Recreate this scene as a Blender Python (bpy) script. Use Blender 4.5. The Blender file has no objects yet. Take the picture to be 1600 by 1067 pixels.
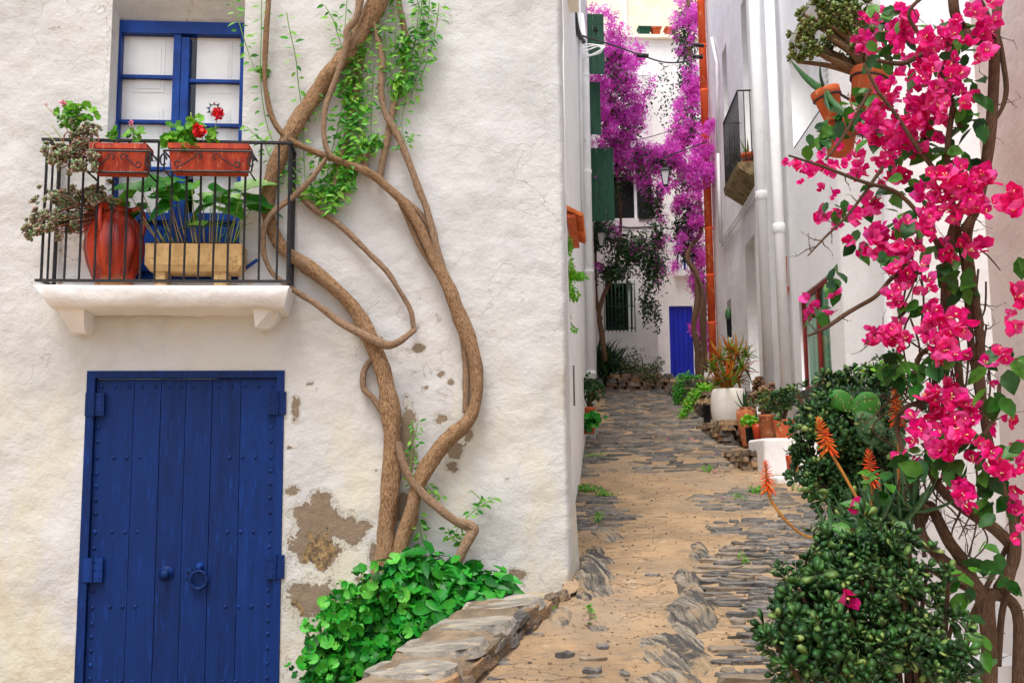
import bpy, math, random
import numpy as np
from mathutils import Vector, Matrix, noise
random.seed(7); RNG = np.random.default_rng(11)
SC = bpy.context.scene; COL = SC.collection

# ------------------------------------------------------------------ camera, sky, sun, exposure
FPX = 1600.0
CAM = Vector((0, 0, 1.9))
CAMR = Matrix.Rotation(math.radians(90 + 7.15), 3, 'X') @ Matrix.Rotation(math.radians(-0.55), 3, 'Z')
cam_d = bpy.data.cameras.new('camera'); cam = bpy.data.objects.new('camera', cam_d); COL.objects.link(cam)
cam_d.sensor_width = 36; cam_d.lens = 36; cam_d.clip_end = 500; cam_d.clip_start = 0.05
cam.matrix_world = Matrix.Translation(CAM) @ CAMR.to_4x4()
SC.camera = cam
SUN_EL, SUN_AZ = math.radians(66), math.radians(200)      # azimuth from +Y clockwise: behind the camera, to the left
world = bpy.data.worlds.new('World'); SC.world = world; world.use_nodes = True
wn = world.node_tree; wn.nodes.clear()
sky = wn.nodes.new('ShaderNodeTexSky'); sky.sky_type = 'NISHITA'; sky.sun_disc = False
sky.sun_elevation = SUN_EL; sky.sun_rotation = SUN_AZ
sky.air_density = 1.0; sky.dust_density = 3.5; sky.ozone_density = 0.4; sky.altitude = 20
bg = wn.nodes.new('ShaderNodeBackground'); bg.inputs['Strength'].default_value = 0.15
wo = wn.nodes.new('ShaderNodeOutputWorld')
hs_ = wn.nodes.new('ShaderNodeHueSaturation'); hs_.inputs['Saturation'].default_value = 0.7      # thin cloud: a paler sky
wn.links.new(sky.outputs[0], hs_.inputs['Color']); wn.links.new(hs_.outputs[0], bg.inputs[0]); wn.links.new(bg.outputs[0], wo.inputs[0])
sl = bpy.data.lights.new('sun', 'SUN'); sl.energy = 1.5; sl.angle = math.radians(24); sl.color = (1.0, 0.985, 0.96)
sun = bpy.data.objects.new('sun', sl); COL.objects.link(sun)
sd = Vector((math.sin(SUN_AZ) * math.cos(SUN_EL), math.cos(SUN_AZ) * math.cos(SUN_EL), math.sin(SUN_EL)))
sun.rotation_euler = sd.to_track_quat('Z', 'Y').to_euler()
SC.view_settings.view_transform = 'Standard'; SC.view_settings.look = 'None'
SC.view_settings.gamma = 1; SC.view_settings.exposure = 0.62
SC.cycles.max_bounces = 8; SC.cycles.diffuse_bounces = 5; SC.cycles.transparent_max_bounces = 12

# ------------------------------------------------------------------ measuring helpers: a picture point and a known plane give a world point
def ray(px, py):
    v = CAMR @ Vector(((px - 800) / FPX, (533.5 - py) / FPX, -1)); return v / v.y
def at(px, py, Y): return CAM + ray(px, py) * Y
def proj(p):
    q = CAMR.transposed() @ (Vector(p) - CAM); return 800 + FPX * q.x / -q.z, 533.5 - FPX * q.y / -q.z
FT = Vector((0.99705, 0.0768, 0)); FN = Vector((0.0768, -0.99705, 0)); FO = Vector((0, 6.9, 0))   # left facade frame
def F(u, z, d=0): p = FO + FT * u + FN * d; return Vector((p.x, p.y, z))
def fac(px, py, d=0):
    r = ray(px, py); o = FO + FN * d
    t = (o - CAM).dot(FN) / r.dot(FN); return CAM + r * t
def uz(px, py, d=0):
    p = fac(px, py, d); return (p - FO).dot(FT), p.z
RX0, RXS = 2.85, 0.06
def rw(px, py, d=0):
    r = ray(px, py); return CAM + r * ((RX0 - d) / (r.x - RXS))
def hbase(Y): return 0.168 * Y - 0.03
def sstep(a, b, x):
    t = min(1, max(0, (x - a) / (b - a))); return t * t * (3 - 2 * t)
def hz(X, Y):
    z = hbase(Y)
    m = sstep(0.25, 0.4, X) * (1 - sstep(1.15, 1.5, X))
    for yr, a in ((6.15, .055), (6.85, .07), (7.75, .04)):
        z += m * a * (sstep(yr, yr + .06, Y) - sstep(yr - .5, yr + .5, Y))
    z += 0.03 * noise.noise((X * 1.3, Y * 1.1, 3.3)) + 0.012 * noise.noise((X * 4, Y * 4, 1.0))
    return z
def grd(px, py):
    r = ray(px, py); Y = (1.9 + .03) / (.168 - r.z)
    for _ in range(6):
        p = CAM + r * Y; Y -= (p.z - hz(p.x, p.y)) / (r.z - .168)
    p = CAM + r * Y; return Vector((p.x, p.y, hz(p.x, p.y)))

# ------------------------------------------------------------------ mesh and object helpers
WL = {}
def wl(o): return WL.get(o.name, Vector((0, 0, 0))) if o else Vector((0, 0, 0))
def tag(o, label=None, cat=None, group=None, kind=None):
    if label: o['label'] = label
    if cat: o['category'] = cat
    if group: o['group'] = group
    if kind: o['kind'] = kind
    return o
def thing(name, label, cat, loc, group=None):
    o = bpy.data.objects.new(name, None); COL.objects.link(o); o.location = loc; o.empty_display_size = .1
    WL[o.name] = Vector(loc); return tag(o, label, cat, group)
def link_mesh(name, me, parent=None, kind=None):
    o = bpy.data.objects.new(name, me); COL.objects.link(o)
    if parent: o.parent = parent; o.location = -wl(parent)
    if kind: o['kind'] = kind
    return o
def inst(name, me, Mx, parent):
    o = bpy.data.objects.new(name, me); COL.objects.link(o); o.parent = parent
    o.matrix_basis = Matrix.Translation(-wl(parent)) @ Mx
    return o
class MB:
    def __init__(s): s.v = []; s.f = []; s.uv = []; s.mi = []; s.cur = 0; s.hasuv = False
    def add(s, vs, fs, uvs=None):
        b = len(s.v); s.v.extend([tuple(x) for x in vs])
        for i, f in enumerate(fs):
            s.f.append(tuple(b + k for k in f)); s.mi.append(s.cur)
            if uvs: s.uv.append(uvs[i]); s.hasuv = True
            else: s.uv.append([(0, 0)] * len(f))
        return s
    def hexa(s, p):   # p: 4 bottom, 4 top
        return s.add(p, [(3, 2, 1, 0), (4, 5, 6, 7), (0, 1, 5, 4), (1, 2, 6, 5), (2, 3, 7, 6), (3, 0, 4, 7)])
    def box(s, c, sz, R=None):
        c = Vector(c); hx, hy, hz_ = sz[0] / 2, sz[1] / 2, sz[2] / 2
        p = [Vector(q) for q in ((-hx, -hy, -hz_), (hx, -hy, -hz_), (hx, hy, -hz_), (-hx, hy, -hz_), (-hx, -hy, hz_), (hx, -hy, hz_), (hx, hy, hz_), (-hx, hy, hz_))]
        if R is not None: p = [R @ q for q in p]
        return s.hexa([c + q for q in p])
    def fbox(s, u0, u1, z0, z1, d0, d1):   # box in the facade frame, d towards the street
        return s.hexa([F(u0, z0, d1), F(u1, z0, d1), F(u1, z0, d0), F(u0, z0, d0), F(u0, z1, d1), F(u1, z1, d1), F(u1, z1, d0), F(u0, z1, d0)])
    def tube(s, pts, rads, n=8, wob=0, smooth=0, vscale=1.0):
        pts = [Vector(p) for p in pts]
        if not hasattr(rads, '__len__'): rads = [rads] * len(pts)
        rads = list(rads)
        if smooth:
            P, Rr = [], []
            for i in range(len(pts) - 1):
                p0 = pts[max(i - 1, 0)]; p1 = pts[i]; p2 = pts[i + 1]; p3 = pts[min(i + 2, len(pts) - 1)]
                for k in range(smooth):
                    t = k / smooth; t2 = t * t; t3 = t2 * t
                    P.append(.5 * ((2 * p1) + (p2 - p0) * t + (2 * p0 - 5 * p1 + 4 * p2 - p3) * t2 + (3 * p1 - p0 - 3 * p2 + p3) * t3))
                    Rr.append(rads[i] * (1 - t) + rads[i + 1] * t)
            P.append(pts[-1]); Rr.append(rads[-1]); pts, rads = P, Rr
        T = []
        for i in range(len(pts)):
            t = pts[min(i + 1, len(pts) - 1)] - pts[max(i - 1, 0)]
            T.append(t.normalized() if t.length > 1e-9 else Vector((0, 0, 1)))
        a = Vector((0, 0, 1)) if abs(T[0].z) < .9 else Vector((1, 0, 0))
        nn = T[0].cross(a).normalized(); V = []; L = 0; Ls = []
        for i, p in enumerate(pts):
            if i: L += (p - pts[i - 1]).length
            Ls.append(L * vscale)
            nn = (nn - T[i] * nn.dot(T[i])).normalized(); bb = T[i].cross(nn)
            for k in range(n):
                ang = 2 * math.pi * k / n
                r = rads[i]
                if wob: r *= 1 + wob * noise.noise((math.cos(ang) * 1.2 + p.x * 5, math.sin(ang) * 1.2 + p.y * 5, p.z * 5)) + wob * .6 * noise.noise((math.cos(ang) * 3, math.sin(ang) * 3, L * 9))
                V.append(p + (nn * math.cos(ang) + bb * math.sin(ang)) * r)
        fs, us = [], []
        for i in range(len(pts) - 1):
            for k in range(n):
                k2 = (k + 1) % n
                fs.append((i * n + k, i * n + k2, (i + 1) * n + k2, (i + 1) * n + k))
                us.append([(k / n, Ls[i]), ((k + 1) / n, Ls[i]), ((k + 1) / n, Ls[i + 1]), (k / n, Ls[i + 1])])
        fs.append(tuple(range(n - 1, -1, -1))); us.append([(0, 0)] * n)
        e = (len(pts) - 1) * n; fs.append(tuple(range(e, e + n))); us.append([(0, Ls[-1])] * n)
        return s.add(V, fs, us)
    def lathe(s, c, prof, n=24, fn=None, Rm=None):
        c = Vector(c); V = []
        for r, z in prof:
            for k in range(n):
                a = 2 * math.pi * k / n
                rr = fn(r, z, a) if fn else r
                q = Vector((rr * math.cos(a), rr * math.sin(a), z))
                V.append(c + (Rm @ q if Rm else q))
        fs = []
        for i in range(len(prof) - 1):
            for k in range(n):
                k2 = (k + 1) % n; fs.append((i * n + k, i * n + k2, (i + 1) * n + k2, (i + 1) * n + k))
        fs.append(tuple(range(n - 1, -1, -1))); e = (len(prof) - 1) * n; fs.append(tuple(range(e, e + n)))
        return s.add(V, fs)
    def prism(s, poly, off):
        n = len(poly); off = Vector(off); P = [Vector(p) for p in poly]
        fs = [tuple(range(n)), tuple(range(2 * n - 1, n - 1, -1))]
        for i in range(n):
            j = (i + 1) % n; fs.append((i, i + n, j + n, j))
        return s.add(P + [p + off for p in P], fs)
    def grid(s, nu, nv, fn, skip=None):
        V = [fn(i, j) for j in range(nv + 1) for i in range(nu + 1)]
        fs = [(j * (nu + 1) + i, j * (nu + 1) + i + 1, (j + 1) * (nu + 1) + i + 1, (j + 1) * (nu + 1) + i)
              for j in range(nv) for i in range(nu) if not (skip and skip(i, j))]
        return s.add(V, fs)
    def mesh(s, name, mats, smooth=False):
        me = bpy.data.meshes.new(name); me.from_pydata(s.v, [], s.f)
        for m in (mats if isinstance(mats, (list, tuple)) else [mats]): me.materials.append(m)
        if s.hasuv:
            l = me.uv_layers.new(name='uv'); l.data.foreach_set('uv', [c for f in s.uv for u in f for c in u])
        if any(s.mi): me.polygons.foreach_set('material_index', s.mi)
        if smooth: me.polygons.foreach_set('use_smooth', [True] * len(s.f))
        me.validate(); me.update(); return me
    def build(s, name, mats, parent=None, smooth=False, kind=None):
        return link_mesh(name, s.mesh(name, mats, smooth), parent, kind)

def fast_mesh(name, V, Fc, mats, smooth=False):
    """V (n,3), Fc (m,k) all faces k-gons"""
    me = bpy.data.meshes.new(name); m, k = Fc.shape
    me.vertices.add(len(V)); me.vertices.foreach_set('co', np.ascontiguousarray(V, dtype=np.float32).ravel())
    me.loops.add(m * k); me.loops.foreach_set('vertex_index', Fc.astype(np.int32).ravel())
    me.polygons.add(m); me.polygons.foreach_set('loop_start', np.arange(0, m * k, k, dtype=np.int32))
    for mt in (mats if isinstance(mats, (list, tuple)) else [mats]): me.materials.append(mt)
    if smooth: me.polygons.foreach_set('use_smooth', np.ones(m, dtype=bool))
    me.update(calc_edges=True); me.validate(); return me
def tri(fs):
    o = []
    for f in fs:
        for i in range(1, len(f) - 1): o.append((f[0], f[i], f[i + 1]))
    return np.array(o, dtype=np.int32)
def orient(N, jit=.6, up=None):
    """rotation matrices whose z axis is near N (n,3) and whose x axis (leaf length) is random or near `up`"""
    N = np.asarray(N, float); n = len(N)
    Z = N / np.maximum(np.linalg.norm(N, axis=1, keepdims=True), 1e-6) + RNG.normal(0, jit, (n, 3)); Z /= np.linalg.norm(Z, axis=1, keepdims=True)
    A = RNG.normal(0, 1, (n, 3)) if up is None else np.tile(np.array(up, float), (n, 1)) + RNG.normal(0, .45, (n, 3))
    Xa = A - Z * np.sum(A * Z, 1, keepdims=True); Xa /= np.maximum(np.linalg.norm(Xa, axis=1, keepdims=True), 1e-6)
    Ya = np.cross(Z, Xa); return np.stack([Xa, Ya, Z], axis=2)
def scatter(name, tpl, P, R, S, mat, parent, kind='stuff', smooth=False):
    V, T = tpl; n = len(P)
    if n == 0: return None
    S = np.broadcast_to(np.asarray(S, float), (n,))
    W = np.einsum('nij,vj->nvi', R, V) * S[:, None, None] + np.asarray(P)[:, None, :]
    Fc = (T[None] + (np.arange(n) * len(V))[:, None, None]).reshape(-1, 3)
    return link_mesh(name, fast_mesh(name, W.reshape(-1, 3), Fc, mat, smooth), parent, kind)
def blob(px, py, Y, rx, ry, rY, n, shell=.5):
    """n points (and outward normals) in an ellipsoid seen at that place of the picture, at distance Y"""
    c = np.array(at(px, py, Y)); r = np.array((rx * Y / FPX, rY, ry * Y / FPX))
    d = RNG.normal(0, 1, (n, 3)); d /= np.linalg.norm(d, axis=1, keepdims=True)
    q = shell + (1 - shell) * RNG.random((n, 1)) ** .7
    q = np.where(RNG.random((n, 1)) < .25, RNG.random((n, 1)) ** .5, q)
    q *= 1 + .18 * RNG.normal(0, 1, (n, 1))
    return c + d * q * r, d
def blobs(lst, n_scale=1, shell=.5):
    P, N = [], []
    for b in lst:
        p, d = blob(*b[:6], max(1, int(b[6] * n_scale)), shell); P.append(p); N.append(d)
    return np.concatenate(P), np.concatenate(N)
def in_poly(x, y, poly):
    c = False; j = len(poly) - 1
    for i in range(len(poly)):
        xi, yi = poly[i]; xj, yj = poly[j]
        if (yi > y) != (yj > y) and x < (xj - xi) * (y - yi) / (yj - yi) + xi: c = not c
        j = i
    return c
def m4(R3, p, s=1.0):
    M_ = Matrix([[float(R3[i][j]) * (s if not hasattr(s, '__len__') else s[j]) for j in range(3)] for i in range(3)]).to_4x4(); M_.translation = Vector(p); return M_

# ------------------------------------------------------------------ materials
def srgb(r, g, b):
    f = lambda c: (c / 255 / 12.92) if c <= 10 else ((c / 255 + .055) / 1.055) ** 2.4
    return (f(r), f(g), f(b), 1)
def NW(nt, t, props=None, **inp):
    n = nt.nodes.new(t)
    for k, v in (props or {}).items(): setattr(n, k, v)
    for k, v in inp.items():
        k = k.replace('_', ' ')
        s_ = n.inputs[int(k[1:])] if k[0] == 'i' and k[1:].isdigit() else n.inputs[k]
        if hasattr(v, 'is_linked') or isinstance(v, bpy.types.NodeSocket): nt.links.new(v, s_)
        else: s_.default_value = v
    return n
def newmat(name):
    m = bpy.data.materials.new(name); m.use_nodes = True; nt = m.node_tree
    return m, nt, nt.nodes['Principled BSDF']
def mix(nt, f, a, b, blend='MIX'):
    n = nt.nodes.new('ShaderNodeMix'); n.data_type = 'RGBA'; n.blend_type = blend
    for i, v in ((0, f), (6, a), (7, b)):
        if isinstance(v, bpy.types.NodeSocket): nt.links.new(v, n.inputs[i])
        else: n.inputs[i].default_value = v
    return n.outputs[2]
def math_(nt, op, a, b=0.0, c=None):
    n = nt.nodes.new('ShaderNodeMath'); n.operation = op
    for i, v in enumerate((a, b) if c is None else (a, b, c)):
        if isinstance(v, bpy.types.NodeSocket): nt.links.new(v, n.inputs[i])
        else: n.inputs[i].default_value = v
    return n.outputs[0]
def mapr(nt, v, a, b, c=0.0, d=1.0, smooth=True):
    n = nt.nodes.new('ShaderNodeMapRange'); n.interpolation_type = 'SMOOTHSTEP' if smooth else 'LINEAR'
    nt.links.new(v, n.inputs[0])
    for i, x in enumerate((a, b, c, d)): n.inputs[i + 1].default_value = x
    return n.outputs[0]
def wpos(nt, scale=(1, 1, 1), rot=(0, 0, 0)):
    g = nt.nodes.new('ShaderNodeNewGeometry'); mp = nt.nodes.new('ShaderNodeMapping')
    mp.inputs['Scale'].default_value = scale; mp.inputs['Rotation'].default_value = rot
    nt.links.new(g.outputs['Position'], mp.inputs['Vector']); return mp.outputs[0]
def nz(nt, vec, scale, detail=4, rough=.6, dist=0.0):
    n = NW(nt, 'ShaderNodeTexNoise', None, Scale=scale, Detail=detail, Roughness=rough, Distortion=dist); nt.links.new(vec, n.inputs['Vector']); return n.outputs['Fac']
def bump(nt, h, strength, dist, prev=None):
    b = nt.nodes.new('ShaderNodeBump'); b.inputs['Strength'].default_value = strength; b.inputs['Distance'].default_value = dist
    nt.links.new(h, b.inputs['Height'])
    if prev: nt.links.new(prev, b.inputs['Normal'])
    return b.outputs[0]
def rnd(nt):
    g = nt.nodes.new('ShaderNodeNewGeometry'); o = nt.nodes.new('ShaderNodeObjectInfo')
    return math_(nt, 'FRACT', math_(nt, 'ADD', g.outputs['Random Per Island'], o.outputs['Random']))
def basic(name, c1, c2=None, rough=.8, scale=6, stretch=(1, 1, 1), bumps=((40, .4, .004),), spec=.3, metal=0, c3=None, lo=.35, hi=.65, objrand=0):
    m, nt, b = newmat(name); v = wpos(nt, stretch)
    c2 = c2 or tuple(x * .8 for x in c1[:3]) + (1,)
    f = mapr(nt, nz(nt, v, scale, 6, .65), lo, hi); col = mix(nt, f, c1, c2)
    if c3: col = mix(nt, mapr(nt, nz(nt, v, scale * 2.7, 5, .7), .55, .68), col, c3)
    if objrand:
        if c3: col = mix(nt, mapr(nt, math_(nt, 'FRACT', math_(nt, 'MULTIPLY', rnd(nt), 7.31)), .5, 1.0, 0, .55), col, c3)
        hs = NW(nt, 'ShaderNodeHueSaturation', None, Color=col); nt.links.new(mapr(nt, rnd(nt), 0, 1, 1 - objrand, 1 + objrand, False), hs.inputs['Value']); col = hs.outputs[0]
    nt.links.new(col, b.inputs['Base Color']); b.inputs['Roughness'].default_value = rough
    b.inputs['Specular IOR Level'].default_value = spec; b.inputs['Metallic'].default_value = metal
    pr = None
    for s_, st, di in bumps: pr = bump(nt, nz(nt, v, s_, 5, .6), st, di, pr)
    if pr: nt.links.new(pr, b.inputs['Normal'])
    return m
def leafm(name, cols, rough=.45, trans=.25, spec=.35, pos=None):
    m, nt, b = newmat(name); cr = nt.nodes.new('ShaderNodeValToRGB'); e = cr.color_ramp.elements
    while len(e) < len(cols): e.new(.5)
    for i, c in enumerate(cols): e[i].position = (pos[i] if pos else i / max(1, len(cols) - 1)); e[i].color = c
    nt.links.new(rnd(nt), cr.inputs[0])
    hs = NW(nt, 'ShaderNodeHueSaturation', None, Color=cr.outputs[0]); nt.links.new(mapr(nt, nz(nt, wpos(nt), 45, 5, .65), .3, .7, .62, 1.3, False), hs.inputs['Value']); nt.links.new(mapr(nt, nz(nt, wpos(nt), 9, 3), .3, .7, .485, .515, False), hs.inputs['Hue'])
    nt.links.new(hs.outputs[0], b.inputs['Base Color']); b.inputs['Roughness'].default_value = rough; b.inputs['Specular IOR Level'].default_value = spec
    if trans:
        t = nt.nodes.new('ShaderNodeBsdfTranslucent'); nt.links.new(hs.outputs[0], t.inputs[0])
        ms = nt.nodes.new('ShaderNodeMixShader'); ms.inputs[0].default_value = trans
        nt.links.new(b.outputs[0], ms.inputs[1]); nt.links.new(t.outputs[0], ms.inputs[2])
        nt.links.new(ms.outputs[0], nt.nodes['Material Output'].inputs[0])
    return m
def barkm(name, c1, c2, c3):
    m, nt, b = newmat(name); uv = nt.nodes.new('ShaderNodeUVMap'); mp = nt.nodes.new('ShaderNodeMapping')
    mp.inputs['Scale'].default_value = (9, 9, 1); nt.links.new(uv.outputs[0], mp.inputs[0])
    f = nz(nt, mp.outputs[0], 4.0, 8, .7, .6); w = nz(nt, wpos(nt), 9, 5, .6)
    col = mix(nt, mapr(nt, f, .35, .68), c1, c2); col = mix(nt, mapr(nt, w, .5, .75), col, c3)
    nt.links.new(col, b.inputs['Base Color']); b.inputs['Roughness'].default_value = .85; b.inputs['Specular IOR Level'].default_value = .2
    pr = bump(nt, f, 1.0, .022); nt.links.new(bump(nt, nz(nt, wpos(nt), 90, 5, .7), .5, .005, pr), b.inputs['Normal'])
    return m
def plaster(name, c1, c2, st=.5, patches=None, stains=0.0, c_stain=None):
    m, nt, b = newmat(name); v = wpos(nt)
    col = mix(nt, mapr(nt, nz(nt, v, 1.6, 6, .65), .4, .68), c1, c2)
    if stains:
        sv = wpos(nt, (1.1, 1.1, .55))
        g = nt.nodes.new('ShaderNodeNewGeometry'); sep = nt.nodes.new('ShaderNodeSeparateXYZ'); nt.links.new(g.outputs['Position'], sep.inputs[0])
        low = mapr(nt, sep.outputs['Z'], 3.3, 1.6)
        sf = math_(nt, 'MULTIPLY', math_(nt, 'MULTIPLY', mapr(nt, nz(nt, sv, 1.9, 7, .6), .42, .62), low), stains)
        col = mix(nt, sf, col, c_stain or srgb(226, 212, 178))
        foot = math_(nt, 'MULTIPLY', mapr(nt, sep.outputs['Z'], 1.7, .9), mapr(nt, nz(nt, v, 6, 6, .7), .45, .65))
        col = mix(nt, math_(nt, 'MULTIPLY', foot, .3), col, srgb(190, 165, 125))
    n1 = nz(nt, v, 7, 6, .62); n2 = math_(nt, 'MULTIPLY', nz(nt, wpos(nt, (1, 1, 1.6)), 30, 6, .65, .5), mapr(nt, nz(nt, v, 1.3, 4), .38, .62, .15, 1.0)); n3 = nz(nt, v, 160, 3)
    # fine grime specks
    col = mix(nt, mapr(nt, nz(nt, v, 55, 3, .7), .72, .8, 0, .35), col, srgb(170, 150, 130))
    pr = bump(nt, n1, st, .035); pr = bump(nt, n2, st * .9, .008, pr); pr = bump(nt, n3, .25, .002, pr)
    # hairline cracks in the plaster
    vo = NW(nt, 'ShaderNodeTexVoronoi', {'feature': 'DISTANCE_TO_EDGE'}, Scale=1.1)
    wv = NW(nt, 'ShaderNodeVectorMath', {'operation': 'ADD'}); nt.links.new(v, wv.inputs[0])
    nn = NW(nt, 'ShaderNodeTexNoise', None, Scale=3.0, Detail=6.0); nt.links.new(v, nn.inputs['Vector']); nt.links.new(nn.outputs['Color'], wv.inputs[1]); nt.links.new(wv.outputs[0], vo.inputs['Vector'])
    ck = math_(nt, 'MULTIPLY', mapr(nt, vo.outputs['Distance'], .006, .0), mapr(nt, nz(nt, v, .9, 3), .5, .62))
    if patches:
        col = mix(nt, math_(nt, 'MULTIPLY', ck, .5), col, srgb(150, 130, 105)); pr = bump(nt, math_(nt, 'MULTIPLY', ck, -1), .5, .006, pr)
        wn_ = NW(nt, 'ShaderNodeTexNoise', None, Scale=12.0, Detail=8.0, Roughness=.72); nt.links.new(v, wn_.inputs['Vector'])
        wob = math_(nt, 'MULTIPLY', math_(nt, 'SUBTRACT', wn_.outputs['Fac'], .5), 2.6)
        best = NW(nt, 'ShaderNodeAttribute', {'attribute_name': 'peel'}).outputs['Fac']; inner = NW(nt, 'ShaderNodeAttribute', {'attribute_name': 'peel_stone'}).outputs['Fac']
        mask = mapr(nt, math_(nt, 'ADD', best, wob), 1.02, .98)
        pc = mix(nt, nz(nt, v, 22, 6, .7), srgb(160, 142, 120), srgb(124, 108, 92))
        if inner is not None:
            im = mapr(nt, math_(nt, 'ADD', inner, wob), 1.02, .98)
            pc = mix(nt, im, pc, mix(nt, mapr(nt, nz(nt, v, 30, 5, .8), .4, .6), srgb(168, 140, 98), srgb(95, 82, 68)))
        rim = mapr(nt, math_(nt, 'ADD', best, wob), 1.30, 1.24); col = mix(nt, math_(nt, 'MULTIPLY', rim, .55), col, srgb(196, 190, 176)); pr = bump(nt, math_(nt, 'MULTIPLY', rim, -1), .7, .008, pr)
        col = mix(nt, mask, col, pc)
        pr = bump(nt, math_(nt, 'MULTIPLY', mask, -1), 1.0, .02, pr)
        pr = bump(nt, math_(nt, 'MULTIPLY', mask, nz(nt, v, 70, 5, .7)), .6, .01, pr)
    nt.links.new(col, b.inputs['Base Color']); nt.links.new(pr, b.inputs['Normal'])
    b.inputs['Roughness'].default_value = .9; b.inputs['Specular IOR Level'].default_value = .15
    return m
def glassm(name, tint=(1, 1, 1, 1), refl=.12):
    m, nt, b = newmat(name); nt.nodes.remove(b)
    t = NW(nt, 'ShaderNodeBsdfTransparent', None, Color=tint); g = NW(nt, 'ShaderNodeBsdfGlossy', None, Roughness=.04)
    lw = NW(nt, 'ShaderNodeLayerWeight', None, Blend=.25)
    ms = nt.nodes.new('ShaderNodeMixShader'); nt.links.new(mapr(nt, lw.outputs['Fresnel'], 0, 1, refl, .35, False), ms.inputs[0])
    nt.links.new(t.outputs[0], ms.inputs[1]); nt.links.new(g.outputs[0], ms.inputs[2]); nt.links.new(ms.outputs[0], nt.nodes['Material Output'].inputs[0]); return m
# ------------------------------------------------------------------ shared materials
WHITE1 = srgb(236, 231, 224); WHITE2 = srgb(222, 215, 206)
M_white = plaster('white_plaster', srgb(242, 240, 238), srgb(232, 229, 226), .45)
M_whitesmooth = plaster('smooth_white_plaster', srgb(244, 243, 242), srgb(236, 235, 234), .25)
M_pinkbounce = plaster('pink_bounce_plaster', srgb(240, 226, 218), srgb(228, 210, 202), .3)  # white plaster; pink light reflected off the bougainvillea is painted into the colour
M_cream = plaster('cream_plaster', srgb(248, 243, 228), srgb(240, 232, 208), .5)
M_blue = basic('blue_door_paint', srgb(5, 42, 102), srgb(3, 30, 78), .55, 3, (6, 6, .7), ((30, .25, .003), (150, .2, .001)), .22, c3=srgb(14, 56, 130), lo=.3, hi=.75, objrand=.12)
M_blueframe = basic('blue_frame_paint', srgb(10, 66, 150), srgb(6, 48, 118), .5, 5, (1, 1, 1), ((40, .15, .002),), .25)
M_iron = basic('black_iron', srgb(40, 40, 44), srgb(24, 24, 27), .55, 30, (1, 1, 1), ((90, .4, .002),), .4, c3=srgb(84, 58, 44))
M_terra = basic('terracotta', srgb(206, 104, 62), srgb(182, 84, 48), .8, 8, (1, 1, .5), ((60, .35, .003),), .2, c3=srgb(220, 150, 110))
M_terrared = basic('red_terracotta', srgb(196, 72, 40), srgb(150, 46, 28), .62, 14, (1.4, 1.4, .3), ((60, .3, .003),), .35, c3=srgb(206, 128, 92))
M_pane = glassm('window_glass', refl=.03)
M_shutwhite = basic('white_shutter_paint', srgb(246, 246, 244), srgb(238, 238, 236), .5, 3, (1, 1, 1), ((60, .1, .001),))
M_dark = basic('dark_interior', srgb(26, 28, 30), srgb(14, 15, 16), .9, 3, (1, 1, 1), ())
M_soil = basic('dark_soil', srgb(92, 70, 50), srgb(56, 42, 30), .95, 14, (1, 1, 1), ((30, .8, .02),), .1)
M_whitepaint = basic('white_metal_paint', srgb(238, 238, 238), srgb(226, 226, 226), .45, 3, (1, 1, 1), ((30, .08, .001),))
M_green = basic('green_shutter_paint', srgb(22, 80, 54), srgb(15, 60, 40), .5, 5, (3, 3, .6), ((40, .2, .002),), .35)
M_bark = barkm('grey_brown_bark', srgb(200, 160, 120), srgb(104, 76, 54), srgb(178, 146, 116))
M_barkthin = barkm('smooth_brown_bark', srgb(206, 172, 140), srgb(118, 90, 68), srgb(188, 156, 126))
M_barkdark = barkm('dark_brown_bark', srgb(150, 118, 92), srgb(84, 62, 46), srgb(120, 96, 78))
M_slate = basic('grey_slate', srgb(122, 118, 112), srgb(76, 75, 74), .8, 10, (1, 3, 3), ((24, .7, .012), (90, .5, .004)), .3, c3=srgb(160, 138, 110), objrand=.32)
M_slatebrown = basic('brown_slate', srgb(140, 118, 94), srgb(84, 74, 66), .85, 9, (1, 1, 3), ((24, .7, .012), (90, .5, .004)), .25, c3=srgb(178, 140, 98), objrand=.3)
M_mortar = basic('sandy_mortar', srgb(196, 164, 124), srgb(160, 130, 98), .95, 7, (1, 1, 1), ((18, .7, .02), (90, .5, .004)), .1)

class Wall:
    def __init__(s, p0, p1, flip=False):
        s.o = Vector((p0[0], p0[1], 0)); e = Vector((p1[0], p1[1], 0)); s.L = (e - s.o).length; s.t = (e - s.o).normalized()
        s.n = Vector((s.t.y, -s.t.x, 0)) * (-1 if flip else 1)
    def pt(s, a, z, d=0): p = s.o + s.t * a + s.n * d; return Vector((p.x, p.y, z))
    def hit(s, px, py, d=0):
        r = ray(px, py); o = s.o + s.n * d; q = CAM + r * ((o - CAM).dot(s.n) / r.dot(s.n)); return (q - s.o).dot(s.t), q.z
    def box(s, mb, a0, a1, z0, z1, d0, d1):
        mb.hexa([s.pt(a0, z0, d1), s.pt(a1, z0, d1), s.pt(a1, z0, d0), s.pt(a0, z0, d0), s.pt(a0, z1, d1), s.pt(a1, z1, d1), s.pt(a1, z1, d0), s.pt(a0, z1, d0)])
def ticks(a, b, step, cuts=()):
    c = sorted({round(a, 5), round(b, 5)} | {round(x, 5) for x in cuts if a < x < b}); out = [c[0]]
    for p, q in zip(c[:-1], c[1:]):
        k = max(1, int((q - p) / step)); out += [p + (q - p) * (i + 1) / k for i in range(k)]
    return out
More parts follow.
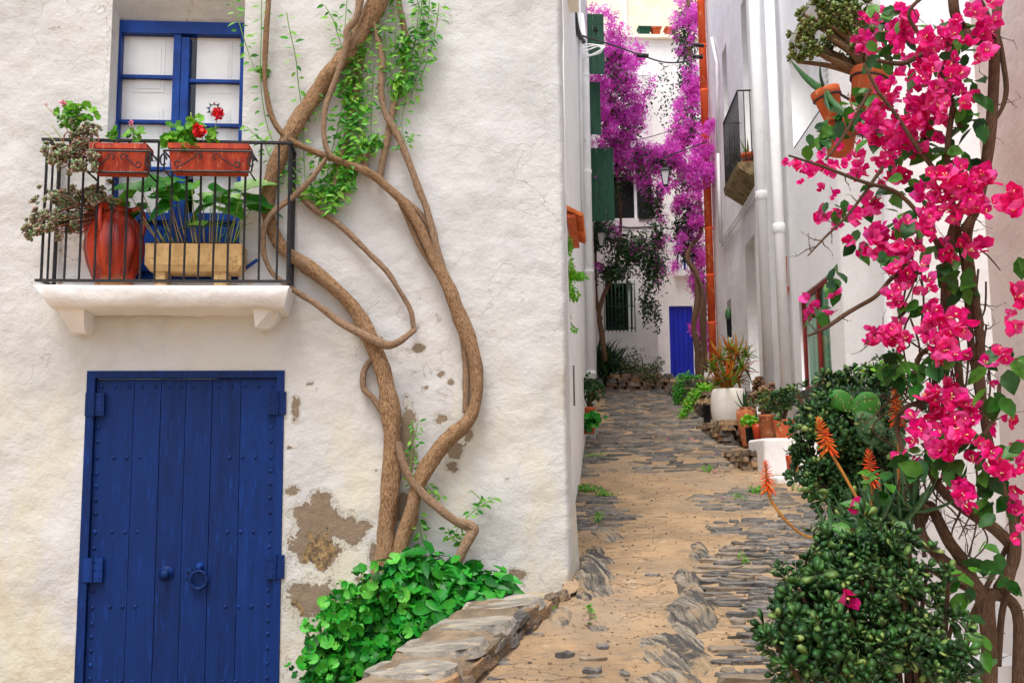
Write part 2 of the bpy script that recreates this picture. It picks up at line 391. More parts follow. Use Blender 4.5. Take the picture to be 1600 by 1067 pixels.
def sheet(mb, cols, zs, ops, amp, seed=0, flare=None):
    """cols: (point function of (z, d), s)"""
    def disp(s, z):
        e = 1.0
        for (a0, a1, b0, b1) in ops:
            dx = max(a0 - s, s - a1, 0); dz = max(b0 - z, z - b1, 0); e = min(e, sstep(0, .09, math.hypot(dx, dz)))
        n_ = noise.noise((s * .9, z * .9, seed)) * .8 + noise.noise((s * 3, z * 3.3, seed + 5)) * .35 + noise.noise((s * 9, z * 11, seed + 9)) * .14
        return amp * n_ * e + (flare(s, z) if flare else 0)
    def skip(i, j):
        sm = (cols[i][1] + cols[i + 1][1]) / 2; zm = (zs[j] + zs[j + 1]) / 2
        return any(a0 < sm < a1 and b0 < zm < b1 for (a0, a1, b0, b1) in ops)
    mb.grid(len(cols) - 1, len(zs) - 1, lambda i, j: cols[i][0](zs[j], disp(cols[i][1], zs[j])), skip)
def reveal(mb, W, a0, a1, z0, z1, depth, ztop_back=None):
    zb = z1 if ztop_back is None else ztop_back
    f = [W(a0, z0, 0), W(a1, z0, 0), W(a1, z1, 0), W(a0, z1, 0)]; b = [W(a0, z0, -depth), W(a1, z0, -depth), W(a1, zb, -depth), W(a0, zb, -depth)]
    mb.add(f + b, [(0, 1, 5, 4), (1, 2, 6, 5), (2, 3, 7, 6), (3, 0, 4, 7)])

# ------------------------------------------------------------------ the ground far below and around everything
MB().grid(8, 8, lambda i, j: Vector((-200 + 50 * i, -200 + 50 * j, -.4))).build('ground', M_mortar)
tag(bpy.data.objects['ground'], kind='structure')

# ------------------------------------------------------------------ left house: facade, french window, balcony, door
CORN = 0.362
DU0, DU1, DZ1, DZ0 = uz(137, 700)[0], uz(443, 700)[0], uz(290, 579)[1], 0.42
DU0 = uz(134, 640)[0]; DU1 = uz(444, 640)[0]
WU0, WU1, WZ0, WZ1 = uz(166, 250)[0], uz(377, 250)[0], 3.165, uz(270, -28)[1]
WREC = 0.19; WZB = uz(270, 36, -WREC)[1]
def pp(px, py, rx_, ry_, ang=0, stone=0):
    p = fac(px, py); k = p.y / FPX; return (p.x, p.z, rx_ * k, ry_ * k, math.radians(ang), stone)
PATCH = [pp(500, 815, 40, 26, 20), pp(490, 850, 36, 26), pp(530, 825, 22, 18, -20), pp(550, 835, 18, 16), pp(500, 795, 16, 26), pp(570, 820, 12, 8), pp(505, 870, 22, 20),
         pp(487, 935, 36, 27), pp(462, 640, 7, 18), pp(456, 767, 10, 8), pp(637, 672, 11, 42), pp(640, 715, 9, 24), pp(628, 795, 16, 24), pp(590, 868, 14, 20), pp(650, 880, 20, 12),
         pp(712, 702, 12, 15, 30), pp(706, 730, 13, 9, 40), pp(733, 680, 7, 14, 25), pp(690, 655, 12, 8), pp(688, 585, 6, 5), pp(706, 597, 6, 5), pp(655, 544, 10, 6), pp(810, 897, 13, 9),
         pp(792, 750, 6, 3), pp(485, 599, 5, 4), pp(493, 610, 3, 3), pp(597, 530, 5, 3, 30), pp(453, 700, 4, 4), pp(652, 510, 6, 4), pp(590, 735, 4, 3), pp(665, 605, 5, 4), pp(735, 640, 6, 4), pp(480, 985, 5, 7), pp(560, 905, 8, 5), pp(690, 905, 10, 6),
         pp(500, 860, 22, 28, 0, 1), pp(497, 880, 14, 18, 0, 1), pp(460, 955, 12, 16, 0, 1)]
M_facade = plaster('peeling_white_plaster', srgb(214, 213, 210), srgb(197, 196, 193), .52, PATCH, .55, srgb(214, 205, 172))
house = thing('white_house', 'white plastered house with blue double door and flowered balcony, peeling plaster', 'house', F(-1.6, .42))
wall = MB()
ops = [(WU0, WU1, WZ0, WZ1), (DU0, DU1, -.2, DZ1)]
cols = [((lambda z, d, u=u: F(u, z, d)), u) for u in ticks(-4.8, CORN - .028, .03, (WU0, WU1, DU0, DU1))]
SW = Wall((CORN * .997 - .0, 6.928), (0.45, 8.35))       # alley side of the house; its normal looks into the alley
ce = F(CORN - .028, 0, -.028)
for k in range(1, 7):
    a = k / 7; nrm = (FN * math.cos(a * 1.5) + SW.n * math.sin(a * 1.5)).normalized()
    cols.append(((lambda z, d, n_=nrm: Vector((ce.x, ce.y, z)) + n_ * (.028 + d + .006 * noise.noise((z * 6, 2, 7)))), CORN - .028 + .007 * k))
for a in ticks(.028, SW.L, .05): cols.append(((lambda z, d, a=a: SW.pt(a, z, d + .004)), CORN + a))
sheet(wall, cols, ticks(-.3, 5.45, .03, (WZ0, WZ1, DZ1)), ops, .03, 0, lambda s, z: (.06 * sstep(2.4, 1.1, z) * sstep(CORN, CORN + .3, s) if s > CORN - .03 else 0))
reveal(wall, F, WU0, WU1, WZ0, WZ1, WREC, WZB); reveal(wall, F, DU0, DU1, -.2, DZ1, .05)
# the rest of the shell (far sides, top)
wall.fbox(-4.79, CORN - .1, 5.3, 5.44, -2.3, -.03)
wall.fbox(-4.79, -4.6, -.3, 5.3, -2.3, -.03)
wo_ = wall.build('wall', M_facade, house, smooth=True)
co = np.array([v.co for v in wo_.data.vertices]); dist = {0: np.full(len(co), 9.0), 1: np.full(len(co), 9.0)}     # how far each wall point is from a bare patch
for (x, z, rx_, rz_, ang, stone) in PATCH:
    dx, dz_ = co[:, 0] - x, co[:, 2] - z; c_, s_ = math.cos(ang), math.sin(ang)
    dist[stone] = np.minimum(dist[stone], np.hypot((dx * c_ - dz_ * s_) / rx_, (dx * s_ + dz_ * c_) / rz_))
for k, nm in ((0, 'peel'), (1, 'peel_stone')): wo_.data.attributes.new(nm, 'FLOAT', 'POINT').data.foreach_set('value', dist[k].astype(np.float32))

# french window -----------------------------------------------------
win = MB(); dW = -WREC + .0
u = lambda px, y=200, d=-WREC: uz(px, y, d)[0]
zz = lambda py, px=270, d=-WREC: uz(px, py, d)[1]
fu0, fu1 = WU0, WU1; lu = (u(186), u(268)); ru = (u(293), u(374)); mid = (u(268), u(293))
win.fbox(fu0 + .002, lu[0], WZ0 + .002, WZB - .002, dW - .05, dW + .03)
win.fbox(ru[1], fu1 - .002, WZ0 + .002, WZB - .002, dW - .05, dW + .03)
win.fbox(lu[0], ru[1], zz(55), WZB - .002, dW - .05, dW + .028)
window = win.build('french_window', M_blueframe, house)
st = MB(); st.fbox(mid[0], (mid[0] + mid[1]) / 2 - .004, WZ0 + .002, zz(55), dW - .045, dW + .018); st.fbox((mid[0] + mid[1]) / 2 + .002, mid[1], WZ0 + .002, zz(60), dW - .045, dW + .022); st.build('stile', M_blueframe, window)
rows = {0: [55, 121, 191, 264, 335], 1: [60, 126, 195, 266, 335]}
for side, (a, b) in enumerate((lu, ru)):
    r = rows[side]
    for py in r[1:4]:
        m_ = MB(); z = zz(py); m_.fbox(a, b, z - .011, z + .011, dW - .035, dW + .008); m_.build('glazing_bar', M_blueframe, window)
    m_ = MB(); m_.fbox(a, b, zz(345), zz(333), dW - .04, dW + .012); m_.fbox(a, b, WZ0 + .03, zz(345), dW - .035, dW - .008); m_.fbox(a + .05, b - .05, WZ0 + .11, zz(355), dW - .008, dW + .002); m_.build('lower_panel', M_blueframe, window)
    for i in range(4):
        m_ = MB(); m_.fbox(a, b, zz(r[i + 1]) + (.011 if i < 3 else .02), zz(r[i]) - (.011 if i else 0), dW - .022, dW - .018); m_.build('pane', M_pane, window)
    # white inner shutter with raised panels behind the glass
    off = .0 if side == 0 else .05
    m_ = MB(); z0, z1 = WZ0 + .35, zz(50)
    m_.fbox(a - .01 + off, b + .01, z0, z1, dW - .06, dW - .04)
    bw = (b - a) / 4
    for i in range(3):
        za, zb = z0 + (z1 - z0) * i / 3 + .06, z0 + (z1 - z0) * (i + 1) / 3 - .05
        m_.fbox(a + off + .07, b - .07, za, zb, dW - .04, dW - .034); m_.fbox(a + off + .095, b - .095, za + .025, zb - .025, dW - .034, dW - .029)
        for q in (.38, .62): m_.fbox(a + off + (b - a) * q - .002, a + off + (b - a) * q + .002, za + .03, zb - .03, dW - .029, dW - .0275)
    m_.build('inner_shutter', M_shutwhite, window)
m_ = MB(); m_.fbox(fu0, fu1, WZ0, WZB, dW - .3, dW - .28); m_.build('dark_room', M_dark, window)

# blue double door --------------------------------------------------
dj = MB(); dd = -.02; U = lambda px: uz(px, 640, dd)[0]
l0, l1 = U(149), U(433); ztop = uz(290, 591, dd)[1]
dj.fbox(DU0 + .002, l0, DZ0, DZ1 - .002, -.06, .012); dj.fbox(l1, DU1 - .002, DZ0, DZ1 - .002, -.06, .012); dj.fbox(l0, l1, ztop, DZ1 - .002, -.06, .010)
dj.fbox(l0 + .001, l1 - .001, DZ0, ztop - .001, -.09, -.055)
door = dj.build('door', M_blue, house)
seams = [149.5, 209, 251, 290, 331, 376, 432.5]
for i, (a, b) in enumerate(zip(seams[:-1], seams[1:])):
    m_ = MB(); ua, ub = U(a) + .0008, U(b) - .0008; o = (.0, .003, .0015, .003, .001, .0025)[i]
    zt = ztop - .004 - (.002 if i % 2 else 0); c = .0012
    m_.hexa([F(ua + c, DZ0 + .01, dd + o), F(ub - c, DZ0 + .01, dd + o), F(ub, DZ0 + .01, -.05), F(ua, DZ0 + .01, -.05), F(ua + c, zt, dd + o), F(ub - c, zt, dd + o), F(ub, zt, -.05), F(ua, zt, -.05)])
    m_.build('plank', M_blue, door)
sm = MB(); sm.lathe((0, 0, 0), [(.0135, 0), (.0125, .004), (.009, .0075), (.004, .009)], 10); stud = sm.mesh('stud', M_blue, True)
RST = Matrix((FT, (0, 0, 1), FN)).transposed() if False else Matrix([[FT.x, 0, FN.x], [FT.y, 0, FN.y], [0, 1, 0]])
zm3 = lambda x, y: (60 + x / 2.104, 560 + y / 2.104)
studs = [(x, 92) for x in (207, 252, 300, 342, 386, 430, 470, 509, 550, 593, 638, 680, 725, 768)]
studs += [(197 - (y - 227) * .033, y) for y in (227, 272, 325, 377, 420, 466, 510, 570, 623, 764, 820, 872, 915, 961, 1008, 1052)]
studs += [(766 - (y - 227) * .018, y) for y in (227, 272, 325, 370, 412, 458, 507, 567, 618, 762, 810, 862, 905, 952, 1002, 1050)]
for y, dx in ((325, 0), (570, -6), (815, -13), (1062, -22)): studs += [(x + dx, y) for x in (248, 290, 332, 628, 671, 713)]
for k, s_ in enumerate(studs):
    px, py = zm3(*s_); a, z = uz(px, py, dd); inst('stud', stud, m4(RST, F(a, z, dd - .001), (1, 1, 1) if k % 7 else (1.2, 1.2, 1)), door)
for px, py in ((149, 632), (433, 630), (146, 890), (430, 885)):
    m_ = MB(); a, z = uz(px, py, 0); sgn = 1 if px < 290 else -1
    m_.fbox(a - .06, a + .06, z - .075, z + .075, -.01, .018); m_.tube([F(a - sgn * .005, z - .078, .02), F(a - sgn * .005, z + .078, .02)], .011, 8)
    h_ = m_.build('hinge', M_blue, door)
    for qx in (.25, .75):
        for qz in (-.05, 0, .05): inst('rivet', stud, m4(RST, F(a + sgn * .06 * qx + .0, z + qz, .017), .5), h_)
m_ = MB(); a, z = uz(260, 896, dd); m_.lathe((0, 0, 0), [(.052, 0), (.05, .006), (.036, .010), (.036, .016), (.018, .022), (.022, .034), (.028, .044), (.022, .054), (.006, .058)], 20, None); me = m_.mesh('door_knob', M_blue, True); inst('door_knob', me, m4(RST, F(a, z, dd)), door)
m_ = MB(); a, z = uz(295, 895, dd); m_.fbox(a - .02, a + .02, z - .032, z + .032, dd, dd + .012); kp = m_.build('keyhole_plate', M_blue, door)
m_ = MB(); m_.tube([F(a, z + .006, dd + .0115), F(a, z + .006, dd + .0135)], .008, 10); m_.fbox(a - .004, a + .004, z - .018, z + .004, dd + .012, dd + .0135); m_.build('keyhole', M_dark, kp)
m_ = MB(); a, z = uz(312, 893, dd); m_.lathe((0, 0, 0), [(.03, 0), (.028, .01), (.016, .016), (.018, .03), (.008, .036)], 16); me = m_.mesh('knocker_boss', M_blue, True); bo = inst('knocker_boss', me, m4(RST, F(a, z + .03, dd)), door)
m_ = MB(); a, z = uz(312, 905, dd); pts = [F(a + math.sin(t) * .052, z + math.cos(t) * .056, dd + .03 + .0 * t) for t in np.linspace(0, 2 * math.pi, 25)]; m_.tube(pts, [.010 + .003 * (k % 3 == 0) for k in range(25)], 8)
m_.lathe(F(a, z - .06, dd + .025), [(.012, -.012), (.017, 0), (.012, .012)], 10)
m_.build('knocker_ring', M_blue, door, True)

# balcony -------------------------------------------------------------
SD = .30; RD = .25
bs = MB(); zt, zb = uz(250, 446, SD)[1], uz(250, 479, SD)[1]
ua, ub, uc, ue = uz(52, 447, SD)[0], uz(452, 444, SD)[0], uz(76, 478, SD)[0], uz(442, 478, SD)[0]
NU = 40
def slabpt(i, j):
    t = i / NU; prof = [(0, zt + .0), (SD, zt), (SD + .005, zt - .02), (SD - .004, (zt + zb) / 2), (SD - .02, zb + .015), (SD - .05, zb), (0, zb - .015)][j]
    w = (zt - prof[1]) / (zt - zb); a = ua + (uc - ua) * w; b = ub + (ue - ub) * w
    s_ = a + (b - a) * t; q = .012 * noise.noise((s_ * 5, prof[1] * 9, 2)) + .008 * noise.noise((s_ * 14, prof[1] * 19, 8))
    return F(s_, prof[1] + q * (j > 1), prof[0] + q * (j in (1, 2, 3, 4)))
bs.grid(NU, 6, slabpt)
for i in (0, NU):
    ring = [slabpt(i, j) for j in range(7)]; bs.add(ring, [tuple(range(7))])
slab = bs.build('balcony_slab', M_white, house, True)
for pl in (((96, 480), (140, 480), (138, 512), (134, 520), (112, 520), (104, 500)), ((399, 478), (438, 478), (436, 496), (428, 506), (420, 514), (402, 514))):
    m_ = MB(); P = [uz(x, y, .1) for x, y in pl]
    m_.prism([F(a, z, .22 if k < 2 else (.18 if k in (2, 5) else .1)) for k, (a, z) in enumerate(P)], FN * -.24); m_.build('corbel', M_white, slab)
rm = MB(); zr, zl = uz(250, 221, RD)[1], uz(250, 439, RD)[1]; ra, rb = uz(64, 439, RD)[0], uz(449, 439, RD)[0]
for z in (zr, zl):
    w = .014
    rm = MB(); rm.fbox(ra - .035, rb + .02, z - .008, z + .008, RD - .014, RD + .014)
    for e in (ra, rb): rm.fbox(e - .012, e + .012, z - .007, z + .007, -.02, RD - .012)
    if z == zr: rail = rm.build('balcony_railing', M_iron, house)
    else: rm.build('bottom_rail', M_iron, rail)
for px in (64, 100, 123, 147, 171, 194, 218, 241, 264, 287, 309, 332, 355, 380, 404, 432, 449):
    a = uz(px, 439, RD)[0]; m_ = MB(); m_.tube([F(a, zl, RD), F(a + .003 * random.uniform(-1, 1), (zl + zr) / 2, RD + .003 * random.uniform(-1, 1)), F(a, zr, RD)], .0075 if px not in (64, 449) else .009, 6); m_.build('bar', M_iron, rail)
for e, s_ in ((ra, 1), (rb, -1)):
    m_ = MB(); m_.tube([F(e, zl, .03), F(e, zr, .03)], .013, 6); m_.build('bar', M_iron, rail)
    m_ = MB(); m_.tube([F(e, zl, RD / 2 + .02), F(e, zr, RD / 2 + .02)], .0075, 6); m_.build('bar', M_iron, rail)
# loose dead leaves on the slab edge
m_ = MB()
for px in (95, 190, 245, 255, 392):
    a, z = uz(px, 443, SD - .02); m_.add([F(a - .02, z, SD - .02), F(a, z + .012, SD - .01), F(a + .02, z + .003, SD - .015), F(a, z, SD - .03)], [(0, 1, 2), (0, 2, 3)])
tag(m_.build('dry_leaves', M_barkdark), 'dry brown leaf litter along the balcony slab edge', 'leaf litter', kind='stuff')
# ------------------------------------------------------------------ stone templates
def stone_mesh(name, mat, seed, nx=3, ny=2, nz_=1, jit=.16, rnd_=.22):
    """an irregular slab, unit sized, with rounded corners and an uneven top"""
    V = {}; mb = MB(); fs = []
    def vid(i, j, k):
        key = (i, j, k)
        if key not in V:
            x, y, z = (i / nx - .5), (j / ny - .5), (k / nz_ - .5)
            c = 1 - rnd_ * (abs(2 * x) ** 3 * abs(2 * y) ** 2); t = 1 - .12 * (z > 0) * max(abs(2 * x), abs(2 * y)) ** 4
            n_ = Vector((noise.noise((x * 2.1 + seed, y * 2.1, z)), noise.noise((x * 2.1, y * 2.1 + seed, z + 4)), noise.noise((x * 3, y * 3, seed + z))))
            V[key] = len(mb.v); mb.v.append((x * c * t + n_.x * jit * .8, y * c * t + n_.y * jit, z + n_.z * jit * 1.3 * (z > 0)))
        return V[key]
    def quad(a, b, c, d): mb.f.append((a, b, c, d)); mb.uv.append([(0, 0)] * 4); mb.mi.append(0)
    for i in range(nx):
        for j in range(ny):
            quad(vid(i, j, nz_), vid(i + 1, j, nz_), vid(i + 1, j + 1, nz_), vid(i, j + 1, nz_)); quad(vid(i, j, 0), vid(i, j + 1, 0), vid(i + 1, j + 1, 0), vid(i + 1, j, 0))
    for k in range(nz_):
        for i in range(nx):
            quad(vid(i, 0, k), vid(i + 1, 0, k), vid(i + 1, 0, k + 1), vid(i, 0, k + 1)); quad(vid(i + 1, ny, k), vid(i, ny, k), vid(i, ny, k + 1), vid(i + 1, ny, k + 1))
        for j in range(ny):
            quad(vid(0, j + 1, k), vid(0, j, k), vid(0, j, k + 1), vid(0, j + 1, k + 1)); quad(vid(nx, j, k), vid(nx, j + 1, k), vid(nx, j + 1, k + 1), vid(nx, j, k + 1))
    return mb.mesh(name, mat)
SL = [stone_mesh('slate_strip', M_slate, s * 3.7 + 1) for s in range(8)]
SB = [stone_mesh('rubble_stone', M_slatebrown, s * 2.9 + .5) for s in range(8)]
SG = [stone_mesh('rubble_stone', M_slate, s * 4.1 + .3) for s in range(6)]
def mesh_np(me):
    V = np.zeros(len(me.vertices) * 3, np.float32); me.vertices.foreach_get('co', V); return V.reshape(-1, 3), tri([tuple(p.vertices) for p in me.polygons])

# ------------------------------------------------------------------ street sheet
KA, KB = Vector((.37, 6.90)), Vector((-.27, 5.24)); KD = (KB - KA) / (KB.y - KA.y)
def xleft(Y):
    if Y < 6.9: return KA.x + KD.x * (Y - KA.y) - .04
    if Y < 8.4: return .3
    if Y < 14.2: return .35 + (Y - 8.4) * .095
    return .9 + (Y - 14.2) * .1
def streetmat():
    m, nt, b = newmat('sandy_street'); v = wpos(nt); vs = wpos(nt, (.8, 2.6, 1))
    n1 = nz(nt, v, 1.7, 7, .62); n2 = nz(nt, vs, 6, 7, .68); n3 = nz(nt, v, 45, 5, .7)
    col = mix(nt, mapr(nt, n1, .36, .66), srgb(184, 154, 118), srgb(150, 126, 98))
    col = mix(nt, mapr(nt, nz(nt, v, 4.5, 6, .7), .56, .7), col, srgb(194, 172, 142))
    col = mix(nt, mapr(nt, n2, .50, .66, 0, .85), col, srgb(142, 124, 104))
    col = mix(nt, mapr(nt, nz(nt, v, .75, 5, .6), .50, .64, 0, .6), col, srgb(160, 142, 120))
    col = mix(nt, mapr(nt, nz(nt, vs, 15, 6, .75), .57, .66, 0, .8), col, srgb(112, 100, 88))
    col = mix(nt, mapr(nt, n3, .56, .70, 0, .75), col, srgb(104, 92, 80))
    # thin worn cracks
    vo = NW(nt, 'ShaderNodeTexVoronoi', {'feature': 'DISTANCE_TO_EDGE'}, Scale=2.2)
    wv = NW(nt, 'ShaderNodeVectorMath', {'operation': 'ADD'}); nt.links.new(vs, wv.inputs[0])
    nn = NW(nt, 'ShaderNodeTexNoise', None, Scale=2.5, Detail=6.0); nt.links.new(v, nn.inputs['Vector']); nt.links.new(nn.outputs['Color'], wv.inputs[1]); nt.links.new(wv.outputs[0], vo.inputs['Vector'])
    ck = math_(nt, 'MULTIPLY', mapr(nt, vo.outputs['Distance'], .016, .0), mapr(nt, nz(nt, v, 1.3, 3), .47, .58))
    col = mix(nt, math_(nt, 'MULTIPLY', ck, .75), col, srgb(90, 74, 58))
    nt.links.new(col, b.inputs['Base Color']); b.inputs['Roughness'].default_value = .95; b.inputs['Specular IOR Level'].default_value = .12
    pr = bump(nt, n2, .8, .03); pr = bump(nt, n3, .8, .008, pr); pr = bump(nt, math_(nt, 'MULTIPLY', ck, -1), .7, .012, pr); pr = bump(nt, nz(nt, v, 140, 4), .5, .003, pr)
    nt.links.new(pr, b.inputs['Normal']); return m
M_street = streetmat()
sb = MB(); YS = ticks(3.2, 10, .045) + ticks(10, 25.5, .12)[1:]
sb.grid(90, len(YS) - 1, lambda i, j: (lambda x, y: Vector((x, y, hz(x, y))))(xleft(YS[j]) + (4.9 - xleft(YS[j])) * i / 90, YS[j]))
street = sb.build('street', M_street, None, True); tag(street, kind='structure')
MB().grid(20, 16, lambda i, j: Vector((-5.5 + i * .27, 2.6 + j * .27, .42 + .01 * noise.noise((i, j, 0))))).build('forecourt', M_street)
tag(bpy.data.objects['forecourt'], kind='structure')
# soil bed between the kerb and the house
bd = MB()
def bedpt(i, j):
    t, w = i / 24, j / 8; x = .30 - 1.75 * t; yw = 6.88 + .077 * x
    yk = KA.y + (x - KA.x) / KD.x - .05; yk = max(yk, 5.0)
    y = yw + (min(yk, yw) - yw) * w
    z = 1.08 - .36 * sstep(0, .45, t) - .36 * sstep(.45, 1, t) + .03 * noise.noise((x * 5, y * 5, 0))
    return Vector((x, y, z))
bd.grid(24, 8, bedpt); tag(bd.build('planting_bed', M_soil), kind='structure')

# ------------------------------------------------------------------ slate set in the street
ZN = [([(1100, 880), (1180, 825), (1320, 790), (1320, 1090), (1120, 1090), (1145, 960), (1095, 930)], 1.0, 0),
      ([(1110, 800), (1300, 785), (1300, 850), (1150, 850)], .5, 0), ([(893, 772), (950, 775), (990, 815), (900, 838)], .95, 0),
      ([(1085, 772), (1230, 760), (1260, 795), (1100, 802)], .8, 0), ([(893, 700), (955, 705), (955, 738), (898, 748)], .7, 0),
      ([(985, 715), (1130, 700), (1145, 735), (1000, 738)], .6, 0), ([(935, 598), (1062, 598), (1085, 640), (1115, 665), (1145, 708), (990, 722), (900, 702), (905, 682), (950, 660), (945, 630)], .93, 0),
      ([(760, 1010), (980, 985), (1000, 1090), (700, 1090)], .3, 1), ([(1000, 900), (1060, 860), (1080, 900), (1030, 930)], .1, 0)]
pl = []
Y = 5.0
while Y < 23.2:
    dY = .036 + .036 * random.random() + (.035 if Y > 10 else 0); X = xleft(Y) + .1 * random.random()
    while X < 4.4:
        L = random.uniform(.08, .32) * (1 + .3 * (Y > 10)); cx, cy = X + L / 2, Y + dY / 2; z = hz(cx, cy); px, py = proj((cx, cy, z))
        for poly, dens, k in ZN:
            if in_poly(px, py, poly):
                if random.random() < dens:
                    w_ = random.random(); s = (L * (.55 if k else random.uniform(.95, 1.2)), dY * (.9 if k else random.uniform(.85, 1.35)), random.uniform(.05, .075)); pl.append((Vector((cx, cy + random.uniform(-.01, .01), z - s[2] * .5 + random.uniform(-.004, .022))), s, random.uniform(-.13, .13) + (.25 if k else 0), random.uniform(-.08, .08)))
                break
        else:
            if random.random() < .05: pl.append((Vector((cx, cy, z - .026)), (L * random.uniform(.3, .7), dY * random.uniform(.5, 1), .05), random.uniform(-.4, .4), 0))
        X += L
    Y += dY
pl.sort(key=lambda q: q[0].y)
def stone_mx(q):
    p, s, rz_, rx_ = q
    return Matrix.Translation(p) @ Matrix.Rotation(rz_, 4, 'Z') @ Matrix.Rotation(.166 + rx_, 4, 'X') @ Matrix.Diagonal((*s, 1))
for q in pl[:300]: inst('slate_strip', random.choice(SL), stone_mx(q), street)
tv, tf = zip(*[mesh_np(m) for m in SL]); VV, FF, nb = [], [], 0
for q in pl[300:]:
    k = random.randrange(len(SL)); Mx = np.array(stone_mx(q)); W_ = tv[k] @ Mx[:3, :3].T + Mx[:3, 3]; VV.append(W_); FF.append(tf[k] + nb); nb += len(W_)
link_mesh('slate_paving', fast_mesh('slate_paving', np.concatenate(VV), np.concatenate(FF), M_slate), street, 'stuff')
# grit and small chips of slate lying on the sand
gp = []
for _ in range(2600):
    X_, Y_ = random.uniform(-.2, 3.2), 5 + 9 * random.random() ** 1.5
    if X_ > xleft(Y_) + .05: gp.append((X_, Y_, hz(X_, Y_) + .002))
gv, gf = tv[0], tf[0]; sc_ = np.array((.9, .7, .35)); gR = orient(np.tile((0, 0, 1.0), (len(gp), 1)), .12)
scatter('grit', (gv * sc_, gf), np.array(gp), gR, RNG.uniform(.008, .03, len(gp)) * (RNG.random(len(gp)) ** .6), M_slatebrown, street)
# bedrock breaking through the street
def rockmat():
    m, nt, b = newmat('striated_bedrock'); mp = nt.nodes.new('ShaderNodeMapping'); mp.inputs['Scale'].default_value = (30, 2.5, 8); nt.links.new(wpos(nt, (1, 1, 1), (0, 0, -.36)), mp.inputs[0]); f = nz(nt, mp.outputs[0], 1.0, 8, .62, .7); g = nz(nt, wpos(nt), 6, 6, .65)
    col = mix(nt, mapr(nt, f, .38, .64), srgb(80, 77, 74), srgb(168, 156, 138)); col = mix(nt, mapr(nt, g, .52, .62, 0, .85), col, srgb(178, 152, 118))
    nt.links.new(col, b.inputs['Base Color']); b.inputs['Roughness'].default_value = .85; b.inputs['Specular IOR Level'].default_value = .25
    pr = bump(nt, f, 1.0, .05); nt.links.new(bump(nt, nz(nt, wpos(nt), 60, 5, .7), .6, .008, pr), b.inputs['Normal']); return m
M_rock = rockmat()
def rock(px0, px1, py0, py1, hgt, ang, seed, parent, mat=None):
    c = grd((px0 + px1) / 2, (py0 + py1) / 2); a, b_ = grd(px0, (py0 + py1) / 2), grd(px1, (py0 + py1) / 2); q0, q1 = grd((px0 + px1) / 2, py1), grd((px0 + px1) / 2, py0)
    sx, sy = (b_ - a).length / 2, abs(q1.y - q0.y) / 2; mb = MB(); n, m = 52, 13; hgt *= .44
    def f(i, j):
        r = j / m; t = 2 * math.pi * i / n; ct, st_ = math.cos(t), math.sin(t)
        e = 1 + .30 * noise.noise((ct * 1.3, st_ * 1.3, seed)) + .22 * noise.noise((ct * 3.5, st_ * 3.5, seed)) + .13 * noise.noise((ct * 9, st_ * 9, seed))
        x, y = ct * r * e * sx, st_ * r * e * sy
        w = x * .94 + y * .35 + .04 * noise.noise((x * 4, y * 4, seed)); k_ = w / .05; saw = k_ - math.floor(k_)            # tilted beds of slate, each a small ledge
        bed = noise.noise((math.floor(k_) * 1.7, seed, 2)) * .55 + .35 * saw
        top = (1 - r ** 3) * (.62 + .5 * noise.noise((x * 4, y * 4, seed)) + bed * .95) + .2 * (y / max(sy, .01)) * (1 - r)
        return Vector((c.x + x, c.y + y, hz(c.x + x, c.y + y) - .03 * r ** 2 - .004 + hgt * top))
    mb.grid(n, m, f); return mb.build('bedrock_outcrop', mat or M_rock, parent, False)
for k, a in enumerate(((896, 968, 868, 935, .20), (905, 955, 852, 880, .10), (915, 988, 818, 850, .09), (1050, 1102, 882, 932, .17), (1030, 1128, 932, 1000, .15), (985, 1122, 975, 1058, .13), (1080, 1106, 846, 872, .10), (1098, 1128, 816, 836, .06),
                       (980, 1100, 1040, 1085, .08), (925, 965, 868, 885, .08), (848, 900, 945, 985, .10), (905, 960, 972, 990, .05), (1080, 1115, 1015, 1060, .09), (1075, 1100, 862, 880, .08))):
    rock(*a, 0, k * 3.1 + .7, street)

# ------------------------------------------------------------------ stone kerb that holds the bed
kerb = thing('stone_kerb', 'low rubble kerb of grey slate slabs holding the green bush bed', 'kerb', (-.2, 5.6, .9))
kd = Vector((KD.x, 1, 0)).normalized(); kn = Vector((-kd.y, kd.x, 0))          # kn: away from the street, into the bed
def kp_(s, w, z): p = Vector((KA.x, KA.y, 0)) - kd * s + kn * w; return Vector((p.x, p.y, z))
core = MB(); top = lambda s: hbase(KA.y - s * kd.y) - .03 + .15 * sstep(0, .9, s) + .02 * noise.noise((s * 4, 0, 3))
NSS = 44
def corept(i, j):
    s = 3.0 * i / NSS - .02; prof = [(-.06, -.25), (-.05, -.02), (-.03, .45), (.0, .8), (.05, .97), (.2, 1.0), (.36, .97), (.42, -.3)][j]
    zb = hbase(KA.y - s * kd.y); zt_ = top(s); z = zb + (zt_ - zb) * prof[1]
    return kp_(s, prof[0] + .05 * noise.noise((s * 6, prof[1] * 4, 1)) + .025 * noise.noise((s * 17, prof[1] * 9, 5)), z + .02 * noise.noise((s * 8, prof[0] * 9, 9)))
core.grid(NSS, 7, corept)
core.build('rubble_core', basic('grey_brown_mortar', srgb(150, 132, 108), srgb(116, 102, 86), .95, 7, (1, 1, 1), ((18, .8, .02), (90, .5, .004)), .1), kerb, True)
M_slab = basic('grey_brown_slab', srgb(168, 160, 146), srgb(118, 114, 106), .85, 5, (1, 2, 2), ((14, .7, .015), (70, .5, .005)), .2, c3=srgb(196, 172, 134), objrand=.12)
s = .12; k = 0
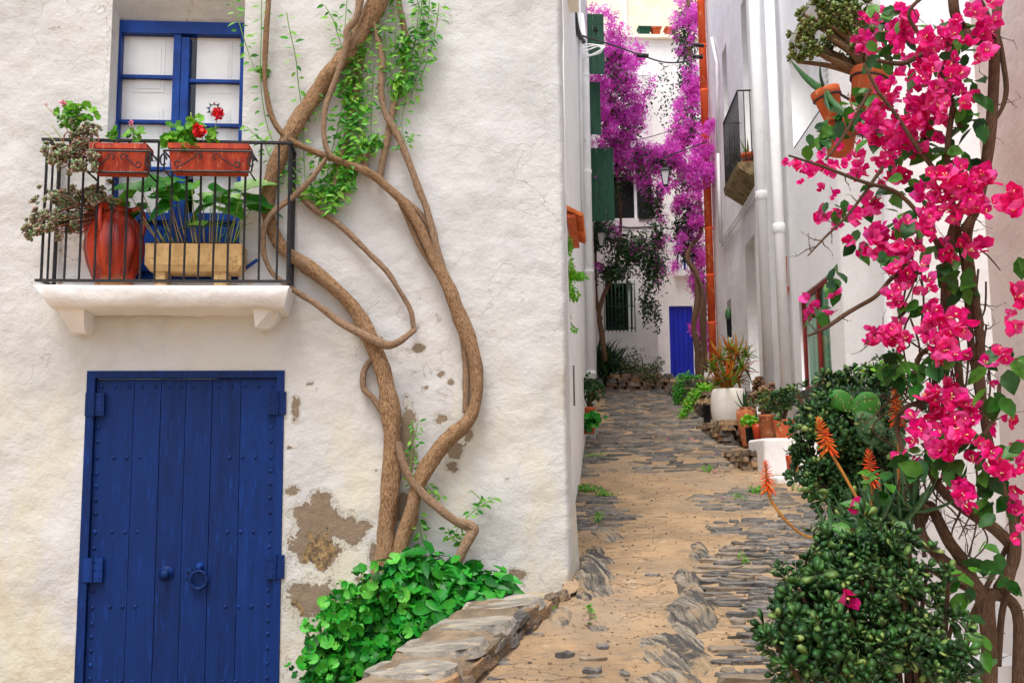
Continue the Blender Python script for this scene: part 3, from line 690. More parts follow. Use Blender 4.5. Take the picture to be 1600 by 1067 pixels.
while s < 2.9:
    L = random.uniform(.30, .46); mx = Matrix.Translation(kp_(s + L / 2, .2, top(s + L / 2) - .02)) @ Matrix([[kd.x, kn.x, 0, 0], [kd.y, kn.y, 0, 0], [.168 * kd.y, 0, 1, 0], [0, 0, 0, 1]]) @ Matrix.Rotation(random.uniform(-.1, .1), 4, 'Z') @ Matrix.Diagonal((L * 1.08, .5, .05, 1))
    inst('slab', stone_mesh('slab', M_slab, 40 + k, 9, 6, 1, .07, .3), mx, kerb); s += L + .015; k += 1
for k in range(46):
    s = random.uniform(.25, 2.9); zt_ = top(s); zb = hbase(KA.y - s * kd.y); L = random.uniform(.12, .34); z = zb + (zt_ - zb) * random.random() * .85
    mx = Matrix.Translation(kp_(s, -.035 + random.uniform(-.01, .02), z)) @ Matrix([[kd.x, kn.x, 0, 0], [kd.y, kn.y, 0, 0], [.2 * kd.y, 0, 1, 0], [0, 0, 0, 1]]) @ Matrix.Rotation(random.uniform(-.25, .1), 4, 'Y') @ Matrix.Diagonal((L, .08, random.uniform(.03, .07), 1))
    inst('rubble_stone', random.choice(SB if random.random() < .75 else SG), mx, kerb)
# ------------------------------------------------------------------ helpers for the houses of the alley
def simple_wall(root, W, z0, z1, ops, mat, step=.12, amp=.02, seed=0, back=3.0, name='wall'):
    """front sheet with openings, reveals, ends and top: a closed shell `back` deep"""
    mb = MB(); cols = [((lambda z, d, a=a: W.pt(a, z, d)), a) for a in ticks(0, W.L, step, [x for o in ops for x in o[:2]])]
    sheet(mb, cols, ticks(z0, z1, step, [x for o in ops for x in o[2:4]]), [o[:4] for o in ops], amp, seed)
    for o in ops: reveal(mb, W.pt, *o[:4], o[4])
    for a in (0, W.L): mb.add([W.pt(a, z0), W.pt(a, z0, -back), W.pt(a, z1, -back), W.pt(a, z1)], [(0, 1, 2, 3)])
    mb.add([W.pt(0, z1), W.pt(W.L, z1), W.pt(W.L, z1, -back), W.pt(0, z1, -back)], [(0, 1, 2, 3)])
    return mb.build(name, mat, root, True)
def panel(root, W, a0, a1, z0, z1, d, mat, name, th=.02):
    m_ = MB(); W.box(m_, a0, a1, z0, z1, d - th, d); return m_.build(name, mat, root)
def vpipe(pts, r, mat, root, name, n=12):
    m_ = MB(); m_.tube(pts, r, n); return m_.build(name, mat, root, True)
def barrel_tile(name, mat, L=.34, r=.085, th=.014):
    mb = MB(); n = 8
    for rr, fl in ((r, 0), (r - th, 1)):
        pass
    V, fs = [], []
    for x, rs in ((0, 1.0), (L, .82)):
        for rr in (r, r - th):
            for k in range(n + 1):
                a = math.pi * k / n; V.append((x, math.cos(a) * rr * rs, math.sin(a) * rr * rs))
    q = n + 1
    for k in range(n):
        fs += [(k, k + 1, 2 * q + k + 1, 2 * q + k), (q + k + 1, q + k, 3 * q + k, 3 * q + k + 1), (k + 1, k, q + k, q + k + 1), (2 * q + k, 2 * q + k + 1, 3 * q + k + 1, 3 * q + k)]
    mb.add(V, fs); return mb.mesh(name, mat)
M_tile = basic('orange_roof_tile', srgb(226, 128, 66), srgb(196, 96, 50), .85, 6, (1, 1, 1), ((50, .4, .004),), .15, c3=srgb(170, 96, 66), objrand=.18)
TILE = barrel_tile('roof_tile', M_tile)

# ------------------------------------------------------------------ second house on the left (white, tiled door canopy, downpipe)
H2 = Wall((.47, 8.42), (1.02, 14.2))
h2 = thing('white_house', 'narrow bright white house with small tiled canopy and white downpipe, left alley side', 'house', (.7, 11, 1.8))
simple_wall(h2, H2, .5, 8.4, [], M_whitesmooth, .15, .02, 3)
ca, cz = H2.hit(886, 322); m_ = MB(); H2.box(m_, ca - .1, ca + 1.1, cz - .13, cz - .10, 0, .07); can = m_.build('canopy', M_terra, h2)
for i in range(10):
    a = ca + i * .11
    Rm = Matrix([[H2.n.x, H2.t.x, 0], [H2.n.y, H2.t.y, 0], [0, 0, 1]]).to_4x4()
    inst('roof_tile', TILE, Matrix.Translation(H2.pt(a, cz - .02, -.06)) @ Rm @ Matrix.Rotation(.45, 4, 'Y') @ Matrix.Scale(.6, 4), can)
eo = MB(); a0, z0_ = H2.hit(890, 24); H2.box(eo, 0, 1.6, z0_ + .0, z0_ + .5, 0, .10); eo.build('eave', M_cream, h2)
pA = H2.hit(910, 400)[0]; zb = hbase(14) - .05
pipe = vpipe([H2.pt(H2.L - .35, zb, .08), H2.pt(H2.L - .35, H2.hit(908, 130)[1], .08), H2.pt(H2.L - .35, 8.3, .02)], .058, M_whitepaint, h2, 'downpipe')
for z in (3.2, 4.6, 6.0, 7.4):
    m_ = MB(); m_.lathe(H2.pt(H2.L - .35, z, .08), [(.066, -.02), (.068, 0), (.066, .02)], 12); m_.build('pipe_bracket', M_whitepaint, pipe)
vpipe([H2.pt(H2.L - 1.2, 5.0, .03), H2.pt(H2.L - 1.15, 9.0, .03)], .022, M_whitepaint, h2, 'conduit', 8)
vpipe([H2.pt(.5, 2.45, .02), H2.pt(.5, 2.8, .02)], .008, M_slate, h2, 'rain_rod', 6)
# cable coil at the house corner
m_ = MB(); c = at(915, 78, 13.6)
for k in range(3): m_.tube([c + Vector((.17 * math.cos(t) * (1 + .1 * k) + .06, .1 * math.sin(t), .12 * math.sin(t + .4 * k) - .02 * k)) for t in np.linspace(0, 2 * math.pi, 22)], .011, 6)
m_.tube([c + Vector((-.1, 0, .1)), c + Vector((-.08, .05, -1.2)), H2.pt(H2.L - .3, 6.4, .12), H2.pt(H2.L - .3, 4.6, .12)], .012, 6)
tag(m_.build('cable_coil', M_whitepaint, None, True), 'loose loop of white cable hanging at left house corner', 'cable')

# ------------------------------------------------------------------ third house on the left (grey white, green shutters)
H3 = Wall((1.05, 14.22), (1.84, 22.0))
h3 = thing('grey_white_house', 'narrow grey white alley house with open green shutters beside magenta bougainvillea', 'house', (1.4, 18, 2.6))
M_h3 = plaster('grey_white_plaster', srgb(236, 234, 232), srgb(222, 220, 218), .4)
simple_wall(h3, H3, 1.5, 10.6, [], M_h3, .16, .02, 6)
def shutter(pxs, pys, Y, root, rot, club=True):
    a, b = at(pxs[0], pys[1], Y), at(pxs[1], pys[0], Y); w, h_ = b.x - a.x, b.z - a.z
    R3 = Matrix.Rotation(rot, 3, 'Z'); m_ = MB(); P = lambda x, y, z: a + R3 @ Vector((x, y, z))
    sh = None
    def bx(x0, x1, y0, y1, z0, z1, mm): mm.hexa([P(x0, y0, z0), P(x1, y0, z0), P(x1, y1, z0), P(x0, y1, z0), P(x0, y0, z1), P(x1, y0, z1), P(x1, y1, z1), P(x0, y1, z1)])
    bx(0, w, .012, .03, h_ * .06, h_ * .10, m_); bx(0, w, .012, .03, h_ * .86, h_ * .90, m_)
    sh = m_.build('shutter', M_green, root)
    for i in range(3):
        mm = MB(); bx(w * i / 3 + .001, w * (i + 1) / 3 - .001, 0, .012, 0, h_, mm); mm.build('board', M_green, sh)
    if club:
        mm = MB()
        for x, z in ((-.025, 0), (.025, 0), (0, .04)): c0 = P(w / 2 + x, -.004, h_ * .72 + z); mm.tube([c0, c0 + Vector((0, .004, 0))], .024, 10)
        bx(w / 2 - .008, w / 2 + .008, -.004, 0, h_ * .72 - .06, h_ * .72, mm); mm.build('club_cutout', M_dark, sh)
shutter((919, 943), (22, 116), 16.6, h3, .05)
shutter((921, 958), (232, 346), 18.2, h3, -.12, False)
shutter((919, 938), (128, 210), 16.9, h3, .1, False)
m_ = MB(); H3.box(m_, 2.1, 2.4, *sorted((H3.hit(922, 345)[1], H3.hit(922, 232)[1])), .0, .02); m_.build('window', M_dark, h3)
m_ = MB(); H3.box(m_, .8, 1.1, 4.9, 5.2, 0, .02); m_.build('meter_box', M_h3, h3)

# ------------------------------------------------------------------ end house facing down the alley, barred window
H4 = Wall((1.80, 22.0), (3.17, 22.02))
def rect(W, x0, y0, x1, y1): (a0, z1), (a1, z0) = W.hit(x0, y0), W.hit(x1, y1); return min(a0, a1), max(a0, a1), min(z0, z1), max(z0, z1)
h4 = thing('white_house', 'white end house behind magenta bougainvillea, with dark barred ground floor window', 'house', (2.5, 22.5, 3.7))
w1 = rect(H4, 945, 442, 990, 516); w2 = rect(H4, 953, 274, 999, 341)
simple_wall(h4, H4, 3.2, H4.hit(980, 118)[1], [(*w1, .16), (*w2, .16)], M_white, .14, .025, 9, 1.6)
for r, nm in ((w1, 'barred_window'), (w2, 'dark_window')):
    wn_ = panel(h4, H4, r[0], r[1], r[2], r[3], -.14, M_dark, nm)
    m_ = MB(); H4.box(m_, r[1] - .09, r[1] - .03, r[2] + .02, r[3] - .02, -.14, -.10); m_.build('frame', M_whitepaint, wn_)
    if nm == 'barred_window':
        for i in range(9):
            a = r[0] - .03 + (r[1] - r[0] + .06) * i / 8; vpipe([H4.pt(a, r[2] - .05, .06), H4.pt(a, r[3] + .03, .06)], .010, M_green, wn_, 'bar', 6)
        for q in (.04, .5, .96): vpipe([H4.pt(r[0] - .04, r[2] + (r[3] - r[2]) * q, .06), H4.pt(r[1] + .04, r[2] + (r[3] - r[2]) * q, .06)], .009, M_green, wn_, 'cross_bar', 6)
        for k, q in enumerate((.27, .73)):
            m_ = MB(); cx, cz = (r[0] + r[1]) / 2, r[2] + (r[3] - r[2]) * q; m_.tube([H4.pt(cx + .1 * math.sin(2 * t), cz + .2 * math.cos(t), .062) for t in np.linspace(0, 2 * math.pi, 24)], .007, 5); m_.build('scroll', M_green, wn_)
    else:
        m_ = MB(); H4.box(m_, r[1] - .02, r[1] + .28, r[2] - .02, r[3] + .03, .01, .04); m_.build('shutter', M_dark, wn_)
        m_ = MB(); H4.box(m_, r[0] - .1, r[1] + .05, r[3], r[3] + .1, 0, .08); m_.build('lintel', M_white, wn_)
m_ = MB(); a, z = H4.hit(1005, 560); H4.box(m_, a - .22, a + .22, z - .35, z + .25, 0, .015); m_.build('meter_cover', M_white, h4)
m_ = MB(); a0, z0_ = H4.hit(940, 345); a1, _ = H4.hit(1028, 345); m_.tube([H4.pt(a0, z0_ - .1, .01), H4.pt((a0 + a1) / 2, z0_ - .16, .01), H4.pt(a1, z0_ - .14, .01)], .012, 5); m_.build('wall_cable', M_iron, h4)

# ------------------------------------------------------------------ farthest house at street level: cobalt door, small balcony window, planted parapet
H5 = Wall((2.6, 24.2), (5.6, 24.4))
h5 = thing('white_house', 'white house at the alley end with plain cobalt blue door', 'house', (4, 24.6, 4))
M_cobalt = basic('cobalt_door_paint', srgb(16, 40, 190), srgb(12, 30, 160), .5, 4, (3, 3, .6), ((40, .2, .002),), .35)
d5 = rect(H5, 1045, 478, 1086, 595); v5 = rect(H5, 1056, 352, 1086, 424)
z5 = H5.hit(1030, 62)[1]
simple_wall(h5, H5, 3.3, z5, [(*d5, .12), (*v5, .14)], M_white, .16, .02, 12, 1.5)
dr = panel(h5, H5, d5[0], d5[1], d5[2], d5[3], -.08, M_cobalt, 'door', .03)
for i in range(5): panel(dr, H5, d5[0] + (d5[1] - d5[0]) * i / 5 + .006, d5[0] + (d5[1] - d5[0]) * (i + 1) / 5 - .006, d5[2] + .01, d5[3] - .01, -.065, M_cobalt, 'board', .014)
wn_ = panel(h5, H5, *v5, -.12, M_blueframe, 'window')
panel(wn_, H5, v5[0] + .06, (v5[0] + v5[1]) / 2 - .03, v5[2] + .06, v5[3] - .08, -.115, M_shutwhite, 'pane'); panel(wn_, H5, (v5[0] + v5[1]) / 2 + .03, v5[1] - .05, v5[2] + .06, v5[3] - .08, -.115, M_shutwhite, 'pane')
m_ = MB(); H5.box(m_, v5[0] - .08, v5[1] + .08, v5[2] - .14, v5[2], 0, .16); m_.build('sill', M_white, wn_)
for i in range(7):
    a = v5[0] + (v5[1] - v5[0]) * i / 6; vpipe([H5.pt(a, v5[2], .12), H5.pt(a, v5[3] - .3, .12)], .008, M_blueframe, wn_, 'bar', 5)
vpipe([H5.pt(v5[0], v5[3] - .3, .12), H5.pt(v5[1], v5[3] - .3, .12)], .011, M_blueframe, wn_, 'rail', 5)
cp = MB(); H5.box(cp, 0, H5.L, z5, z5 + .08, -.3, .12); cop = cp.build('coping', M_cream, h5)
for k, (x0, x1, mt, lb) in enumerate(((998, 1016, M_green, 'green trough planter on the far white parapet'), (1019, 1032, M_terra, 'orange trough planter on far parapet next to the green one'), (1040, 1056, M_terra, 'orange trough planter on far parapet nearest the magenta column'))):
    a0, a1 = H5.hit(x0, 55)[0], H5.hit(x1, 55)[0]; m_ = MB(); pt = lambda a, z, d: H5.pt(a, z, d)
    m_.hexa([pt(a0 + .03, z5 + .08, .05), pt(a1 - .03, z5 + .08, .05), pt(a1 - .03, z5 + .08, -.12), pt(a0 + .03, z5 + .08, -.12), pt(a0, z5 + .26, .08), pt(a1, z5 + .26, .08), pt(a1, z5 + .26, -.15), pt(a0, z5 + .26, -.15)])
    m_.fbox if 0 else None
    H5.box(m_, a0 - .02, a1 + .02, z5 + .26, z5 + .30, -.17, .10)
    tag(m_.build('trough_planter', mt), lb, 'planter', 'troughs on the far parapet')

# ------------------------------------------------------------------ cream house far above
H6 = Wall((1.0, 31), (7.5, 31.5)); h6 = thing('cream_house', 'tall pale cream house far above the alley end', 'house', (4, 32, 5))
g6 = rect(H6, 958, 96, 999, 152); simple_wall(h6, H6, 4, 17.5, [], M_cream, .5, .03, 15, 3)
m_ = MB(); a = H6.hit(976, 60)[0]; m_.tube([H6.pt(a, 8, .08), H6.pt(a, 17.4, .08)], .08, 10); m_.build('downpipe', M_cream, h6, True)
M_gshut = basic('grey_green_shutter', srgb(120, 150, 132), srgb(104, 134, 118), .55, 4, (3, 3, .6), ((40, .2, .002),))
for x0, x1 in ((962, 980), (981, 999)):
    r = rect(H6, x0, 96, x1, 152); s_ = panel(h6, H6, *r, .05, M_gshut, 'shutter', .04)
    for i in range(3): panel(s_, H6, r[0] + (r[1] - r[0]) * i / 3 + .01, r[0] + (r[1] - r[0]) * (i + 1) / 3 - .01, r[2] + .03, r[3] - .03, .06, M_gshut, 'board', .009)
    m_ = MB()
    for x, z in ((-.04, 0), (.04, 0), (0, .07)): c0 = H6.pt((r[0] + r[1]) / 2 + x, r[2] + (r[3] - r[2]) * .7 + z, .07); m_.tube([c0, c0 + Vector((0, .008, 0))], .04, 8)
    m_.build('club_cutout', M_dark, s_)

# ------------------------------------------------------------------ right side: white house with balcony (far), house with green curtained window (near)
RP = lambda Y, d=0: (RX0 + RXS * Y - d, Y)
YB = 14.75
R1 = Wall(RP(YB), RP(20.15), True); R2 = Wall(RP(8.6, .06), RP(YB, .06), True)
assert R1.n.x < 0
r1 = thing('white_house', 'white right hand house with small iron balcony and recessed doorway', 'house', (4.5, 18, 3))
b1 = rect(R1, 1128, 85, 1141, 250); b2 = rect(R1, 1157, 10, 1176, 268); b3 = rect(R1, 1164, 385, 1188, 600); b4 = rect(R1, 1136, 472, 1144, 528)
b3 = (max(b3[0], .15), b3[1], hbase(17) - .1, b3[3])
ops1 = [(*b1, .3), (*b2, .3), (*b3, .22), (*b4, .25)]
ops1 = [o for o in ops1 if o[1] > o[0]]
simple_wall(r1, R1, 2.0, 12.0, ops1, M_white, .14, .03, 21, 3)
panel(r1, R1, *b1, -.28, M_shutwhite, 'window'); panel(r1, R1, *b2, -.28, M_shutwhite, 'balcony_door')
panel(r1, R1, *b3, -.2, M_whitesmooth, 'doorway'); panel(r1, R1, *b4, -.23, M_h3, 'niche')
mx_ = MB(); e = rect(R1, 1170, 448, 1193, 496); R1.box(mx_, .35, 1.0, e[2], e[3], -.2, -.06); R1.box(mx_, .33, 1.02, e[2] - .04, e[2], -.2, -.03); R1.box(mx_, .33, 1.02, e[3], e[3] + .04, -.2, -.03)
M_beige = basic('beige_plastic', srgb(228, 220, 196), srgb(216, 208, 184), .5, 3, (1, 1, 1), ((60, .1, .001),)); mbx = mx_.build('meter_box', M_beige, r1)
m_ = MB(); R1.box(m_, .45, .48, (e[2] + e[3]) / 2 + .1, (e[2] + e[3]) / 2 + .14, -.06, -.05); m_.build('lock', M_dark, mbx)
# balcony
(s0, zb0), (s1, zb1) = R1.hit(1135, 297, .27), R1.hit(1158, 262, .27); s0, s1 = min(s0, s1), max(s0, s1); zs = (zb0 + zb1) / 2 + .05
M_slabstone = basic('weathered_stone', srgb(160, 140, 104), srgb(110, 94, 66), .9, 9, (1, 1, 1), ((20, .6, .02), (80, .4, .004)), .15)
m_ = MB(); m_.hexa([R1.pt(s0, zs - .1, .30), R1.pt(s1, zs - .1, .30), R1.pt(s1 + .05, zs - .3, -.02), R1.pt(s0 - .05, zs - .3, -.02), R1.pt(s0, zs, .32), R1.pt(s1, zs, .32), R1.pt(s1 + .05, zs, -.02), R1.pt(s0 - .05, zs, -.02)]); sbl = m_.build('balcony_slab', M_slabstone, r1)
zr_ = zs + 1.12
for z in (zr_, zs + .05):
    m_ = MB(); m_.tube([R1.pt(s0, z, 0), R1.pt(s0, z, .28), R1.pt(s1, z, .28), R1.pt(s1, z, 0)], .014, 5)
    if z == zr_: rl = m_.build('balcony_railing', M_iron, r1)
    else: m_.build('bottom_rail', M_iron, rl)
n_ = 15
for i in range(n_ + 1): a = s0 + (s1 - s0) * i / n_; vpipe([R1.pt(a, zs, .28), R1.pt(a, zr_, .28)], .008, M_iron, rl, 'bar', 5)
for d in (.1, .19):
    for a in (s0, s1): vpipe([R1.pt(a, zs, d), R1.pt(a, zr_, d)], .008, M_iron, rl, 'bar', 5)
# orange clay pipe on the far corner: stacked segments
op = thing('clay_downpipe', 'orange clay downpipe of stacked segments down the white house corner', 'downpipe', R1.pt(R1.L - .1, 4.2, .1))
z = hbase(21) + .3; M_clay = basic('orange_clay', srgb(238, 106, 58), srgb(214, 84, 44), .8, 5, (1, 1, .5), ((50, .3, .003),), .15, c3=srgb(246, 150, 104), objrand=.1)
while z < 11.4:
    m_ = MB(); m_.lathe(R1.pt(R1.L - .2, z, .11), [(.078, 0), (.078, .90), (.086, .915), (.086, .95), (.07, .955)], 14); m_.build('pipe_segment', M_clay, op, True); z += .95
# white downpipes and cable bundle
def downpipe(px, pyj, r, label, wob=0):
    W = R2 if px > 1205 else R1; a, zj = W.hit(px, pyj, .12)
    t = thing('white_downpipe', label, 'downpipe', W.pt(a, hbase(W.pt(a, 0).y) + .2, .12), 'white downpipes on the right house')
    m_ = MB(); m_.tube([W.pt(a, hbase(W.pt(a, 0).y) + .1, .12), W.pt(a, 8.9 if W is R2 else 11.9, .12)], r, 14); m_.build('pipe', M_whitesmooth, t, True)
    for z in (zj, zj + 3.4): m_ = MB(); m_.lathe(W.pt(a, z, .12), [(r - .01, -.14), (r + .012, -.12), (r + .016, -.02), (r + .006, .0), (r - .01, .02)], 14); m_.build('collar', M_whitesmooth, t, True)
downpipe(1190, 300, .078, 'thick white downpipe left of the two, beside recessed doorway'); downpipe(1217, 350, .066, 'white downpipe right of the two, beside upper window')
m_ = MB(); R2.box(m_, R2.L - .55, R2.L - .05, 2.0, 8.9, .0, .07); m_.build('pilaster', M_white, None)
pil = bpy.data.objects['pilaster']; tag(pil, 'plain white wall strip behind the two white downpipes', 'pilaster')
m_ = MB()
for k in range(3): m_.tube([rw(1128, 374 + 5 * k, .04), rw(1145, 348 + 5 * k, .05), rw(1160, 326 + 6 * k, .04), rw(1180, 292 + 7 * k, .05)], .016, 6, smooth=4)
tag(m_.build('cable_bundle', M_whitesmooth, None, True), 'painted over white cable bundle climbing wall under right balcony', 'cable')
m_ = MB(); m_.tube([rw(1122, 240, .05), rw(1120, 100, .05), rw(1112, 60, .05)], .03, 8); m_.tube([rw(1126, 380, .05), rw(1122, 240, .05)], .03, 8); tag(m_.build('white_conduit', M_h3, None, True), 'thin white conduit next to the orange clay pipe', 'conduit')

r2 = thing('white_house', 'white right hand house with red framed green curtained window', 'house', (4, 12, 2))
g5 = rect(R2, 1247, 446, 1301, 604); g5 = (g5[0], g5[1], R2.hit(1280, 604)[1], R2.hit(1280, 440)[1])
g6_ = rect(R2, 1234, 60, 1300, 230); g6_ = (g6_[0], R2.hit(1234, 100)[0], R2.hit(1234, 243)[1], R2.hit(1234, 62)[1])
simple_wall(r2, R2, 1.0, 9.0, [(*g5, .10), (*g6_, .25)], M_whitesmooth, .14, .012, 25, 3)
M_redframe = basic('red_brown_paint', srgb(150, 50, 44), srgb(120, 38, 34), .5, 6, (1, 1, 1), ((40, .15, .001),))
def curtm():
    m, nt, b = newmat('green_curtain'); w = NW(nt, 'ShaderNodeTexWave', {'bands_direction': 'Y'}, Scale=3.2, Distortion=3.5, Detail=3.0); nt.links.new(wpos(nt, (1, 1, .18)), w.inputs['Vector'])
    nt.links.new(mix(nt, w.outputs['Fac'], srgb(60, 160, 120), srgb(140, 210, 176)), b.inputs['Base Color']); b.inputs['Roughness'].default_value = .8; return m
M_curt = curtm(); M_pane2 = glassm('dim_glass', refl=.01)
m_ = MB(); fw = .05; mid_ = (g5[0] + g5[1]) / 2 - .05
for a0, a1, z0_, z1_ in ((g5[0], g5[0] + fw, g5[2], g5[3]), (g5[1] - fw, g5[1], g5[2], g5[3]), (g5[0] + fw, g5[1] - fw, g5[2], g5[2] + fw), (g5[0] + fw, g5[1] - fw, g5[3] - fw, g5[3]), (mid_ - .025, mid_ + .025, g5[2] + fw, g5[3] - fw)): R2.box(m_, a0, a1, z0_, z1_, -.07, -.03)
wn_ = m_.build('window', M_redframe, r2)
m_ = MB(); nn_ = 60; m_.grid(nn_, 4, lambda i, j: R2.pt(g5[0] + (g5[1] - g5[0]) * i / nn_, g5[2] + (g5[3] - g5[2]) * j / 4, -.085 + .012 * math.sin(i * .9 + .6 * math.sin(j)))); m_.build('curtain', M_curt, wn_, True)
for a0, a1 in ((g5[0] + fw, mid_ - .025), (mid_ + .025, g5[1] - fw)): panel(wn_, R2, a0, a1, g5[2] + fw, g5[3] - fw, -.05, M_pane2, 'pane', .004)
M_dslate = basic('dark_slate_sill', srgb(92, 96, 84), srgb(60, 64, 56), .7, 12, (1, 1, 1), ((40, .4, .006),))
for i in range(6):
    a0 = g5[0] - .1 + (g5[1] - g5[0] + .2) * i / 6; panel(wn_, R2, a0 + .005, a0 + (g5[1] - g5[0] + .2) / 6 - .005, g5[2] - .075, g5[2] - .002, .07, M_dslate, 'sill_tile', .2)
wn_ = panel(r2, R2, *g6_, -.23, M_shutwhite, 'upper_window')
a0, a1 = g6_[0], g6_[0] + (g6_[1] - g6_[0]) * .5
for i in range(16):
    z = g6_[2] + .1 + (g6_[3] - g6_[2] - .2) * i / 16; m_ = MB(); m_.hexa([R2.pt(a0, z, -.18), R2.pt(a1, z, -.18), R2.pt(a1, z + .012, -.23), R2.pt(a0, z + .012, -.23), R2.pt(a0, z + .02, -.17), R2.pt(a1, z + .02, -.17), R2.pt(a1, z + .07, -.22), R2.pt(a0, z + .07, -.22)]); m_.build('louver', M_shutwhite, wn_)
m_ = MB(); m_.tube([R2.pt(g6_[0], g6_[2] + .02, -.02), R2.pt(g6_[1], g6_[2] + .02, -.02)], .02, 6); m_.build('sill_bar', M_iron, wn_)
m_ = MB(); q = R2.hit(1233, 448); m_.tube([R2.pt(q[0], q[1], .03), R2.pt(q[0], q[1] - .12, .05)], .03, 8); m_.tube([R2.pt(q[0], q[1] + .4, .02), R2.pt(q[0], q[1], .03)], .008, 5); tag(m_.build('hose_tap', M_terra), 'small brown tap on wall right of the downpipes', 'tap')

# ------------------------------------------------------------------ near right: white house corner and white wall close to the camera, pink reflected light in its colour
R3X, R3Y = 1.76, 4.6
r3 = thing('white_house', 'white house corner behind the pink bougainvillea', 'house', (2.4, 5, .8))
W3 = Wall((R3X, R3Y), (3.6, R3Y + .02)); simple_wall(r3, W3, -.3, 4.8, [], M_whitesmooth, .1, .012, 31, .75)
W3b = Wall((R3X - .001, R3Y), (R3X + .02, R3Y + .74), True)
m_ = MB(); m_.tube([at(1398, 900, 4.55), at(1392, 560, 4.55), at(1385, -60, 4.55)], .03, 10); tag(m_.build('white_drain_pipe', M_whitepaint, None, True), 'slim white drainpipe on the white house corner behind prickly pear', 'downpipe')
r4 = thing('pink_bounce_house', 'white house wall with painted pink reflection close at the right edge', 'house', (2.2, 2.5, .3))
W4 = Wall((1.68, 3.55), (1.68, .4)); simple_wall(r4, W4, -.3, 4.0, [], M_pinkbounce, .06, .008, 33, 1.8)
# ------------------------------------------------------------------ plant templates
def T_(V, fs): return np.array(V, float), tri(fs)
TL = T_([(0, 0, 0), (.28, .2, .05), (.28, -.2, .05), (.62, .19, .03), (.62, -.19, .03), (1, 0, -.12), (.28, 0, -.01), (.62, 0, -.03)], [(0, 6, 1), (0, 2, 6), (6, 7, 3, 1), (2, 4, 7, 6), (7, 5, 3), (4, 5, 7)])
TS = T_([(0, 0, 0), (.45, .24, .04), (1, 0, -.06), (.45, -.24, .04)], [(0, 3, 1), (3, 2, 1)])
def round_tpl(n=11, wav=.09):
    V = [(.5, 0, -.13)]
    for k in range(n):
        a = math.pi + .25 + (2 * math.pi - .5) * k / (n - 1); r = .5 * (1 + .07 * (k % 2)); V.append((.5 + r * math.cos(a), r * math.sin(a) * 1.08, .06 + wav * (1 if k % 2 else -.6)))
    return T_(V, [(0, k + 1, k + 2) for k in range(n - 1)])
TR = round_tpl()
def jade_leaf(c=0):
    ring = [(.0, .0), (.3, .15), (.62, .29), (.88, .22), (1, 0), (.88, -.22), (.62, -.29), (.3, -.15)]
    V = [(x, y, .10 * x * x) for x, y in ring] + [(.6, 0, .0), (.6, 0, .16)]
    return V, [(k, (k + 1) % 8, 9) for k in range(8)] + [((k + 1) % 8, k, 8) for k in range(8)]
def rosette_mesh(name, mat, seed, nl=8, wide=1.0, tilt=(.3, 1.15), short=1.0, flat=1.0):
    r_ = random.Random(seed); mb = MB(); V, fs = jade_leaf(); V = [(x, y, z * flat) for x, y, z in V]
    for k in range(nl):
        t = k / nl; az = k * 2.4 + r_.uniform(-.3, .3); el = tilt[0] + (tilt[1] - tilt[0]) * (1 - t) if False else tilt[1] - (tilt[1] - tilt[0]) * t
        L = (.65 + .35 * t) * r_.uniform(.85, 1.1) * short
        Rm = Matrix.Rotation(az, 3, 'Z') @ Matrix.Rotation(-el, 3, 'Y')
        mb.add([Rm @ Vector((x * L, y * L * wide, z * L)) + Vector((0, 0, .25 * (1 - t))) for x, y, z in V], fs)
    return mb.mesh(name, mat, True)
def flower_mesh(name, mats, seed):
    r_ = random.Random(seed); mb = MB()
    B = [(0, 0, 0), (.2, .24, .02), (.2, -.24, .02), (.5, .40, .06), (.5, -.40, .06), (.8, .34, .10), (.8, -.34, .10), (1.05, 0, .10), (.2, 0, .06), (.5, 0, .14), (.8, 0, .17)]
    fs = [(0, 8, 1), (0, 2, 8), (8, 9, 3, 1), (2, 4, 9, 8), (9, 10, 5, 3), (4, 6, 10, 9), (10, 7, 5), (6, 7, 10)]
    nb = r_.choice((3, 3, 3, 5, 6))
    for k in range(nb):
        el = r_.uniform(.35, 1.05); Rm = Matrix.Rotation(2 * math.pi * k / nb + r_.uniform(-.35, .35), 3, 'Z') @ Matrix.Rotation(-el, 3, 'Y') @ Matrix.Rotation(r_.uniform(-.3, .3), 3, 'X'); L = r_.uniform(.45, .62)
        off = Vector((r_.uniform(-.15, .15), r_.uniform(-.15, .15), r_.uniform(-.1, .1))) if nb > 3 else Vector((0, 0, 0))
        mb.add([off + Rm @ (Vector((x * L, y * L, z * L)) + Vector([.05 * r_.uniform(-1, 1) for _ in range(3)]) * (x > .2)) for x, y, z in B], fs)
    mb.cur = 1
    for k in range(2): mb.tube([(0, 0, .05), (r_.uniform(-.08, .08), r_.uniform(-.08, .08), .32)], [.012, .026], 5)
    return mb.mesh(name, mats)
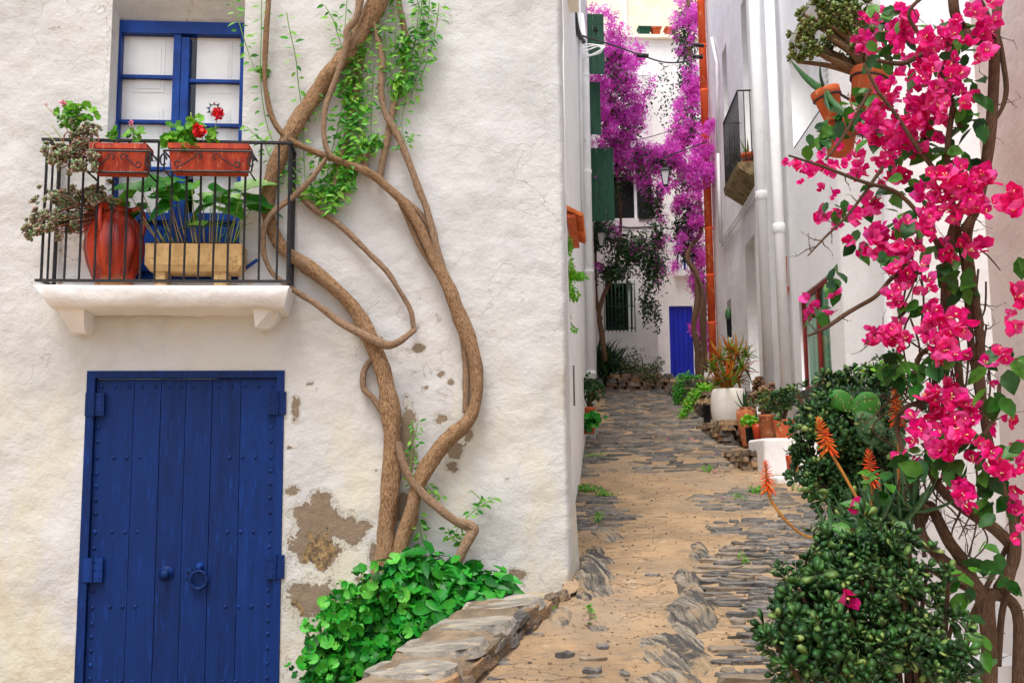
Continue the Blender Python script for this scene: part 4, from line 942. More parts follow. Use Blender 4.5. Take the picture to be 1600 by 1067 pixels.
def arum_mesh(name, mat, seed):
    """large arrow shaped leaf, stalk end at the origin, length along +x"""
    r_ = random.Random(seed); mb = MB(); half = [(0, .0), (-.22, .20), (-.12, .34), (.1, .38), (.4, .31), (.7, .17), (1, 0)]; V, fs = [], []
    mid = [(0, 0), (-.02, 0), (.0, 0), (.12, 0), (.4, 0), (.7, 0), (1, 0)]
    w = r_.uniform(.85, 1.15); cup = r_.uniform(.15, .5); drp = r_.uniform(.1, .5)
    zf = lambda x, y: cup * abs(y) - drp * max(x, 0) ** 2 + .05 * math.sin(9 * x + seed) * (abs(y) > .1)
    for s_ in (1, -1):
        b = len(V)
        for (x, y), (mx_, _) in zip(half, mid): V += [(x, s_ * y * w, zf(x, y)), (mx_, 0, zf(mx_, 0) - .02)]
        for i in range(6):
            q = (b + 2 * i, b + 2 * i + 1, b + 2 * i + 3, b + 2 * i + 2); fs.append(q if s_ > 0 else q[::-1])
    mb.add(V, fs); return mb.mesh(name, mat, True)
def Rz3(a): return Matrix.Rotation(a, 3, 'Z')
def frame(n, x=None, roll=None):
    """3x3 with z along n; x axis near the given vector"""
    n = Vector(n).normalized(); x = Vector(x) if x is not None else Vector((random.gauss(0, 1), random.gauss(0, 1), random.gauss(0, 1)))
    x = (x - n * x.dot(n)).normalized(); y = n.cross(x); return Matrix([[x[i], y[i], n[i]] for i in range(3)])
# leaf and flower materials
M_vineleaf = leafm('vine_leaf', [srgb(44, 122, 30), srgb(84, 164, 40), srgb(146, 204, 66)], .45, .3)
M_shoot = basic('green_shoot', srgb(120, 160, 70), srgb(96, 136, 56), .6, 10, (1, 1, 1), ())
M_pelar = leafm('pelargonium_leaf', [srgb(8, 78, 14), srgb(22, 128, 24), srgb(48, 164, 36), srgb(110, 196, 70)], .5, .2)
M_pointed = leafm('dark_pointed_leaf', [srgb(10, 92, 24), srgb(26, 134, 32), srgb(60, 168, 44)], .42, .2)
M_arum = leafm('arum_leaf', [srgb(42, 120, 30), srgb(70, 150, 36), srgb(130, 186, 60)], .35, .3)
M_stalk = basic('pale_green_stalk', srgb(150, 176, 90), srgb(176, 140, 96), .5, 4, (1, 1, 1), ())
M_eche = leafm('grey_rosette_leaf', [srgb(128, 150, 112), srgb(170, 128, 120), srgb(120, 162, 104), srgb(196, 150, 136)], .55, .05)
M_reds = basic('red_brown_stem', srgb(170, 104, 84), srgb(120, 82, 62), .7, 8, (1, 1, 1), ())
M_redfl = leafm('red_petal', [srgb(220, 10, 14), srgb(240, 24, 20), srgb(196, 4, 16)], .6, .2)
M_pinkfl = leafm('pale_pink_petal', [srgb(240, 130, 160), srgb(246, 160, 180)], .6, .2)
M_lime = leafm('lime_geranium_leaf', [srgb(88, 160, 30), srgb(124, 190, 48), srgb(60, 130, 30)], .5, .3)

# ------------------------------------------------------------------ woody vine climbing the facade
vine = thing('climbing_vine', 'old woody vine with twisting bare trunks climbing the white facade', 'vine', F(uz(605, 900, .1)[0], 1.0, .1))
VK = 6.85 / FPX
def vpath(pts, d0=.05, wav=.015):
    P, R_ = [], []
    for k, q in enumerate(pts):
        r = q[2] * VK * random.uniform(.80, 1.0); d = max(r + .012, d0) + (q[3] if len(q) > 3 else 0); p = fac(q[0], q[1], d); P.append(p); R_.append(r)
    return P, R_
STEMS = [
    ('trunk', [(588, 935, 17), (594, 900, 16), (603, 855, 16), (606, 800, 16), (611, 740, 15.5), (613, 690, 15.5), (610, 640, 14.5), (601, 595, 14), (591, 555, 14), (577, 525, 14), (555, 484, 13), (520, 448, 12), (482, 418, 12), (450, 396, 11), (430, 368, 11), (419, 335, 11), (421, 292, 11.5), (438, 242, 12.5), (457, 205, 13.5), (485, 160, 14), (519, 112, 14.5), (558, 62, 15.5), (589, 6, 17), (606, -50, 17)], .06),
    ('trunk', [(612, 930, 14), (620, 880, 13.5), (637, 815, 13.5), (655, 755, 13), (680, 712, 12.5), (706, 682, 12.5), (732, 655, 12), (745, 618, 11.5), (744, 570, 12), (733, 530, 12), (716, 487, 12), (702, 455, 11.5), (690, 428, 11), (672, 392, 9), (654, 352, 8.5), (632, 318, 8), (609, 296, 8), (584, 275, 7), (548, 258, 6), (507, 243, 5.5), (470, 228, 5.2), (446, 213, 5), (425, 184, 4.6), (414, 130, 4.4), (415, 70, 4.6), (419, 10, 5), (422, -40, 5)], .10),
    ('branch', [(698, 448, 6), (686, 405, 6.5), (674, 365, 6), (660, 338, 5), (640, 318, 4.5), (618, 302, 4)], .06),
    ('branch', [(702, 455, 6), (690, 415, 6), (678, 372, 6), (668, 330, 6), (655, 297, 6), (636, 247, 6.5), (620, 208, 6.5), (603, 178, 6), (595, 140, 5.5), (597, 98, 5.5), (589, 56, 5), (580, 20, 5)], .09),
    ('branch', [(592, 280, 7), (600, 240, 6.5), (610, 198, 6.5), (617, 157, 6.5), (631, 112, 6), (636, 70, 6), (628, 30, 5), (620, -20, 5)], .05),
    ('branch', [(727, 645, 5), (729, 600, 6), (728, 560, 6), (720, 510, 5)], .04),
    ('branch', [(690, 435, 4), (668, 405, 4.5), (650, 372, 4.5), (634, 336, 4.5), (622, 310, 4)], .05),
    ('branch', [(510, 247, 4), (488, 278, 4.5), (455, 310, 5), (431, 328, 5.5), (419, 343, 5.5), (411, 366, 5), (411, 391, 5), (424, 424, 4.5), (452, 448, 5), (494, 475, 5.5), (530, 502, 6), (560, 520, 6.5), (590, 535, 7), (608, 540, 6.5), (627, 532, 5.5), (650, 514, 4)], .14),
    ('branch', [(646, 513, 4.5), (641, 484, 4.5), (620, 448, 4.8), (602, 421, 5), (575, 394, 5), (548, 367, 5.2), (521, 344, 5.5), (494, 328, 6), (473, 310, 6.5), (462, 298, 4)], .06),
    ('branch', [(519, 247, 4), (510, 230, 4.5), (506, 202, 4.5), (509, 169, 5), (519, 138, 5), (533, 101, 5.5), (541, 67, 6), (543, 48, 6), (557, 28, 6), (562, 0, 7), (566, -40, 7)], .17),
    ('branch', [(588, 560, 5), (576, 566, 5.5), (568, 585, 6), (569, 607, 5.5), (583, 622, 5), (598, 645, 5), (608, 662, 4)], .05),
    ('branch', [(622, 690, 5), (627, 712, 6), (638, 742, 6.5), (658, 768, 7), (685, 792, 7.5), (712, 813, 8), (738, 824, 9), (734, 838, 8.5), (722, 862, 8), (713, 885, 8), (700, 930, 8)], .15),
    ('branch', [(520, 300, 5), (532, 250, 5.5), (545, 200, 6), (555, 150, 6), (562, 110, 6), (566, 80, 6)], .05),
    ('branch', [(572, 270, 5), (570, 248, 5.5), (574, 238, 6), (580, 232, 6)], .06)]
for nm, pts, d in STEMS:
    m_ = MB(); P, R_ = vpath(pts, d); m_.tube(P, R_, 16 if nm == 'trunk' else 10, .3, 9); m_.build(nm, M_bark if max(q[2] for q in pts) > 9 else M_barkthin, vine, True)
def leafy(pts, n, size, d=.06, spread=.03, root=vine, mat=M_vineleaf, stemr=.0035, name='leafy_shoot', both=True):
    """one shoot: green stem and its leaves as a single part"""
    P = [fac(x, y, d + .02 * math.sin(k * 1.3)) for k, (x, y) in enumerate(pts)]
    m_ = MB(); m_.tube(P, [stemr] * (len(P) - 1) + [stemr * .4], 5, 0, 4); sv = m_.v; sf = m_.f
    L = [0]
    for a, b in zip(P[:-1], P[1:]): L.append(L[-1] + (b - a).length)
    m2 = MB(); m2.v = list(sv); m2.f = list(sf); m2.uv = list(m_.uv); m2.mi = [0] * len(sf)
    V, fs = TL; n = int(n * 1.5)
    for k in range(n):
        t = L[-1] * (k + .5 + random.uniform(-.3, .3)) / n; i = max(j for j in range(len(L)) if L[j] <= max(t, 0)); i = min(i, len(P) - 2)
        q = P[i].lerp(P[i + 1], (t - L[i]) / max(1e-6, L[i + 1] - L[i])); sd_ = 1 if k % 2 else -1
        ax = FT * sd_ * random.uniform(.5, 1) + Vector((0, 0, random.uniform(-1.0, .35))) + FN * random.uniform(0, .6)
        nr = FN * random.uniform(.4, 1) + Vector((0, 0, random.uniform(-.1, .9))) + FT * random.uniform(-.4, .4)
        Rm = frame(nr, ax); s_ = size * random.uniform(.65, 1.2); q = q + FT * sd_ * random.uniform(0, spread) + FN * random.uniform(0, spread)
        m2.cur = 1; m2.add([q + Rm @ Vector((x * s_, y * s_, z * s_)) for x, y, z in V], [tuple(f) for f in fs])
    return m2.build(name, [M_shoot, mat], root, False)
for pts, n, sz in (([(358, -10), (372, 30), (384, 70), (398, 110)], 11, .062), ([(409, -10), (408, 60), (407, 120), (412, 170), (420, 205), (432, 235)], 17, .062), ([(448, 20), (452, 45), (462, 90), (466, 130), (472, 175), (475, 250), (478, 300)], 20, .06),
                   ([(508, 10), (520, 30), (528, 55), (535, 75)], 9, .055), ([(543, -10), (540, 30), (537, 70)], 7, .055), ([(596, 40), (580, 70), (566, 100), (556, 140), (556, 190), (562, 230)], 26, .066),
                   ([(585, 100), (582, 140), (580, 190), (581, 230)], 16, .06), ([(686, 5), (682, 40), (670, 90), (655, 125), (640, 150)], 18, .06), ([(660, -10), (655, 40), (640, 100), (630, 140)], 26, .062), ([(620, -10), (618, 50), (615, 110)], 18, .06), ([(600, 45), (606, 90), (612, 120)], 12, .055),
                   ([(622, 150), (632, 120), (645, 80), (652, 40), (656, -10)], 26, .066), ([(560, 60), (552, 110), (545, 170), (535, 230), (528, 280), (522, 330)], 46, .07), ([(545, 90), (540, 140), (528, 200), (515, 250), (508, 300)], 34, .066), ([(556, 150), (550, 210), (545, 260), (536, 320)], 34, .07), ([(570, 160), (560, 210), (555, 250)], 22, .066),
                   ([(500, 245), (495, 270), (488, 300), (484, 320)], 16, .06), ([(478, 310), (492, 300), (505, 310), (520, 335)], 18, .06), ([(470, 300), (462, 270), (455, 255), (470, 248)], 7, .05), ([(672, -10), (668, 40), (660, 90), (648, 130), (640, 165)], 26, .06), ([(648, -10), (662, 30), (676, 70)], 14, .055), ([(610, 20), (600, 60), (604, 110), (598, 150)], 18, .055), ([(575, 30), (568, 70), (575, 120), (572, 170)], 18, .055), ([(636, 150), (628, 190), (632, 225)], 10, .05), ([(500, 120), (494, 150), (500, 190)], 9, .05), ([(386, 198), (395, 208), (412, 222), (420, 240), (432, 262), (446, 275), (450, 300)], 18, .055),
                   ([(618, 235), (632, 228), (640, 215), (650, 213)], 10, .05), ([(560, 255), (572, 240), (590, 225)], 14, .055), ([(645, 765), (642, 730), (645, 700), (652, 665), (655, 655)], 22, .045), ([(660, 850), (656, 820), (650, 800)], 8, .06), ([(712, 830), (730, 808), (745, 795), (775, 775)], 14, .05), ([(700, 825), (706, 838), (722, 850), (715, 830)], 14, .05), ([(662, 752), (672, 765), (690, 778)], 9, .05), ([(735, 765), (760, 785), (770, 775)], 3, .04), ([(520, 945), (528, 930), (540, 915), (528, 905)], 8, .04)):
    leafy(pts, n, sz)
# dense leafy knots where shoots gather
for (px, py, rx_, ry_, n) in ((548, 78, 22, 16, 40), (536, 265, 22, 50, 70), (545, 140, 18, 35, 45), (636, 70, 22, 40, 50), (622, 130, 18, 22, 34), (412, 108, 9, 9, 14), (572, 225, 24, 14, 26), (505, 300, 24, 22, 36), (590, 215, 14, 12, 12)):
    P, N = blob(px, py, 6.75, rx_, ry_, .05, int(n * 1.5), .1); N = N * .5 + np.array(FN) * .8 + np.array((0, 0, .4))
    scatter('leaf_cluster', TL, P, orient(N, .45, (0, -.1, -.8)), RNG.uniform(.04, .075, len(P)), M_vineleaf, vine)

# ------------------------------------------------------------------ bush at the foot of the vine
def leaf_objects(root, tplV, P, R, S, mat, name='leaf', nmax=300, variants=4, extra='foliage'):
    """the largest as objects of their own sharing a few meshes, the rest as one part"""
    V, Tf = tplV; ms = []
    for k in range(variants):
        w = V.copy(); w[:, 2] += .05 * np.sin(V[:, 0] * (4 + k) + k) * np.abs(V[:, 1]) * 3; w[:, 1] *= 1 + .12 * (k - 1.5) / 1.5
        ms.append(fast_mesh(name, w, Tf, mat))
    n = len(P); order = np.argsort(P[:, 1]) if n > nmax else np.arange(n)
    for i in order[:nmax]: inst(name, ms[i % variants], m4(R[i], P[i], float(S[i])), root)
    r = order[nmax:]
    if len(r): scatter(extra, tplV, P[r], R[r], S[r], mat, root)
def stems_to(root, base, P, n, r0, mat, name='stem', lift=.3):
    m_ = MB(); b0 = Vector(base)
    for i in RNG.choice(len(P), min(n, len(P)), False):
        e = Vector(P[i]); mid_ = b0.lerp(e, .5) + Vector((0, 0, lift * (e - b0).length * .3)) + Vector((random.gauss(0, .02), random.gauss(0, .02), 0)); m_.tube([b0 + Vector((random.gauss(0, r0), random.gauss(0, r0), 0)), mid_, e], [r0, r0 * .6, r0 * .25], 5, 0, 3)
    return m_.build(name, mat, root, True)
fb = lambda px, py, d, rx_, ry_, rd, n: (px, py, fac(px, py, d).y, rx_, ry_, rd, n)
pb = thing('pelargonium_bush', 'dense bright green bush of round scalloped leaves at the vine foot', 'bush', F(-1.0, .62, .25))
P, N = blobs([fb(545, 985, .3, 58, 55, .2, 330), fb(600, 950, .3, 62, 60, .2, 330), fb(525, 1050, .35, 55, 45, .2, 260), fb(605, 1045, .45, 66, 45, .2, 340), fb(672, 995, .5, 48, 36, .16, 260), fb(580, 1075, .55, 60, 30, .15, 160), fb(660, 925, .3, 45, 30, .14, 70), fb(555, 1010, .15, 60, 60, .1, 120)])
N = N * .7 + np.array((.02, -.75, .55)); leaf_objects(pb, TR, P, orient(N, .5), RNG.uniform(.034, .09, len(P)), M_pelar, 'leaf', 300)
stems_to(pb, F(-1.0, .62, .25), P, 40, .008, M_stalk)
pq = thing('leafy_plant', 'dark green plant with long pointed leaves above the round leaved bush', 'plant', F(-.55, .92, .25))
P, N = blobs([fb(655, 880, .22, 52, 26, .14, 110), fb(715, 900, .28, 52, 22, .14, 90), fb(760, 915, .3, 40, 18, .12, 90), fb(690, 935, .35, 60, 22, .14, 80), fb(615, 890, .25, 30, 22, .1, 36), fb(720, 930, .4, 60, 18, .12, 60)])
N = N * .6 + np.array((.05, -.5, .8)); leaf_objects(pq, TL, P, orient(N, .35, (.35, -.4, -.35)), RNG.uniform(.10, .17, len(P)), M_pointed, 'leaf', 300)
stems_to(pq, F(-.55, .92, .25), P, 30, .007, M_stalk)

# ------------------------------------------------------------------ balcony: flower boxes in iron holders
def flower_box(x0, x1, y0, y1, label):
    d0, d1 = RD + .03, RD + .19; t = thing('flower_box', label, 'planter', F(uz((x0 + x1) / 2, y1, d1)[0], uz(x0, y1, d1)[1], (d0 + d1) / 2), 'flower boxes on the balcony rail')
    a0, zt_ = uz(x0, y0, d1); a1, zb_ = uz(x1, y1, d1); m_ = MB(); i = .025
    m_.hexa([F(a0 + i, zb_, d1 - i), F(a1 - i, zb_, d1 - i), F(a1 - i, zb_, d0 + i), F(a0 + i, zb_, d0 + i), F(a0 + .006, zt_ - .035, d1 - .006), F(a1 - .006, zt_ - .035, d1 - .006), F(a1 - .006, zt_ - .035, d0 + .006), F(a0 + .006, zt_ - .035, d0 + .006)])
    for (p, q, r, s_) in ((a0, a1, d1 - .014, d1), (a0, a1, d0, d0 + .014), (a0, a0 + .014, d0 + .014, d1 - .014), (a1 - .014, a1, d0 + .014, d1 - .014)): m_.fbox(p, q, zt_ - .034, zt_, r, s_)
    m_.build('box', M_terrared, t); m_ = MB(); m_.fbox(a0 + .015, a1 - .015, zt_ - .04, zt_ - .018, d0 + .015, d1 - .015); m_.build('soil', M_soil, t)
    # iron holder with scrolls
    hd = thing('planter_holder', 'black wrought iron holder with scrolls around the ' + label.split(' with ')[0], 'holder', F((a0 + a1) / 2, zb_ - .01, RD + .02), 'iron planter holders')
    m_ = MB(); zr2 = zt_ - .055
    m_.tube([F(a0 - .02, zr2, RD), F(a0 - .02, zr2, d1 + .012), F(a1 + .02, zr2, d1 + .012), F(a1 + .02, zr2, RD)], .007, 6); m_.build('hoop', M_iron, hd)
    m_ = MB(); m_.tube([F(a0 - .01, zb_ - .008, RD), F(a0 - .01, zb_ - .008, d1), F(a1 + .01, zb_ - .008, d1), F(a1 + .01, zb_ - .008, RD)], .007, 6); m_.build('base_bar', M_iron, hd)
    for e in (a0 - .02, a1 + .02): m_ = MB(); m_.tube([F(e, zr2, d1 + .01), F(e + .01, (zr2 + zb_) / 2, d1 + .02), F(e, zb_ - .008, d1)], .006, 5, 0, 4); m_.tube([F(e + .02 * math.cos(q), (zr2 + zb_) / 2 + .035 * math.sin(q), d1 + .014) for q in np.linspace(0, 5.5, 14)], .006, 5); m_.build('end_scroll', M_iron, hd)
    w = a1 - a0; c_ = (a0 + a1) / 2; zc = (zr2 + zb_) / 2
    for sg in (-1, 1):
        m_ = MB(); pts = []
        for q in np.linspace(0, 1, 34):
            if q < .38: th = (1 - q / .38) * 4.6 + .2; r = .008 + .022 * (q / .38); pts.append((c_ + sg * (w * .1 + r * math.cos(th)), zc + .02 + r * math.sin(th)))
            elif q < .66: e = (q - .38) / .28; pts.append((c_ + sg * (w * (.13 + .18 * e)), zc + .028 - .06 * e))
            else: th = -1.6 + (q - .66) / .34 * 5.0; r = .024 * (1 - (q - .66) / .34 * .6); pts.append((c_ + sg * (w * .36 + r * math.cos(th)), zc - .022 + r * math.sin(th)))
        m_.tube([F(a, z, d1 + .012) for a, z in pts], .0045, 5); m_.build('scroll', M_iron, hd)
    return t, (a0, a1, zt_, (d0 + d1) / 2)
def ball_flower(root, px, py, d, r, mat, n=46, name='flower'):
    c = np.array(fac(px, py, d)); dd_ = RNG.normal(0, 1, (n, 3)); dd_ /= np.linalg.norm(dd_, axis=1, keepdims=True)
    scatter(name, T_([(0, 0, 0), (.5, .4, .12), (1, .15, .1), (1, -.15, .1), (.5, -.4, .12)], [(0, 4, 3, 2, 1)]), c + dd_ * r * .5, orient(dd_, .35), r * .75, mat, root, None)
def geranium(root, lst, mat, size):
    P, N = blobs(lst, 1, .3); N = N * .5 + np.array((0, -.6, .6)); scatter('foliage', TR, P, orient(N, .4), RNG.uniform(size * .7, size * 1.2, len(P)), mat, root)
bx1, q1 = flower_box(141, 228, 223, 268, 'left balcony flower box with few shoots and trailing grey rosettes')
bx2, q2 = flower_box(262, 388, 223, 267, 'right balcony flower box with two red geranium blooms')
dm = q1[3]
geranium(bx1, [fb(112, 178, dm, 30, 12, .06, 34), fb(130, 185, dm, 16, 12, .05, 16), fb(104, 192, dm, 14, 10, .05, 10), fb(208, 208, dm, 9, 10, .04, 9), fb(176, 210, dm, 6, 8, .03, 6)], M_lime, .055)
geranium(bx2, [fb(285, 215, dm, 28, 18, .07, 56), fb(300, 200, dm, 22, 18, .06, 34), fb(330, 212, dm, 10, 16, .05, 18), fb(290, 232, dm + .06, 26, 8, .03, 22), fb(262, 222, dm, 12, 8, .05, 14)], M_lime, .05)
ball_flower(bx2, 340, 179, dm + .03, .045, M_redfl); ball_flower(bx2, 311, 205, dm + .06, .05, M_redfl); ball_flower(bx1, 98, 162, dm, .026, M_pinkfl, 26); ball_flower(bx1, 205, 192, dm, .02, M_pinkfl, 20); ball_flower(bx1, 72, 163, dm, .012, M_pinkfl, 12); ball_flower(bx1, 104, 300 - 62, dm + .1, .016, M_pinkfl, 14)
for root, ls in ((bx2, [((340, 179), (326, 225)), ((311, 208), (318, 228)), ((298, 176), (300, 225))]), (bx1, [((98, 166), (118, 225)), ((72, 166), (110, 210)), ((205, 195), (206, 226)), ((177, 205), (180, 226)), ((80, 195), (100, 230)), ((66, 205), (98, 235))])):
    for a_, b_ in ls: m_ = MB(); m_.tube([fac(*a_, dm), fac((a_[0] + b_[0]) / 2 + 3, (a_[1] + b_[1]) / 2, dm), fac(*b_, dm)], .003, 5, 0, 3); m_.build('stem', M_stalk, root, True)
ER = [rosette_mesh('rosette', M_eche, 60 + k, 12, 1.15, (.05, 1.2), .9) for k in range(5)]
def eche(root, lst, base, nb):
    P, N = blobs(lst, .9, .0); P += RNG.normal(0, .012, P.shape); N = N * .5 + np.array((0, -.8, .3))
    for i in range(len(P)): inst('rosette', ER[i % 5], m4(frame(N[i] + RNG.normal(0, .3, 3)), P[i], random.uniform(.032, .05)), root)
    m_ = MB(); b0 = Vector(base)
    for i in range(0, len(P), max(1, len(P) // nb)):
        e = Vector(P[i]); m_.tube([b0 + Vector((random.gauss(0, .03), random.gauss(0, .02), 0)), b0.lerp(e, .55) + Vector((random.gauss(0, .04), -.02, random.gauss(0, .04))), e], [.006, .005, .004], 5, 0, 4)
    m_.build('stem', M_reds, root, True)
eche(bx1, [fb(128, 205, dm + .02, 22, 26, .05, 26), fb(105, 240, dm + .06, 36, 20, .05, 34), fb(140, 250, dm + .11, 16, 18, .02, 14), fb(120, 262, dm + .08, 26, 10, .03, 14), fb(86, 246, dm + .03, 16, 12, .04, 10)], fac(150, 226, dm), 22)

# red ribbed jar with trailing rosettes
jc = uz(177, 437, .05); jar = thing('ceramic_jar', 'red glazed three handled jar with trailing grey rosettes on the balcony', 'jar', F(jc[0], zt, .05))
H_ = uz(177, 327, .05)[1] - zt; R_ = 42 * 6.8 / FPX
prof = [(.48, 0), (.54, .03), (.72, .16), (.92, .34), (1.02, .50), (1.02, .60), (.94, .74), (.76, .86), (.58, .94), (.55, .96), (.62, 1.0), (.58, 1.0), (.56, .96), (.5, .9), (.02, .9)]
def jarmat():
    m, nt, b = newmat('red_glaze'); v = wpos(nt, (9, 9, .8)); f = nz(nt, v, 1.6, 5, .6); g = nz(nt, wpos(nt), 60, 4, .7)
    col = mix(nt, mapr(nt, f, .35, .65), srgb(206, 66, 34), srgb(120, 28, 18)); col = mix(nt, mapr(nt, g, .68, .74), col, srgb(224, 176, 140))
    ge = nt.nodes.new('ShaderNodeNewGeometry'); sp = nt.nodes.new('ShaderNodeSeparateXYZ'); nt.links.new(ge.outputs['Position'], sp.inputs[0])
    low = math_(nt, 'ADD', sp.outputs['Z'], math_(nt, 'MULTIPLY', nz(nt, wpos(nt), 9, 5), .16)); col = mix(nt, mapr(nt, low, zt + .17, zt + .11), col, srgb(190, 136, 76))
    nt.links.new(col, b.inputs['Base Color']); b.inputs['Roughness'].default_value = .28; b.inputs['Specular IOR Level'].default_value = .55; nt.links.new(bump(nt, g, .3, .003), b.inputs['Normal']); return m
M_jar = jarmat()
m_ = MB(); m_.lathe(F(jc[0], zt, .05), [(r * R_, z * H_) for r, z in prof], 56, lambda r, z, a: r * (1 + .06 * math.cos(11 * a) * (.08 < z / H_ < .9)), None); m_.build('body', M_jar, jar, True)
for az in (math.pi + .1, -1.75, .0):
    m_ = MB(); dv = Vector((math.cos(az), math.sin(az), 0)); c0 = F(jc[0], zt, .05); m_.tube([c0 + dv * R_ * q + Vector((0, 0, H_ * z)) for q, z in ((.6, .97), (.85, 1.0), (1.02, .93), (1.06, .8), (.97, .66))], [.02, .017, .016, .017, .02], 10, 0, 5); m_.build('handle', M_jar, jar, True)
eche(jar, [fb(140, 306, .2, 42, 14, .05, 40), fb(95, 312, .24, 42, 18, .05, 40), fb(75, 345, .28, 34, 24, .05, 38), fb(112, 350, .22, 26, 20, .05, 22), fb(55, 362, .3, 18, 12, .04, 16), fb(165, 318, .12, 26, 8, .05, 16)], F(jc[0] - .04, zt + H_ * .93, .08), 34)
geranium(jar, [fb(190, 322, .1, 14, 6, .04, 10)], M_lime, .05)

# stone trough of arum leaves
tr = thing('stone_trough', 'pale sandstone trough on two feet with big green arrow shaped leaves', 'planter', F(uz(302, 437, .1)[0], zt, .1))
M_sand = basic('pale_sandstone', srgb(222, 186, 130), srgb(196, 158, 104), .85, 9, (1, 1, 1), ((30, .5, .008), (110, .4, .003)), .2, c3=srgb(170, 134, 90))
a0, z1_ = uz(227, 380, .19); a1, _ = uz(378, 380, .19); zb_ = uz(300, 423, .19)[1]; m_ = MB(); c_ = .03
fr = lambda z, i: [F(a0 + i, z, .19 - i * .5), F(a1 - i, z, .19 - i * .5), F(a1 - i, z, -.02), F(a0 + i, z, -.02)]
m_.hexa(fr(zb_ + .04, 0) + fr(z1_, 0)); m_.hexa(fr(zb_, .03) + fr(zb_ + .04, .0)); m_.build('basin', M_sand, tr)
for x0, x1 in ((241, 257), (334, 353)): m_ = MB(); m_.fbox(uz(x0, 430, .17)[0], uz(x1, 430, .17)[0], zt - .005, zb_ + .005, -.0, .16); m_.build('foot', M_sand, tr)
m_ = MB(); m_.fbox(a0 + .02, a1 - .02, z1_ - .01, z1_ + .012, .0, .165); m_.build('soil', M_soil, tr)
AM = [arum_mesh('leaf', M_arum, k) for k in range(5)]
for k, (px, py, sz, ang) in enumerate(((205, 308, .15, 200), (222, 300, .17, 165), (238, 292, .17, 20), (246, 306, .15, -40), (258, 285, .13, 60), (228, 325, .13, 240), (275, 300, .15, 150), (292, 310, .18, 200), (300, 296, .16, 100), (318, 312, .19, -10), (330, 320, .16, 190), (345, 308, .13, 80), (352, 325, .16, -60), (378, 298, .19, 20), (385, 312, .17, -10), (372, 318, .15, 170), (392, 328, .16, -15), (300, 345, .09, -60), (318, 352, .09, 160), (212, 330, .12, 210), (268, 322, .14, 240), (335, 300, .14, 40))):
    d = random.uniform(.02, .16); c0 = fac(px, py, d); a = math.radians(ang); ax = FT * math.cos(a) + Vector((0, 0, math.sin(a))) * .8; nr = FN * .7 + Vector((0, 0, .75)) + FT * random.uniform(-.5, .5)
    inst('leaf', AM[k % 5], m4(frame(nr, ax), c0, sz * 1.3), tr); e = F(a0 + .08 + (a1 - a0 - .16) * min(1, max(0, (px - 215) / 170)), z1_, .09)
    m_ = MB(); m_.tube([e, e.lerp(c0, .5) + FN * .02, c0], [.005, .004, .003], 5, 0, 4); m_.build('stalk', M_stalk, tr, True)
for k in range(10):
    e = F(random.uniform(a0 + .05, a1 - .05), z1_, .1); m_ = MB(); m_.tube([e, e + Vector((random.gauss(0, .04), -.01, .12)), e + Vector((random.gauss(0, .12), -.03, random.uniform(.1, .2)))], [.003, .0025, .001], 4, 0, 3); m_.build('grass_blade', M_arum, tr)
m_ = MB(); m_.tube([fac(380, 422, .02), fac(402, 406, .05)], .012, 8); m_.tube([fac(340, 437, .0), fac(380, 422, .02)], .012, 8); tag(m_.build('blue_stick', M_blueframe, None, True), 'short blue painted stick leaning at trough on the balcony', 'stick')
# suncatcher on the right pane
cc = uz(334, 170, -WREC + .006); m_ = None; ST = thing('sun_ornament', 'small multicoloured sun shaped ornament on the window pane', 'ornament', F(cc[0], cc[1], -WREC - .01))
for k in range(9):
    a = 2 * math.pi * k / 9 + math.pi / 2; colr = [(150, 80, 70), (80, 120, 90), (70, 90, 150), (60, 70, 80), (150, 60, 80), (210, 190, 60), (90, 150, 120), (120, 90, 80), (80, 60, 60)][k]
    mt = basic('coloured_glass', srgb(*colr), None, .3, 5, (1, 1, 1), ()); pt2 = lambda r, t: F(cc[0] + r * math.cos(t), cc[1] + r * math.sin(t), -WREC - .008)
    m_ = MB(); m_.prism([pt2(.034, a - .3), pt2(.058, a), pt2(.034, a + .3)], FN * .004); m_.build('sun_ray', mt, ST)
m_ = MB(); m_.tube([F(cc[0] + .033 * math.cos(t), cc[1] + .033 * math.sin(t), -WREC - .006) for t in np.linspace(0, 2 * math.pi, 25)], .003, 5); m_.build('ring', M_iron, ST)
